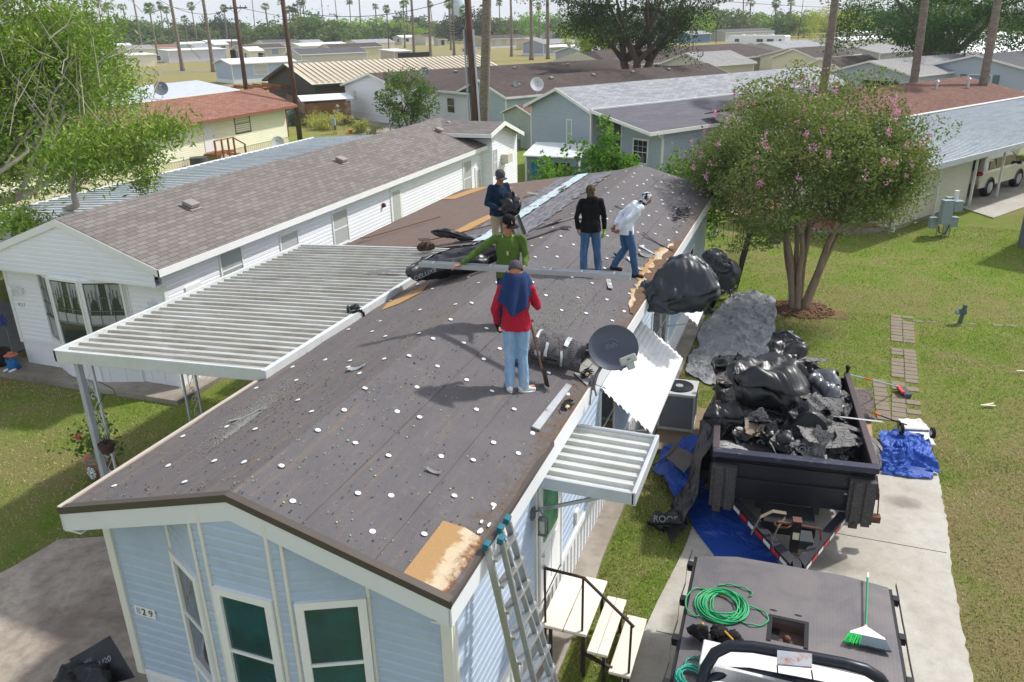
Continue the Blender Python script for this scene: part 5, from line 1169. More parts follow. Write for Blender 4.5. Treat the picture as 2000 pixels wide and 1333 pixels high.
# broadleaf bush beyond the blue home
def shrub(label, c, r, n, size, mat, name='shrub', cat='shrub', seed=1, asp=.6, stems=8, z0=0, group=None):
    t = thing(name, label, cat, (c[0],c[1],z0), 0, group); P = ell_points(n, np.array([c[0],c[1],c[2]]), r, .45, seed, .6, .9/max(r[0],.5)); P = P[P[:,2] > z0+.03]
    leaves('foliage', P, size, asp, mat, t); m = MB(); rn = random.Random(seed)
    for k in range(stems):
        a = rn.uniform(0,6.28); e = Vector((c[0]+r[0]*.8*math.cos(a)*rn.random(), c[1]+r[1]*.8*math.sin(a)*rn.random(), c[2]+r[2]*rn.uniform(.2,1.15))); m.tube([(c[0]+rn.uniform(-.15,.15),c[1]+rn.uniform(-.15,.15),z0),(c[0]*.6+e.x*.4,c[1]*.6+e.y*.4,(z0+e.z)*.55),tuple(e)],[.02+.015*r[2],.014,.005],5,False)
    put('stem', m, MT['twig_grey'], t); return t
bl = leafm('bright_bush_leaf', sr(74,124,40), sr(128,166,62), sr(66,104,38), .35)
shrub('glossy bright green bush behind the blue roof, left part beside the small shed', (-8.6,29.0,2.0), (1.5,1.2,1.25), 5200, .17, bl, seed=2)
shrub('tall sprouting bush in front of the dark doorway of the grey blue home', (-7.1,29.3,2.6), (.9,.9,1.6), 3600, .17, bl, seed=3)
shrub('bright green bush behind the roof ridge under the small window', (-5.6,29.0,2.1), (1.4,1.1,1.3), 4600, .17, bl, seed=4)
shrub('straggly bush between roof ridge and crape myrtle', (-3.9,28.6,2.0), (1.2,1.1,1.3), 3400, .15, bl, seed=5)
# mid distance trees
def tree(name, label, base, H, rx, ry, rz_, n, size, mat, trm=None, seed=1, r=.2, lean=(0,0), trunks=1, group=None, split=.35, lump=.45, bare=0):
    t = thing(name, label, 'tree', (base[0],base[1],0), 0, group); b = Vector((base[0],base[1],0)); rn = random.Random(seed); zc = H-rz_
    m = MB()
    for k in range(trunks):
        a = 6.28*k/trunks+rn.random(); d = Vector((math.cos(a),math.sin(a),0))*(.0 if trunks == 1 else .35)
        P = [b+d*.3*r, b+d*H*.12+Vector((lean[0]*.2,lean[1]*.2,H*split*.5)), b+d*H*.3+Vector((lean[0]*.5,lean[1]*.5,H*split))]; m.tube(P, [r*1.2,r*.9,r*.75], 8)
        for j in range(6):
            aa = 6.28*j/6+rn.random(); e = b+Vector((lean[0]+rx*.65*math.cos(aa), lean[1]+ry*.65*math.sin(aa), zc+rz_*rn.uniform(-.4,.6))); mid = P[-1]*.5+e*.5+Vector((0,0,-.1*H*rn.random())); m.tube([P[-1], mid, e], [r*.55,r*.32,r*.12], 6, False)
    put('trunk', m, trm or barkd, t, smooth=True)
    leaves('crown', ell_points(n, np.array([b.x+lean[0],b.y+lean[1],zc]), (rx,ry,rz_), .5, seed, lump, 1.6/rx), size, .6, mat, t); return t
lf_dk = leafm('dark_oak_leaf', sr(40,64,34), sr(74,96,48), sr(52,72,38), .2, obj=.25); lf_md = leafm('mid_leaf', sr(66,98,44), sr(112,138,62), sr(84,108,54), .3, obj=.35)
lf_lm = leafm('lime_leaf', sr(98,146,44), sr(158,186,66), sr(120,156,56), .4, obj=.2); lf_yl = leafm('yellow_green_leaf', sr(130,148,48), sr(178,178,66), sr(146,152,62), .4)
p = at(1238,208); tree('oak_tree','large dark live oak with a forked trunk behind the brown roofs',(p.x,p.y),14.2,8.6,7.0,4.6,34000,.22,lf_dk,seed=11,r=.5,trunks=3,split=.3,lump=.5)
p = at(1176,158); tree('forked_tree','small bright green tree with several thin stems beside the oak',(p.x,p.y),8.0,3.6,3.4,2.3,7500,.26,lf_lm,seed=12,r=.16,trunks=4,split=.42,lump=.6,lean=(-1.2,0))
tree('clothesline_bush','round olive green tree beside the antenna mast at the brown roofed home',tuple(at(800,262)[:2]),4.6,2.2,2.2,1.9,5200,.2,lf_md,seed=13,r=.1,trunks=2)
p = at_d(1835,125,105); tree('dark_tree','huge dark green tree with wide crown at the upper right',(p.x,p.y),13.8,11.0,8,5.4,34000,.28,leafm('deep_green_leaf', sr(42,82,34), sr(84,122,48), sr(54,88,38), .25),seed=14,r=.6,trunks=2,split=.3,lump=.45)
p = at_d(1990,122,110); tree('dark_tree','second dark green tree cut by the right edge',(p.x+6,p.y+4),13.5,8,7,5.2,14000,.3,MT['deep_green_leaf'],seed=15,r=.5)
p = at(1632,82); tree('yellow_green_tree','yellow green rounded tree left of the huge dark tree',(p.x,p.y),11,9.5,9,5.6,12000,.42,lf_yl,seed=16,r=.4,trunks=3,split=.3)
p = at(1360,82); tree('yellow_green_tree','bright lime tree right of the live oak',(p.x,p.y),10.5,7,6,4.6,8000,.42,lf_lm,seed=17,r=.35,trunks=2)
p = at(1165,85); tree('grey_tree','thin grey green tree behind the lime tree',(p.x-10,p.y),8,5,5,3.2,3500,.4,lf_md,seed=18,r=.25,trunks=3)
# tree line: prototypes copied with their own size and turn
protos = []
for k, (mt, n_, s_, lab) in enumerate(((lf_md,3600,.8,'mid green broad tree of the park tree line'),(lf_lm,3200,.8,'lime green round tree of the park tree line'),(lf_dk,3600,.85,'dark green tree of the park tree line'),(lf_md,3000,.9,'soft green wide tree of the park tree line'))):
    protos.append(tree('park_tree', lab, (0,0), 9.5, 8, 7, 4.5 if k != 3 else 4.9, n_, s_, mt, seed=30+k, r=.4, group='broad trees of the park tree line', lump=.5))
PALMS = []; TREES = []; used = [False]*4
TL = ('mid green broad tree','lime green round tree','dark green tree','soft green wide tree')
def plant(px, py, k, s, zs=1.0):
    p = at(px, py)
    if math.hypot(p.x,p.y) > 520: p = at_d(px, py, 420); p.z = 0
    if not used[k]: o = protos[k]; used[k] = True
    else: o = copy_tree(protos[k])
    TREES.append((px, o, TL[k], '')); o.location = (p.x, p.y, 0); o.scale = (s, s, s*zs); o.rotation_euler.z = random.uniform(0,6.28); return o
rn = random.Random(2)
for (px, py, k, s, zs) in ((430,82,2,1.2,1.1),(385,84,2,1.0,1),(470,82,0,.9,1),(610,78,0,1.5,1),(560,76,3,1.0,1),(645,78,1,1.0,1),(700,74,1,1.1,1),(745,82,1,1.2,1),(790,86,1,1.0,1),(325,78,0,1.2,1),(270,76,3,1.2,1),(225,80,0,1.2,1),(150,90,2,1.4,1.2),(880,74,0,1.0,1),(935,74,0,1.1,1),(985,72,3,1.1,1),(1010,72,1,.9,1),(1100,76,0,1.2,1),(1140,72,3,1.2,1),(1440,72,0,1.0,1),(1490,70,3,1.1,1),(1530,74,0,1.0,1),(1570,74,1,1.0,1),(1415,72,2,1.0,1)): plant(px,py,k,s*1.0,zs)
for i in range(58):
    px = -260+2600*i/57+rn.uniform(-20,20); d = rn.uniform(330,520); p = at_d(px, 60, d); k = rn.choice((0,0,3,2,1,3)); o = protos[k] if not used[k] else copy_tree(protos[k]); used[k] = True
    TREES.append((px, o, 'farther '+TL[k], '')); o.location = (p.x,p.y,0); s = rn.uniform(.8,1.35); o.scale = (s*1.25,s*1.25,s*rn.uniform(.8,1.15)); o.rotation_euler.z = rn.uniform(0,6.28)
C3 = []
for i in range(26000):
    px = rn.uniform(-500,2500); d = rn.uniform(480,900); q = CR*(px-1000)+CF*FPX; q = Vector((q.x,q.y,0)).normalized()*d; C3.append((q.x, q.y, rn.uniform(0,1)**.7*(6.5+3.5*noise.noise(Vector((q.x*.02,q.y*.02,0)))+1.5*noise.noise(Vector((q.x*.09,q.y*.09,3))))))
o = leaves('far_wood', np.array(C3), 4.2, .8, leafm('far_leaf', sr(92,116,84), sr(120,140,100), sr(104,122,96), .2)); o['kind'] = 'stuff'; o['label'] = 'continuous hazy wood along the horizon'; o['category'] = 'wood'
# ------------------------------------------------------------------ palms, poles
ptk = pbr('palm_trunk', sr(136,124,112), .9, var=.25, vs=2, sc=(1,1,3), c2=sr(104,94,84), bump=.5, bs=12); pfr = leafm('palm_frond', sr(76,110,50), sr(120,146,70), None, .3); pdd = pbr('dead_frond', sr(150,118,86), .9, var=.25)
def frond_mesh(R_, n, lo, hi, seed, dead=False):
    m = MB(); rn = random.Random(seed)
    for k in range(n):
        a = rn.uniform(0,6.28); e = rn.uniform(lo, hi); d = Vector((math.cos(a)*math.cos(e), math.sin(a)*math.cos(e), math.sin(e))); L = R_*rn.uniform(.75,1.1)
        side = d.cross(Vector((0,0,1))).normalized(); upv = side.cross(d); c = d*L*.45
        for j in range(9):
            b = (j-4)/4*1.15; dd = (d*math.cos(b)+side*math.sin(b)).normalized(); tip = c+dd*L*.58-Vector((0,0,.12*L+.18*L*abs(b))); w = side*math.cos(b)-d*math.sin(b)
            m.poly([c, c+dd*L*.3+w*L*.055, tip, c+dd*L*.3-w*L*.055])
        m.poly([Vector((0,0,0)), c+side*.02*L, c-side*.02*L])
    return m
pa_me = mesh_from('frond_crown', *(lambda q:(q.v,q.f))(frond_mesh(1.7,34,-.75,1.25,1)), pfr, False, False); pb_me = mesh_from('frond_crown', *(lambda q:(q.v,q.f))(frond_mesh(1.6,24,-.9,1.2,2)), pfr, False, False)
pd_me = mesh_from('dead_skirt', *(lambda q:(q.v,q.f))(frond_mesh(1.3,26,-1.45,-.8,3)), pdd, False, False)
PN = [0]
def palm(base, top, r=.24, label=None, s=1.0, skirt=False):
    PN[0] += 1; b = Vector(base); tp_ = Vector(top); t = thing('palm_tree', label or 'tall slim fan palm standing among the park homes', 'palm tree', tuple(b), 0, 'fan palms of the park'); m = MB(); P = []; Rr_ = []
    for i in range(41):
        f = i/40; bend = math.sin(f*math.pi)*.02*(tp_-b).length; P.append(b.lerp(tp_, f)+Vector((bend*.3,0,0))); Rr_.append(r*(1.45-.35*min(1,f*8)-.35*f)*(1+.07*(i%2)))
    m.tube(P, Rr_, 9); put('trunk', m, ptk, t, smooth=True)
    o = bpy.data.objects.new('crown', pa_me if PN[0] % 2 else pb_me); COL.objects.link(o); o.parent = t; o.location = tp_-b; o.rotation_euler.z = random.random()*6; o.scale = (s,s,s*random.uniform(.85,1.1))
    if skirt or PN[0] % 3 == 0:
        o = bpy.data.objects.new('dead_skirt', pd_me); COL.objects.link(o); o.parent = t; o.location = tp_-b; o.scale = (s,s,s)
    return t
def palm_px(x0, y0, x1, y1, r=.24, out=False, dist=None, **k):
    b = at(x0, y0) if dist is None else at_d(x0, y0, dist); b.z = 0
    d = math.hypot(b.x, b.y)
    if d > 380 or d < 0: d = 380; b = at_d(x0,y0,d); b.z = 0
    t1 = at_d(x1, y1, d)
    if out: dv = (t1-b); t1 = b+dv*(1.0+3.5/dv.z)*1.0
    t = palm(b, t1, r, **k)
    if 'label' not in k: PALMS.append((x0, t, ('thick' if r > .33 else 'slender' if r < .23 else 'tall')+' fan palm', '' if not out else ', cut by the top edge'))
    return t
for a in ((279,102,260,0,.34,1),(357,139,332,0,.34,1),(417,141,396,0,.34,1),(253,80,240,15,.3,0),(310,120,291,17,.24,0),(318,66,312,10,.22,0),(332,80,324,20,.24,0),(366,80,360,38,.24,0),(378,40,373,12,.24,0),(192,128,180,60,.3,0),(214,66,210,12,.26,0),(197,70,192,6,.24,0),(500,84,492,0,.18,1),(526,75,518,14,.36,0),(439,50,437,16,.26,0),(556,70,549,6,.24,0),(590,69,585,4,.26,0),(598,78,591,2,.3,0),(566,44,564,20,.22,0),(574,44,572,20,.22,0),(578,44,576,16,.22,0),(634,78,627,0,.18,1),(662,83,654,0,.2,1),(706,82,701,0,.3,1),(683,40,682,2,.22,0),(734,42,733,14,.3,0),(755,40,755,18,.3,0),(791,94,787,10,.28,0),(797,82,793,2,.28,0),(809,113,803,0,.34,1),(841,112,836,0,.34,1),(847,64,840,10,.22,0),(881,98,877,6,.28,0),(887,109,883,0,.3,1),(911,108,909,22,.3,0),(944,107,948,20,.46,0),(976,66,975,6,.26,0),(999,111,997,0,.3,1),(1038,118,1036,0,.4,1),(1066,70,1067,0,.3,1),(1070,116,1069,0,.36,1),(1053,60,1052,12,.24,0),(1449,66,1452,0,.3,1),(1464,54,1466,6,.36,0),(1513,56,1516,6,.36,0),(1540,68,1545,6,.4,0),(1283,60,1282,10,.24,0),(1262,60,1261,12,.24,0),(20,90,12,14,.3,0),(60,80,54,8,.3,0),(115,84,106,12,.3,0)):
    palm_px(a[0],a[1],a[2],a[3],a[4],bool(a[5]), s=1.15 if a[5] else (1.5 if a[4] > .33 else 1.25), skirt=a[4] > .4)
palm_px(941,230,950,-60,.33,True,dist=58,label='thick grey palm trunk standing right behind the utility pole')
palm_px(1606,160,1630,-5,.26,True,dist=56,label='leaning bare palm trunk left of the garage')
palm_px(1783,174,1806,-5,.26,True,dist=60,label='leaning bare palm trunk in front of the garage')
palm_px(1922,158,1948,-5,.26,True,dist=60,label='leaning bare palm trunk in front of the shuttered blue home')
pw = pbr('pole_wood', sr(100,78,66), .9, var=.2, sc=(1,1,.3), c2=sr(78,62,54), bump=.4, bs=20)
def pole(label, x0, y0, x1, y1, dist, r, arm=False, h_ext=3.0, conduit=False):
    b = at_d(x0,y0,dist); b.z = 0; e = at_d(x1,y1,dist); dv = e-b; e = b+dv*(1+h_ext/dv.z); t = thing('utility_pole', label, 'utility pole', tuple(b))
    m = MB(); m.tube([b, b.lerp(e,.5), e], [r*1.15,r*.95,r*.8], 12); put('shaft', m, pw, t, smooth=True)
    if arm:
        m = MB(); c = at_d(460,16,dist); d = Vector((1,.18,0)).normalized(); m.beam(c-d*1.15, c+d*1.15, .1,.12); m.tube([c-d*.6, c-Vector((0,0,.6))],.02,5); m.tube([c+d*.6, c-Vector((0,0,.6))],.02,5); ca = put('crossarm', m, pw, t)
        m = MB()
        for k in (-1,-.45,.5,1): m.cyl((c+d*k)[:2], .05, c.z+.06, c.z+.22, 8, .03)
        put('insulator', m, pbr('ceramic', sr(90,92,96), .4), ca)
    if conduit:
        for dx, rr, c_ in ((-.32,.045,sr(176,178,182)),(.26,.05,sr(186,190,196)),(-.2,.02,sr(50,50,52))):
            m = MB(); m.tube([b+Vector((dx,-.1,0)), b.lerp(e,.62)+Vector((dx*.85,-.1,0))], rr, 8); put('conduit', m, pbr('conduit_%d' % int(c_[0]*99), c_, .5, .3), t)
        m = MB(); q = at_d(925,22,dist)
        for k in range(5):
            P = [q+Vector((.1,-.1,.2-.1*k))]
            for j in range(10):
                a = j/9*3.14; P.append(q+Vector((-.7-.5*math.cos(a+3.14)*(.8+.1*k)-.35, -.1, -.55*math.sin(a)-.12*k)))
            m.tube(P, .014, 5, False)
        put('cable_loop', m, steelblack, t)
        m = MB(); m.box(b.x-.5,b.y-.25,.8,b.x-.2,b.y-.02,1.5); put('cable_box', m, pbr('box_brown', sr(70,56,50), .7), t)
    return t
pole('brown utility pole with crossarm behind the red roof', 481,178,457,0,84,.2,True,1.5)
pole('tall brown utility pole behind the wooden pergola', 577,192,552,0,62,.17)
pole('big brown utility pole with grey conduits behind the white home', 936,305,912,-20,41,.18,False,3,True)
for (x0,y0,x1,y1) in ((1559,74,1569,0),(453,108,451,46),(660,80,661,44),(760,118,758,46),(482,86,481,50),(1400,60,1401,20)):
    d = min(math.hypot(*at(x0,y0)[:2]),300); b = at_d(x0,y0,d); b.z = 0; e = at_d(x1,y1,d); t = thing('light_pole','thin park light pole '+{1559:'left of the yellow green tree',453:'left of the crossarm utility pole',660:'among the white roofs',760:'in front of the cream gable window',482:'behind the crossarm utility pole',1400:'behind the hip roofed home'}[x0],'light pole',tuple(b),0,'thin light poles of the park'); m = MB(); m.tube([b,e],[.14,.09],6); put('shaft', m, pw, t); m = MB(); m.ell(e+Vector((.2,0,.1)),.25,.2,.12,n=8,m=4); put('lamp_head', m, alum, t)
def wire(x0,y0,d0,x1,y1,d1,sag=1.0,r=.02,lab=''):
    a = at_d(x0,y0,d0); b = at_d(x1,y1,d1); m = MB(); m.tube([a.lerp(b,k/12)-Vector((0,0,sag*4*(k/12)*(1-k/12))) for k in range(13)], r, 4, False); solo('power_line', m, MT['black_steel'], 'thin power line '+lab, 'power line', 'power lines across the park', smooth=False)
wire(1400,2,90,2100,10,110,.6,lab='crossing the huge dark tree at the upper right'); wire(460,14,84,930,60,150,1.2,lab='sagging right from the crossarm pole'); wire(300,-6,84,460,14,84,1.0,lab='running left from the crossarm pole'); wire(552,20,62,900,-6,60,.8,lab='running right from the pole by the pergola')
# water tower
p = at_d(893,40,420); t = thing('water_tower','pale water tower column rising behind the palms','water tower',(p.x,p.y,0)); m = MB(); m.cyl((p.x,p.y),4.2,0,26,24); z_ = at_d(893,22,420).z; put('column', m, pbr('tower_paint', sr(196,208,216), .6), t, smooth=True); m = MB(); m.lathe([(4.2,24),(9,30),(10,36),(8,41),(.1,43)], (p.x,p.y,0)); put('tank', m, MT['tower_paint'], t, smooth=True)
# yard things near the pergola
pg = thing('pergola','brown wooden pergola with posts behind the yellow house','pergola',tuple(at(545,200)[:2])+(0,)); c = at(545,185,0); m = MB(); c = at(548,165,2.5)
for k in range(9): m.beam(c+u*(-4+k*1.0)-v*2.4, c+u*(-4+k*1.0)+v*2.4, .12,.2)
for k in (-2.2,2.2): m.beam(c-u*4.4+v*k-Vector((0,0,.2)), c+u*4.4+v*k-Vector((0,0,.2)), .15,.25)
put('rafter_set', m, pbr('pergola_wood', sr(150,98,64), .8, var=.2), pg)
for a in (-3.8,0,3.8):
    for b_ in (-2.1,2.1):
        q = c+u*a+v*b_; m = MB(); m.beam((q.x,q.y,0),(q.x,q.y,2.3),.16,.16,(0,1,0)); put('post', m, MT['pergola_wood'], pg)
q = at(600,245); q2 = at(688,240); fz = thing('lean_to_shed','wooden lean-to shed with white sheet roof and lattice','shed',tuple(q)); 
m = MB(); d = (q2-q).normalized(); n = Vector((-d.y,d.x,0)); L_ = (q2-q).length; m.ext([q,q2,q2+Vector((0,0,1.9)),q+Vector((0,0,1.8))], n*.08); m.ext([q,q+n*3.5,q+n*3.5+Vector((0,0,1.8)),q+Vector((0,0,1.8))], d*.08); put('wall', m, pbr('lattice_brown', sr(148,108,74), .85, var=.2, c2=sr(186,166,146), lo=.5, hi=.6, vs=.7), fz)
m = MB(); m.ext([q-d*.3-n*.3+Vector((0,0,2.0)), q2+d*.3-n*.3+Vector((0,0,2.05)), q2+d*.3+n*3+Vector((0,0,2.3)), q-d*.3+n*3+Vector((0,0,2.25))], (0,0,.05)); put('roof_sheet', m, mw, fz)
q = at(578,238); q2 = at(598,243); m = MB(); m.ext([at(548,205), at(600,243), at(600,243)+Vector((0,0,1.7)), at(548,205)+Vector((0,0,1.7))], (.1,.1,0)); solo('board_fence', m, pbr('rusty_board', sr(128,104,90), .9, var=.2), 'weathered rusty board fence beside the lean-to shed', 'fence')
shrub('spiky blue green agave in front of the rusty fence', (at(572,245).x, at(572,245).y, .6), (1.0,1.0,.7), 260, .9, leafm('agave_leaf', sr(96,124,124), sr(128,150,146)), 'agave', 'agave', 21, .12, 1)
for i,(px,py,lab) in enumerate(((625,247,'clump of yellow green ornamental grass by the lean-to shed'),(650,252,'wide dry grass clump left of the fountain'),(705,262,'low scrubby plants beside the white home ridge'))):
    q = at(px,py); shrub(lab, (q.x,q.y,.45), (1.6,1.3,.6), 900, .5, leafm('grass_clump', sr(150,160,90), sr(186,184,120)), 'grass_clump', 'plant', 40+i, .12, 1)
q = at(662,243); fo = thing('garden_fountain','grey tiered garden fountain beside the lean-to shed','fountain',tuple(q)); m = MB(); m.lathe([(.5,0),(.45,.2),(.12,.3),(.12,.6),(.7,.75),(.72,.8),(.1,.78),(.08,1.05),(.42,1.15),(.44,1.2),(.06,1.18),(.05,1.4),(.2,1.5),(.02,1.7)], q, n=16); put('basin', m, conc_slab, fo, smooth=False)
q = at(763,262); an = thing('tv_antenna','white antenna mast with folding arms in front of the round olive tree','antenna',tuple(q)); m = MB(); m.tube([q, q+Vector((0,0,3.0))],.06,8); put('mast', m, pm, an); m = MB(); tq = q+Vector((0,0,2.9)); 
for dx,dz,dy in ((-1.5,-.2,0),(1.3,.1,0),(-.6,.9,.5),(.5,-.9,-.6)): m.tube([tq, tq+Vector((dx,dy,dz))],.04,6)
put('arm', m, pm, an)
for (px,py,lab) in ((1013,292,'grey utility meter post with white conduit by the garden shed'),(655,262,'pale green utility pedestal on the dry lawn'),(1340,88,'small green utility post by the far trees')):
    q = at(px,py); t = thing('meter_post', lab, 'utility box', tuple(q)); m = MB(); m.beam(q, q+Vector((0,0,1.1)), .12,.12,(0,1,0)); m.tube([q+Vector((.1,0,0)), q+Vector((.1,0,1.5))],.05,6); put('post', m, pbr('box_post', sr(130,136,130), .6), t); m = MB(); m.obox(q+Vector((0,-.1,.95)), (.32,.18,.55)); put('meter_box', m, pbr('box_grey', sr(168,176,180), .5, .2), t, bevel=.02)
ch = thing('folding_chair','white folding chair leaning against the pale green shed','chair',tuple(at(1035,288))); q = at(1035,288); m = MB(); 
for s_ in (-.22,.22): m.beam(q+Vector((s_,0,0)), q+Vector((s_,.25,1.0)), .04)
for k in range(4): m.beam(q+Vector((-.22,.06*k,.2+.24*k)), q+Vector((.22,.06*k,.2+.24*k)), .03)
put('frame', m, trimw, ch); m = MB(); m.ext([q+Vector((-.2,.04,.2)),q+Vector((.2,.04,.2)),q+Vector((.2,.14,.6)),q+Vector((-.2,.14,.6))],(0,-.02,0)); put('seat', m, pbr('sky_fabric', sr(150,196,210), .8), ch)
q = at(685,262); m = MB(); m.lathe([(.12,0),(.18,.25),(.2,.28),(.16,.27)], q, n=12); solo('flower_pot', m, pbr('terracotta', sr(196,104,70), .8), 'terracotta flower pot at the end of the patio', 'flower pot')
# ------------------------------------------------------------------ people
def remesh(name, mb, mat, parent, vox=.012, it=6, fold=0.0, ff=9.0, seed=0, label=None, dir_=None):
    iv = PM[parent].inverted(); me = bpy.data.meshes.new('tmp'); me.from_pydata([tuple(iv @ Vector(p)) for p in mb.v], [], mb.f); o = bpy.data.objects.new('tmp', me); COL.objects.link(o)
    r = o.modifiers.new('r', 'REMESH'); r.mode = 'VOXEL'; r.voxel_size = vox; r.use_smooth_shade = True
    s = o.modifiers.new('s', 'SMOOTH'); s.factor = .5; s.iterations = it
    dg = bpy.context.evaluated_depsgraph_get(); m2 = bpy.data.meshes.new_from_object(o.evaluated_get(dg)); bpy.data.objects.remove(o)
    if fold:
        n = len(m2.vertices); co = np.zeros(n*3); nr = np.zeros(n*3); m2.vertices.foreach_get('co', co); m2.vertices.foreach_get('normal', nr); co = co.reshape(-1,3); nr = nr.reshape(-1,3)
        d = np.array([noise.ridged_multi_fractal(Vector((c[0]*ff+seed, c[1]*ff, c[2]*ff*.45)), .8, 2.2, 3, .9, 2.0) for c in co]); d = d-d.mean(); co = co+nr*(d*fold)[:,None]; m2.vertices.foreach_set('co', co.ravel()); m2.update()
    m2.materials.clear(); m2.materials.append(mat); m2.polygons.foreach_set('use_smooth', np.ones(len(m2.polygons), bool)); m2.name = name
    o = bpy.data.objects.new(name, m2); COL.objects.link(o); o.parent = parent; PM[o] = PM[parent]
    if label: o['label'] = label
    return o
def cloth(name, c, var=.1, rough=.85, c2=None, lo=.45, hi=.6, vs=6, fade=None):
    t = NT(name); v = t.map('Object'); a = t.noise(v, vs, 6, .7); x = t.mix(a, mul(c, 1-var*1.5), mul(c, 1+var*1.5))
    if c2: x = t.mix(t.ramp(t.noise(v, vs*1.5, 3, .5), lo, hi), x, c2)
    if fade: x = t.mix(t.math('MULTIPLY', t.ramp(t.noise(t.map('Object', (3,3,.7)), 3, 5, .7), .5, .68), .7), x, fade)
    t.col(x); t.bump(t.noise(v, 260, 2, .5), .25, .002); return t.fin(rough, 0, .15)
skin = pbr('skin', sr(176,122,96), .55, var=.08, vs=8); skin2 = pbr('skin_tan', sr(158,106,80), .55, var=.08, vs=8)
def limb(m, pts, rs, n=12):
    for i in range(len(pts)-1): m.tube([pts[i], pts[i+1]], [rs[i], rs[i+1]], n)
    for p, r in zip(pts, rs): m.ell(p, r, r, r, n=n, m=8)
def rings(m, R_, right, n=20):
    """flat ended loft of ellipses: (centre, rx, ry)"""
    b = len(m.v); k = len(R_); right = Vector(right).normalized()
    for i, (c, rx, ry) in enumerate(R_):
        t = (Vector(R_[min(i+1,k-1)][0])-Vector(R_[max(i-1,0)][0])).normalized(); f = t.cross(right).normalized(); r_ = f.cross(t)
        for j in range(n):
            a = 2*math.pi*j/n; s_ = abs(math.cos(a))**.85*math.copysign(1,math.cos(a)); m.v.append(tuple(Vector(c)+r_*rx*s_+f*ry*math.sin(a)))
    for i in range(k-1):
        for j in range(n): j2 = (j+1)%n; m.f.append((b+i*n+j,b+i*n+j2,b+(i+1)*n+j2,b+(i+1)*n+j))
    m.f.append(tuple(range(b+n-1,b-1,-1))); m.f.append(tuple(range(b+(k-1)*n,b+k*n)))
def hand(m, w, d, out, side=1, curl=.6, s=1.0):
    """palm, four unequal bent fingers and a thumb; d = along the hand, out = back of hand normal"""
    d = Vector(d).normalized(); out = Vector(out); out = (out-d*out.dot(d)).normalized(); x = d.cross(out)*side
    M3 = Matrix((x, d, out)).transposed(); c = w+d*.045*s; m.ell(c, .042*s, .052*s, .017*s, M3, 12, 8); m.tube([w-d*.03, w+d*.02], [.026*s,.028*s], 10)
    for k, (off, L) in enumerate(((-.030,.066),(-.010,.076),(.010,.071),(.029,.055))):
        b = w+(d*.085+x*off)*s; a = curl*.7; p1 = b+(d*math.cos(a)-out*math.sin(a))*L*.5*s; a2 = curl*1.9; p2 = p1+(d*math.cos(a2)-out*math.sin(a2))*L*.5*s; limb(m, [b-d*.01, p1, p2], [.0100*s,.0088*s,.0075*s], 8)
    b = w+(d*.03-x*.030)*s; p1 = b+(d*.6-x*.75-out*.25).normalized()*.038*s; p2 = p1+(d*.9-x*.1-out*.5).normalized()*.03*s; limb(m, [b, p1, p2], [.013*s,.011*s,.009*s], 8)
def head(m, c, f, up, s=1.0):
    f = Vector(f).normalized(); up = Vector(up); up = (up-f*up.dot(f)).normalized(); x = f.cross(up); M3 = Matrix((x, f, up)).transposed(); P = lambda a,b,c_: c+(x*a+f*b+up*c_)*s
    m.ell(P(0,-.008,.02), .074*s,.093*s,.092*s, M3, 20, 14); m.ell(P(0,.022,-.045), .056*s,.066*s,.068*s, M3, 16, 10); m.ell(P(0,.062,-.088), .028*s,.026*s,.022*s, M3)
    limb(m, [P(0,.082,.015), P(0,.104,-.022)], [.010*s,.016*s], 8); m.ell(P(0,.076,.028), .052*s,.016*s,.011*s, M3); m.ell(P(0,.083,-.055), .024*s,.012*s,.010*s, M3)
    for sd in (-1,1): m.ell(P(.076*sd,-.008,-.008), .012*s,.022*s,.033*s, M3); m.ell(P(.036*sd,.055,-.02), .022*s,.022*s,.02*s, M3)
    return M3, P
def facebits(par, P, M3, s=1.0, moustache=False, hair=sr(30,26,26)):
    for sd in (-1,1):
        m = MB(); m.ell(P(.031*sd,.077,.004), .012*s,.009*s,.007*s, M3, 8, 6); put('eye', m, pbr('eye_dark', sr(38,28,26), .3), par, smooth=True)
        m = MB(); m.ell(P(.031*sd,.088,.026), .019*s,.006*s,.004*s, M3, 8, 6); put('eyebrow', m, pbr('hair_black', hair, .8), par)
    m = MB(); m.ell(P(0,.095,-.056), .021*s,.005*s,.004*s, M3, 8, 6); put('mouth', m, pbr('lip', sr(128,70,62), .6), par, smooth=True)
    if moustache: m = MB(); m.ell(P(0,.096,-.042), .026*s,.006*s,.006*s, M3, 8, 6); put('moustache', m, MT['hair_black'], par)
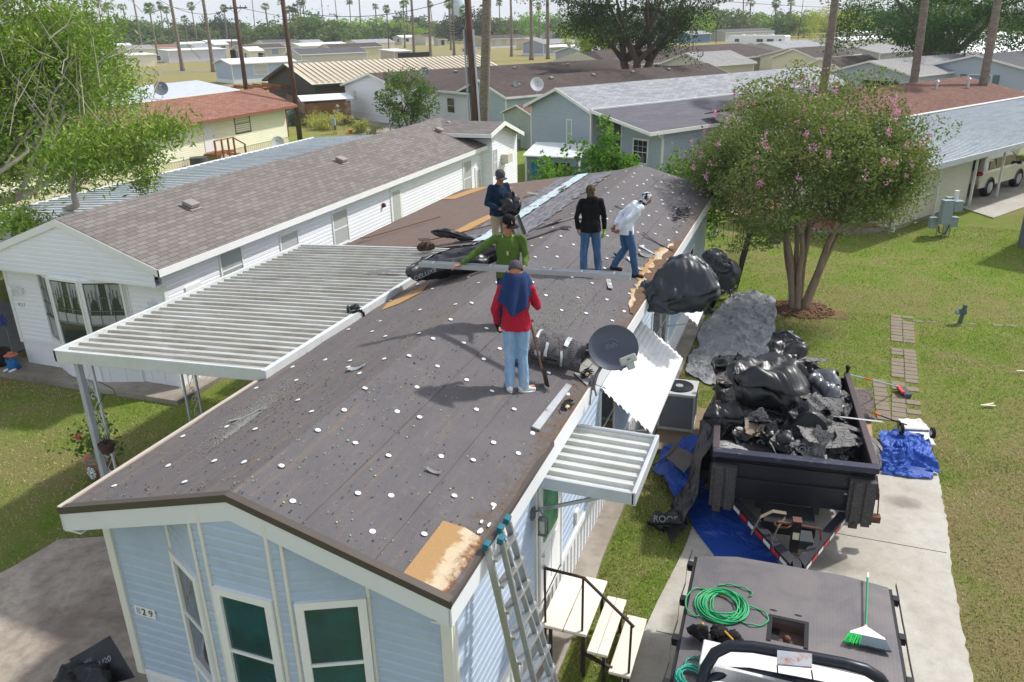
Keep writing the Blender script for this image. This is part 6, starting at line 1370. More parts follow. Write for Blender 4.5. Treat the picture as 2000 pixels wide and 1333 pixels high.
def capm_(par, c, f, up, mat, s=1.0, back=False, flat=False):
    f = Vector(f).normalized(); up = Vector(up); up = (up-f*up.dot(f)).normalized(); x = f.cross(up); M3 = Matrix((x, f, up)).transposed(); b = c-f*.010*s+up*.046*s; m = MB()
    prof = [(.001,.098 if not flat else .092),(.03,.096),(.055,.086),(.074,.066),(.083,.035),(.084,.005),(.083,-.012),(.078,-.012)]
    m.lathe([(r*s*1.03, z*s) for r, z in prof], b, M3 @ Matrix.Diagonal((.96,1.16,1)), 22); o = put('cap', m, mat, par, smooth=True)
    sg = -1 if back else 1; m = MB()
    def fn(u_, v_):
        a = (u_-.5)*2.0; r0 = .080; r1 = .080+.060*(math.cos(a*.78)**.7); r = (r0+(r1-r0)*v_)*s; return b+x*(r*math.sin(a)*.98)+f*(sg*r*math.cos(a)*1.13)+up*((-.006-.018*v_-.016*abs(math.sin(a))**2)*s)
    m.grid(fn, 14, 5); br = put('brim', m, mat, o, smooth=True); sd_ = br.modifiers.new('s','SOLIDIFY'); sd_.thickness = .005; m = MB(); m.ell(b+up*.098*s, .006,.006,.004); put('button', m, mat, o); return o, b, x, f, up
def wrap(par, c, f, up, mat, neck, s=1.0, name='head_scarf'):
    """cloth hood that leaves the face open and runs down the neck"""
    f = Vector(f).normalized(); up = Vector(up); up = (up-f*up.dot(f)).normalized(); x = f.cross(up); M3 = Matrix((x, f, up)).transposed(); m = MB()
    m.ell(c+(-f*.022+up*.022)*s, .084*s,.093*s,.101*s, M3, 20, 14); m.ell(c+(f*.000-up*.060)*s, .074*s,.062*s,.060*s, M3, 16, 10); m.tube([c-up*.06*s, Vector(neck)], [.068*s,.078*s], 16); m.ell(Vector(neck), .085,.08,.035)
    return remesh(name, m, mat, par, .008, 4, .004, 16, 3)
def person(label, loc, yaw, J, mats, sex=1, hands=(.6,.6), tuck=True, shoe='boot', facep=True, hood=False, gloves=(None,None), s=1.0, moustache=False, shirt_len=.10, cat='person'):
    t = thing('person', label, cat, loc, -yaw, 'roofing workers'); T = PM[t]; Q = {}
    W = lambda p: T @ Vector(p)
    X = (T.to_3x3() @ Vector((1,0,0)))
    d = dict(pel=(0,0,.96), wst=(0,.005,1.10), chs=(0,.01,1.30), nck=(0,0,1.46), hd=(0,.03,1.60), sl=(-.17,0,1.405), sr=(.17,0,1.405), el=(-.25,-.03,1.14), er=(.25,-.03,1.14), wl=(-.25,.03,.89), wr=(.25,.03,.89),
             hl=(-.085,0,.93), hr=(.085,0,.93), kl=(-.10,.02,.50), kr=(.10,.02,.50), al=(-.11,-.02,.09), ar=(.11,-.02,.09), face=(0,1,-.15), up=(0,0,1), fl=(0,1,0), fr=(0,1,0), ldir=None, rdir=None, lout=None, rout=None, twist=None)
    d.update(J); 
    for k, p in d.items():
        if k in ('face','up','fl','fr','ldir','rdir','lout','rout','twist'): Q[k] = (T.to_3x3() @ Vector(p)) if p is not None else None
        else: Q[k] = W(p)
    R3 = T.to_3x3()
    for a in ('al','ar'):                                    # feet stand on the sloping roof
        q = Q[a]; q.z = roof_z(q.x, q.y)+.10
    xt = R3 @ Vector(d['twist']) if d['twist'] else X
    m = MB()
    rings(m, [(Q['pel']-Vector((0,0,.06)),.12,.085),(Q['pel'],.135,.095),(Q['wst'],.12,.085),(Q['chs'],.14,.09),(Q['nck']-Vector((0,0,.04)),.10,.07)], xt)
    for a in 'lr':
        limb(m, [Q['s'+a], Q['e'+a], Q['w'+a]], [.045,.036,.026]); limb(m, [Q['h'+a], Q['k'+a], Q['a'+a]], [.07,.048,.034]); limb(m, [Q['chs'], Q['s'+a]], [.07,.05])
        fd = Q['f'+a]; limb(m, [Q['a'+a]-Vector((0,0,.045)), Q['a'+a]+fd*.13-Vector((0,0,.06))], [.035,.025])
        dd = Q[a+'dir'] or (Q['w'+a]-Q['e'+a]).normalized(); oo = Q[a+'out'] or (xt*(-1 if a == 'l' else 1)); hand(m, Q['w'+a]+dd*.01, dd, oo, 1 if a == 'l' else -1, hands[0 if a == 'l' else 1])
    limb(m, [Q['nck']-Vector((0,0,.04)), Q['hd']-Vector((0,0,.04))], [.062,.055]); M3, P = head(m, Q['hd'], Q['face'], Q['up'])
    body = remesh('body', m, mats['skin'], t, .0075, 2)
    if facep: facebits(t, P, M3, 1, moustache)
    m = MB(); e = .028
    hem = Q['pel']-Vector((0,0,shirt_len-.02)) 
    rings(m, [(hem,.192,.152),(Q['pel']+Vector((0,0,.05)),.185,.145),(Q['wst'],.162,.122),((Q['wst']+Q['chs'])/2,.175,.128),(Q['chs'],.180,.128),((Q['chs']+Q['nck'])/2+Vector((0,0,.01)),.150,.108),(Q['nck']-Vector((0,0,.03)),.092,.080),(Q['nck']+Vector((0,0,.005)),.068,.066)], xt)
    for a in 'lr':
        w_ = Q['w'+a]; e_ = Q['e'+a]; limb(m, [Q['s'+a], (Q['s'+a]+e_)/2, e_], [.066,.060,.050]); m.tube([e_, (e_+w_)/2, w_-(w_-e_).normalized()*.01],[.050,.045,.037],12); limb(m, [(Q['chs']+Q['nck'])/2, Q['s'+a]], [.078,.064])
    sh = remesh('shirt', m, mats['shirt'], t, .011, 4, .015, 7, random.random()*9)
    if hood:
        m = MB(); b_ = Q['nck']-R3@Vector((0,.085,.02)); m.ell(b_, .13,.075,.085, R3); m.ell(b_+Vector((0,0,.05)),.11,.06,.04,R3); remesh('hood', m, mats['shirt'], sh, .012, 4, .008, 10, 2)
    m = MB(); rings(m, [(Q['pel']+Vector((0,0,.03)),.150,.110),(Q['pel'],.166,.124),(Q['pel']-Vector((0,0,.07)),.168,.122)], xt)
    for a in 'lr':
        h_, k_, a_ = Q['h'+a], Q['k'+a], Q['a'+a]; limb(m, [h_, (h_+k_)/2, k_], [.098,.088,.072]); m.tube([k_, (k_+a_)/2, a_+Vector((0,0,.0)), a_-Vector((0,0,.045))],[.072,.070,.064,.068],14); m.ell(k_,.073,.073,.073)
    remesh('trousers', m, mats['pants'], t, .011, 4, .013, 8, random.random()*9)
    if mats.get('belt'): m = MB(); rings(m, [(Q['pel']+Vector((0,0,.055)),.170,.128),(Q['pel']+Vector((0,0,.09)),.168,.126)], xt); put('belt', m, mats['belt'], t)
    for a in 'lr':
        m = MB(); fd = Q['f'+a]; fd = Vector((fd.x,fd.y,0)).normalized(); a_ = Q['a'+a]; sl = Vector((fd.x,fd.y,(roof_z(a_.x+fd.x*.2,a_.y+fd.y*.2)-roof_z(a_.x,a_.y))/.2)).normalized(); b_ = a_-Vector((0,0,.055))
        limb(m, [b_-sl*.045, b_+sl*.06, b_+sl*.145-Vector((0,0,.012))], [.045,.044,.036]); m.tube([a_-Vector((0,0,.05)), a_+Vector((0,0,.03 if shoe == 'boot' else .0))],[.052,.052],12)
        so = remesh('shoe', m, mats['shoe'], t, .009, 2); m = MB(); c_ = b_+sl*.045-Vector((0,0,.040)); xx = sl.cross(Vector((0,0,1))).normalized(); m.ell(c_, .048,.135,.016, Matrix((xx, sl, xx.cross(sl))).transposed(), 16, 8); put('sole', m, mats['sole'], so, smooth=True)
    for g_, a in zip(gloves, 'lr'):
        if g_:
            m = MB(); dd = Q[a+'dir'] or (Q['w'+a]-Q['e'+a]).normalized(); oo = Q[a+'out'] or (xt*(-1 if a == 'l' else 1)); hand(m, Q['w'+a]+dd*.01, dd, oo, 1 if a == 'l' else -1, hands[0 if a == 'l' else 1], 1.14); m.tube([Q['w'+a]-dd*.035, Q['w'+a]+dd*.02],[.036,.034],12); remesh('glove', m, g_, t, .007, 1)
    return t, Q, P, M3
jean_l = cloth('light_denim', sr(136,168,200), .1, .9, fade=sr(186,206,222)); jean_b = cloth('blue_denim', sr(66,98,136), .12, .9, fade=sr(112,146,180)); jean_d = cloth('dark_denim', sr(34,46,72), .1)
def L2(px, py, pel): return None
# red shirt, back to camera
fx, fy = -3.30, 8.95
t, Q, P, M3 = person('man in red shirt and light jeans, navy cloth hanging from his cap, back to us', (fx,fy,roof_z(fx,fy)), R(-16), dict(hd=(0,.075,1.595), face=(.05,1,-.55), chs=(0,.015,1.29), nck=(0,.03,1.45),
    el=(-.27,-.02,1.15), wl=(-.255,.09,.915), er=(.275,.02,1.17), wr=(.13,.22,1.30), rdir=(-.6,.5,.5), kl=(-.085,.03,.5), kr=(.075,.03,.5), al=(-.10,-.05,.1), ar=(.09,.02,.1), fl=(-.2,1,0), fr=(.9,.6,0), sr=(.19,.02,1.40)),
    dict(skin=skin, shirt=cloth('red_jersey', sr(176,36,58), .08), pants=jean_l, shoe=pbr('white_leather', sr(222,220,214), .6), sole=white), gloves=(pbr('black_glove', sr(24,24,26), .8), None), hands=(.9,1.0), facep=False, shoe='low')
c = Q['hd']; f = Q['face'].normalized(); capm_(t, c, f, Q['up'], cloth('cap_grey', sr(84,80,88), .15), 1.12, back=False)
navy = cloth('navy_cloth', sr(38,56,96), .15); nv2 = Vector((math.sin(R(-16)), math.cos(R(-16)), 0)); rx_ = Vector((nv2.y,-nv2.x,0)); m = MB()
def cape(u_, v_):
    a = (u_-.5)*3.9; r = .102+.085*v_**.7+.026*math.sin(u_*27+2*v_)*v_+.02*noise.noise(Vector((u_*6,v_*4,7)))*v_; drop = (.03+.47*v_*(1-.66*abs(2*u_-1)**1.1)); back = -nv2*math.cos(a)*r*(1+.50*v_)+rx_*math.sin(a)*r*1.12
    return c+Vector((0,0,.045))+back-nv2*.075*v_**.6-Vector((0,0,drop))
m.grid(cape, 40, 16); o = put('neck_cloth', m, navy, t, smooth=True); s_ = o.modifiers.new('s','SOLIDIFY'); s_.thickness = .006
# green shirt, facing us, arms spread on the gutter
fx, fy = -4.02, 10.62
gy = R(163); t, Q, P, M3 = person('man in olive green long sleeved shirt and black cap facing us, holding the long gutter', (fx,fy,roof_z(fx,fy)), gy, dict(hd=(-.02,.045,1.60), face=(-.75,.75,-.25), sr=(.20,.02,1.40), sl=(-.20,.02,1.40),
    er=(.46,.10,1.22), wr=(.68,.24,1.07), rdir=(.8,.4,-.1), rout=(0,-.1,1), el=(-.265,.03,1.13), wl=(-.24,.25,1.035), ldir=(.15,.9,-.1), lout=(0,-.3,1)),
    dict(skin=skin, shirt=cloth('olive_jersey', sr(82,106,48), .08), pants=jean_d, shoe=pbr('dark_shoe', sr(44,42,44), .8), sole=MT['black_steel']), hands=(.75,.6), moustache=True, shirt_len=.16)
cp_, b, x, f, up = capm_(t, Q['hd'], Q['face'], Q['up'], cloth('cap_black', sr(26,26,30), .2), 1.1)
m = MB(); m.obox(b+f*.097+up*.040, (.075,.006,.036), Matrix((x,f,up)).transposed() @ Matrix.Rotation(.35,3,'X')); put('cap_patch', m, pbr('patch_red', sr(206,110,96), .8, c2=sr(235,230,226), lo=.48, hi=.52, vs=30), cp_)
n0 = Q['nck']; gf = Vector((math.sin(gy), math.cos(gy), 0)); gx = Vector((gf.y,-gf.x,0)); m = MB(); m.tube([n0+gx*(.075*math.cos(a))+gf*(.075*math.sin(a)+.06)+Vector((0,0,-.02-(.21 if math.sin(a) > 0 else .0)*math.sin(a)**1.0 if math.sin(a) > 0 else -.01)) for a in [k*2*math.pi/30 for k in range(31)]], .006, 6); 
put('necklace', m, pbr('pale_beads', sr(214,208,170), .5), t, smooth=True); m = MB(); m.ell(n0+gf*.155-Vector((0,0,.255)), .02,.008,.028); put('medal', m, pbr('medal_gold', sr(196,180,120), .4, .6), t, smooth=True)
# navy shirt carrying a roll
q_ = at(978,500,4.07); fx, fy = -5.45, 13.95
t, Q, P, M3 = person('man in navy shirt and grey cap carrying a bundle of black felt', (fx,fy,roof_z(fx,fy)), R(128), dict(hd=(0,.07,1.585), face=(.1,.9,-.22), er=(.27,.02,1.13), wr=(.16,.30,1.06), el=(-.26,.0,1.13), wl=(-.14,.33,1.02), rdir=(-.6,.7,.1), ldir=(.6,.7,.1), lout=(0,0,-1), rout=(0,0,-1)),
    dict(skin=skin2, shirt=cloth('navy_jersey', sr(30,48,70), .1), pants=cloth('khaki', sr(170,156,136), .08), shoe=MT['dark_shoe'], sole=MT['black_steel']), hands=(.5,.5))
cp_, b, x, f, up = capm_(t, Q['hd'], Q['face'], Q['up'], cloth('cap_charcoal', sr(78,76,80), .15), 1.1, flat=True); m = MB(); m.obox(b+f*.096+up*.045, (.032,.006,.030), Matrix((x,f,up)).transposed() @ Matrix.Rotation(.3,3,'X')); put('cap_patch', m, pbr('patch_blue', sr(110,110,170), .8), cp_)
fd = Vector((math.sin(R(128)), math.cos(R(128)), 0)); sd = Vector((fd.y,-fd.x,0)); c = Vector((fx,fy,roof_z(fx,fy)))+fd*.42+Vector((0,0,1.16))
blk = pbr('black_felt_sheet', sr(30,31,35), .42, var=.25, vs=5, bump=.3, bs=30, spec=.45); blk2 = pbr('black_plastic', sr(24,25,29), .40, var=.25, vs=4, bump=.15, bs=14, spec=.6)
def crease(q):
    w = q+noise.noise_vector(q*.55)*.55; s_ = 0
    for f, a in ((1,1),(2.1,.52),(4.4,.27),(8.9,.12)): s_ += a*(.5-abs(noise.noise(w*f))*2.3)
    return s_
def crumpled(name, label, cat, c, ax, sz, n=(40,24), amp=.08, fr=3.0, mat=None, seed=0, roll=0.0, group=None, wind=1.4, parent=None, kind='blob', flat=.0):
    """crushed sheet wrapped round a core: ridged folds, open ragged ends; ax = rotation matrix (x long axis)"""
    c = Vector(c); m = MB()
    def fn(u_, v_):
        a = v_*2*math.pi*wind; L = (u_-.5)*2; taper = max(0,1-abs(L)**2.4)**.55*.93+.07; r = 1+1.1*max(0,v_*wind-1)*(1 if wind > 1 else 0)
        ph = math.sin(L*2.3+seed)*.22; p = Vector((L*sz[0]*.5, (math.cos(a)*taper*r+ph)*sz[1]*.5, math.sin(a)*sz[2]*.5*taper*r)); q = Vector((p.x*.55,p.y*1.15,p.z*1.15))*fr+Vector((seed*7.3,seed,seed*3.1))
        d = crease(q)*1.15; e = noise.noise_vector(q*.8); g_ = noise.noise_vector(q*2.4+Vector((3,1,seed)))
        p = p+Vector((0,math.cos(a),math.sin(a)))*d*amp*1.5+e*amp*1.9+g_*amp*.5
        return c+ax@p
    m.grid(fn, int(n[0]*1.5), int(n[1]*1.8)); o = None
    if parent: o = put(name, m, mat or blk, parent, smooth=True)
    else: o = solo(name, m, mat or blk, label, cat, group, smooth=True)
    s_ = o.modifiers.new('s','SOLIDIFY'); s_.thickness = .004; return o
def eul(a, b, c_): return Matrix.Rotation(a,3,'Z') @ Matrix.Rotation(b,3,'Y') @ Matrix.Rotation(c_,3,'X')
AX = Matrix((fd*.8+sd*-.1+Vector((0,0,-.35)), sd, Vector((0,0,1)))).transposed()
rl = thing('felt_bundle','thick roll of black roofing felt carried in the navy shirted man arms','felt bundle',tuple(c-Vector((0,0,.2)))); crumpled('outer_sheet','','',c,eul(R(-40),.15,0),(.46,.34,.34),(30,40),.03,4,blk,3,wind=1.2,parent=rl); crumpled('inner_sheet','','',c,eul(R(-40),.2,.3),(.50,.24,.24),(24,30),.04,6,blk2,4,wind=1.2,parent=rl)
m = MB(); m.grid(lambda a_,b_: c+Vector((.05,-.05,-.1))+fd*(.35*a_)*.7+sd*(b_-.5)*.30-Vector((0,0,.10+.32*a_+.03*math.sin(b_*6))), 12, 10); o = put('hanging_flap', m, blk, rl); o.modifiers.new('s','SOLIDIFY').thickness = .004
# black hoodie
camo = cloth('camo_green', sr(96,88,66), .3, .9, sr(54,50,42), .47, .53, 14); camb = cloth('camo_grey', sr(206,210,214), .1, .9, sr(34,44,58), .46, .52, 13)
fx, fy = -3.63, 13.86
t, Q, P, M3 = person('man in black hooded sweatshirt and blue jeans with one lime glove, back to us', (fx,fy,roof_z(fx,fy)), R(-28), dict(hd=(.01,.05,1.585), face=(.85,.75,-.25), el=(-.27,-.02,1.14), wl=(-.22,.05,.90), er=(.25,.0,1.13), wr=(.27,.06,.87), kl=(-.11,.03,.5), kr=(.13,.03,.5), al=(-.13,-.06,.1), ar=(.19,.08,.1), fl=(-.15,1,0), fr=(.4,1,0)),
    dict(skin=skin, shirt=cloth('black_fleece', sr(22,22,24), .2), pants=jean_b, shoe=pbr('tan_suede', sr(190,134,78), .85), sole=pbr('sole_tan', sr(150,110,74), .8)), hood=True, gloves=(None, pbr('lime_glove', sr(150,206,70), .7)), shirt_len=.12, s=.97)
wrap(t, Q['hd'], Q['face'], Q['up'], camo, Q['nck'])
# white shirt, leaning forward to the right
fx, fy = -3.13, 14.66
t, Q, P, M3 = person('man in white long sleeved shirt leaning forward with his hands behind his back', (fx,fy,roof_z(fx,fy)), R(62), dict(pel=(0,-.02,.93), wst=(0,.03,1.06), chs=(0,.13,1.22), nck=(0,.24,1.36), hd=(0,.36,1.45), face=(.0,.8,-.62), up=(0,.4,.9), sl=(-.18,.20,1.32), sr=(.18,.20,1.32), el=(-.24,-.06,1.12), er=(.24,-.08,1.13), wl=(-.10,-.22,.93), wr=(.13,-.20,.92),
    ldir=(.3,-.3,-.8), rdir=(-.4,-.2,-.8), hl=(-.085,-.03,.90), hr=(.085,-.01,.90), kl=(-.09,.0,.49), kr=(.09,.10,.49), al=(-.10,-.20,.1), ar=(.10,.17,.1), fl=(-.1,1,0), fr=(.05,1,0)),
    dict(skin=skin2, shirt=cloth('white_cotton', sr(222,228,238), .04), pants=jean_b, shoe=pbr('black_shoe', sr(36,34,36), .7), sole=MT['black_steel']), hands=(1.2,1.2), shirt_len=.15, shoe='low')
wrap(t, Q['hd'], Q['face'], Q['up'], camb, Q['nck'])
# gutter carried across
ga = at_d(824,514,math.hypot(*at(1000,640,3.7)[:2])*.985); gb = at_d(1237,541,10.55); ga = Vector((-5.28,10.24,4.72)); gb = Vector((-2.10,10.2,4.82))
gt = thing('gutter','long grey metal gutter held level across the green shirted man','gutter',tuple((ga+gb)/2)); m = MB(); d = (gb-ga).normalized(); n = Vector((-d.y,d.x,0)).normalized(); w = [(-.05,.035),(-.045,-.035),(.03,-.038),(.05,-.005),(.055,.035),(.04,.04)]
pts = [[p+n*a+Vector((0,0,b)) for a, b in w] for p in (ga, gb)]
for i in range(len(w)-1): m.poly([pts[0][i],pts[1][i],pts[1][i+1],pts[0][i+1]])
o = put('channel', m, pbr('gutter_galv', sr(186,190,194), .4, .4, c2=sr(120,116,112), lo=.6, hi=.75, vs=5, sc=(1,4,4)), gt); o.modifiers.new('s','SOLIDIFY').thickness = .003
m = MB()
for k in range(7): p = ga.lerp(gb, (k+.5)/7); m.obox(p+Vector((0,0,.036)), (.018,.105,.006), Matrix((d,n,Vector((0,0,1)))).transposed())
put('bracket_set', m, alum, gt)
# shovel and spades
def shovel(label, a, b, blade_d, bl=(.2,.27), name='shovel'):
    a = Vector(a); b = Vector(b); t = thing(name, label, 'shovel', tuple(b)); m = MB(); m.tube([a, b], .016, 8); m.beam(a-Vector((.05,0,0)), a+Vector((.05,0,0)), .025); put('handle', m, pbr('shovel_wood', sr(120,88,66), .8, var=.2), t)
    d = Vector(blade_d).normalized(); x = d.cross(Vector((0,0,1))); x = x.normalized() if x.length > .1 else Vector((1,0,0)); m = MB(); m.grid(lambda u_,v_: b+d*(u_*bl[1])+x*((v_-.5)*bl[0])+x.cross(d)*(.03*(2*v_-1)**2), 8, 8); o = put('blade', m, pbr('blade_steel', sr(86,76,72), .5, .5, c2=sr(120,90,74), lo=.5, hi=.7), t); o.modifiers.new('s','SOLIDIFY').thickness = .004; return t
shovel('flat roofing shovel standing blade down beside the red shirted man', (-3.17,9.12,4.45), (-3.07,9.28,3.72), (.12,.1,-.8), (.17,.27))
def z_a(x,y): return add_z(x,y)+.06
shovel('long handled shovel lying on the addition roof left of the navy man', (-6.9,17.2,z_a(-6.9,17.2)+.03), (-8.0,16.1,z_a(-8,16.1)+.04), (-.7,-.6,.02))
shovel('pry bar shovel lying near the white home on the addition roof', (-9.2,19.1,z_a(-9.2,19.1)+.03), (-10.3,17.2,z_a(-10.3,17.2)+.04), (-.5,-.85,0), (.12,.2), 'pry_bar')
# roll of shingles in front of the dish
rs = thing('shingle_roll','curled sheet of torn off shingles with silver strips lying beside the red shirted man','shingle sheet',(-3.0,10.2,roof_z(-3.0,10.2))); sg = shingle('old_sheet', sr(92,90,92), sr(108,105,106), sr(58,56,58), .34, .15, .35)
m = MB()
def fr_(u_, v_):
    a = -2.3+3.4*v_; x = -3.42+.92*u_+.02*noise.noise(Vector((u_*9,v_*5,0))); r = .24+.02*noise.noise(Vector((u_*5,v_*7,2))); y0 = 9.95+.15*u_
    return Vector((x, y0+.32-r*math.cos(a)*1.0+(.75*(v_-.78) if v_ > .78 else 0), roof_z(x)+.24+r*math.sin(a)*(1 if v_ < .7 else .98)-(.0)))
def fr_(u_, v_):
    x = -3.40+.70*u_; y0 = 9.78+.12*u_; r = .20+.012*noise.noise(Vector((u_*5,v_*7,2)))
    if v_ < .6: a = -1.2-2.9*(v_/.6)*1.0; yy = y0+.25+r*math.sin(a)*-1*-1; zz = r+r*math.cos(a+math.pi)*1
    a = v_/.62*math.pi*1.15-math.pi*.15
    if v_ < .62: yy = y0+.23-r*math.cos(a-.2)*1.3; zz = r+r*math.sin(a-.35)
    else:
        f = (v_-.62)/.38; a1 = math.pi; yy = y0+.23+r*.98+f*.55; zz = r+r*math.sin(math.pi-.35)-f*(r+r*math.sin(math.pi-.35)-.02)
    return Vector((x+.02*noise.noise(Vector((u_*9,v_*9,5))), yy, roof_z(x)+zz+.02))
m.grid(fr_, 26, 44); o = put('sheet', m, sg, rs); o.modifiers.new('s','SOLIDIFY').thickness = .012
for (u0, v0, u1, v1) in ((.62,.30,.72,.62),(.28,.12,.36,.28),(.05,.30,.12,.55),(.60,.02,.64,.24),(.10,.10,.22,.16)):
    m = MB(); m.grid(lambda a_,b_: fr_(u0+(u1-u0)*a_, v0+(v1-v0)*b_)+(Vector((0,-.016,.012))), 4, 10); put('seal_strip', m, pbr('seal_silver', sr(186,190,194), .4, .3, c2=sr(110,110,112), lo=.55, hi=.65, vs=14), rs)
for (u0, v0, u1, v1) in ((.95,.2,1.06,.36),(.30,.05,.55,.08),(.0,.6,.06,.75)):
    m = MB(); m.grid(lambda a_,b_: fr_(min(1,u0+(u1-u0)*a_), v0+(v1-v0)*b_)+Vector((max(0,u0+(u1-u0)*a_-1)*.9,-.02,.03+.02*a_)), 5, 5); o = put('torn_flap', m, blk, rs); o.modifiers.new('s','SOLIDIFY').thickness = .004
m = MB(); m.grid(lambda a_,b_: Vector((-2.80+.24*a_, 9.95+.62*b_-.2*a_, roof_z(-2.80+.24*a_)+.03)), 6, 12); o = solo('loose_shingle', m, shingle('pale_shingle', sr(158,158,154), sr(140,140,138), sr(96,96,96), .26, .14), 'flat pale grey shingle piece right of the curled shingle sheet', 'shingle'); o.modifiers.new('s','SOLIDIFY').thickness = .008
m = MB(); m.grid(lambda a_,b_: Vector((-3.70+.3*a_, 9.55+.3*b_, roof_z(-3.6)+.04+.10*b_*a_)), 6, 6); o = solo('felt_offcut', m, blk, 'black felt offcut sticking out left of the red shirted man legs', 'felt offcut'); o.modifiers.new('s','SOLIDIFY').thickness = .005
for (x, y, lab) in ((-2.66,10.05,'dark broken hole with debris at the roof edge below the dish'),(-2.64,9.0,'second rotted hole with a pale wood knot near the awning')):
    m = MB()
    for k in range(46):
        a = random.uniform(0,6.28); r = random.uniform(0,.11); m.obox((min(x+r*.6*math.cos(a),-2.57),y+r*1.6*math.sin(a),roof_z(x)+.03+random.uniform(0,.03)),(random.uniform(.03,.09),.015,.01),Matrix.Rotation(random.uniform(0,3),3,'Z'))
    o = solo('debris_clump', m, scr[1], lab, 'debris'); m = MB(); m.ell((x+.03,y-.05,roof_z(x)+.05),.03,.045,.02); put('wood_knot', m, pbr('raw_wood', sr(220,186,140), .8), o, smooth=True)
# dish at the eave
dk_ = pbr('dish_graphite', sr(84,90,102), .38, .15, var=.06); ds = thing('satellite_dish','large graphite satellite dish mounted on the roof edge above the white awning','satellite dish',(-2.5,9.95,3.1))
c = Vector((-2.33,10.25,3.72)); D = Vector((.30,-.80,.50)).normalized(); q = D.to_track_quat('Z','Y').to_matrix(); rad = .335
m = MB(); m.lathe([(.005,.0),(rad*.25,rad*.02),(rad*.5,rad*.07),(rad*.75,rad*.15),(rad*.97,rad*.26),(rad*1.0,rad*.28),(rad*1.0,rad*.25),(rad*.75,rad*.12),(rad*.4,.0),(.005,-.012)], c, q @ Matrix.Diagonal((1.06,.97,1)), 48); put('reflector', m, dk_, ds, smooth=True)
m = MB(); fp = c+D*.30+q@Vector((.17,-.20,0)); m.tube([c-q@Vector((0,rad*.75,0))-D*.01, c+q@Vector((.10,-rad*.95,.06)), fp],.016,8); m.tube([c-D*.03, c-D*.10, (-2.48,9.97,3.42),(-2.52,9.9,3.2)],.024,10); m.beam((-2.53,9.9,3.36),(-2.53,10.15,3.0),.03,.02); m.beam((-2.53,9.9,3.36),(-2.53,9.78,3.02),.03,.02); m.tube([(-2.5,9.9,3.3),(-2.4,10.2,3.1),(-2.5,10.4,3.05)],.006,5); put('mount_arm', m, pbr('mount_grey', sr(120,124,130), .45, .5), ds)
m = MB(); m.obox(fp, (.24,.11,.075), q@Matrix.Rotation(.35,3,'Z')); m.obox(fp+q@Vector((.03,-.07,-.02)), (.11,.13,.09), q@Matrix.Rotation(.35,3,'Z')); lb = put('receiver', m, pbr('receiver_grey', sr(168,172,164), .5), ds, bevel=.02)
def text(s_, size, c, x, y, mat, par=None, name='lettering', ext=.0015, alpha=None, world=True):
    cu = bpy.data.curves.new('t','FONT'); cu.body = s_; cu.size = size; cu.extrude = ext; cu.align_x = 'CENTER'; cu.align_y = 'CENTER'; o = bpy.data.objects.new('t', cu); COL.objects.link(o)
    dg = bpy.context.evaluated_depsgraph_get(); me = bpy.data.meshes.new_from_object(o.evaluated_get(dg)); bpy.data.objects.remove(o)
    x = Vector(x).normalized(); y = Vector(y); y = (y-x*y.dot(x)).normalized(); M4 = Matrix((x, y, x.cross(y))).transposed().to_4x4(); M4.translation = Vector(c)
    if par is not None and world: M4 = PM[par].inverted() @ M4
    me.transform(M4); me.materials.clear(); me.materials.append(mat); o = bpy.data.objects.new(name, me); COL.objects.link(o)
    if par is not None: o.parent = par; PM[o] = PM[par]
    return o
X_ = q@Vector((1,0,0)); Y_ = q@Vector((0,1,0)); mk = pbr('dish_mark', sr(126,132,144), .5); lx = Vector((0,0,1)).cross(D).normalized(); ly = D.cross(lx)
text('dish', .115, c+D*.035+lx*-.03+ly*.03, lx*.95+ly*.25, ly*.95-lx*.25, mk, ds); m = MB(); m.tube([c+D*.045+lx*(-.02+.09*math.cos(a))+ly*(.075+.055*math.sin(a)) for a in [.1+k*.25 for k in range(12)]], .004, 5); put('emblem', m, mk, ds)
text('dish', .035, fp+q@Matrix.Rotation(.35,3,'Z')@Vector((0,0,.040)), q@Matrix.Rotation(.35,3,'Z')@Vector((1,0,0)), q@Matrix.Rotation(.35,3,'Z')@Vector((0,1,0)), pbr('ink', sr(40,40,44), .6), ds, 'receiver_lettering')
# house numbers
m = MB(); m.box(-6.80,5.435,1.70,-6.50,5.445,1.83); pl = put('number_plate', m, trimw, blue_h); nk = pbr('number_black', sr(28,28,30), .5)
for s_, x, mt in (('8',-6.74,pbr('number_faded', sr(176,176,172), .6)),('2',-6.66,nk),('9',-6.56,pbr('number_grey', sr(96,96,92), .6))): text(s_, .13, (x,5.43,1.765), (1,0,0), (0,0,1), mt, blue_h, 'house_number')
for s_, x in (('8',-18.12),('2',-18.03),('7',-17.94)): text(s_, .12, (x,13.35,1.72), (1,0,0), (0,0,1), nk, wh, 'house_number')
text('133', .35, at(1737,163,1.6)+Vector((0,-.3,0)), u*-1*-1, (0,0,1), nk, None, 'garage_number') if False else None
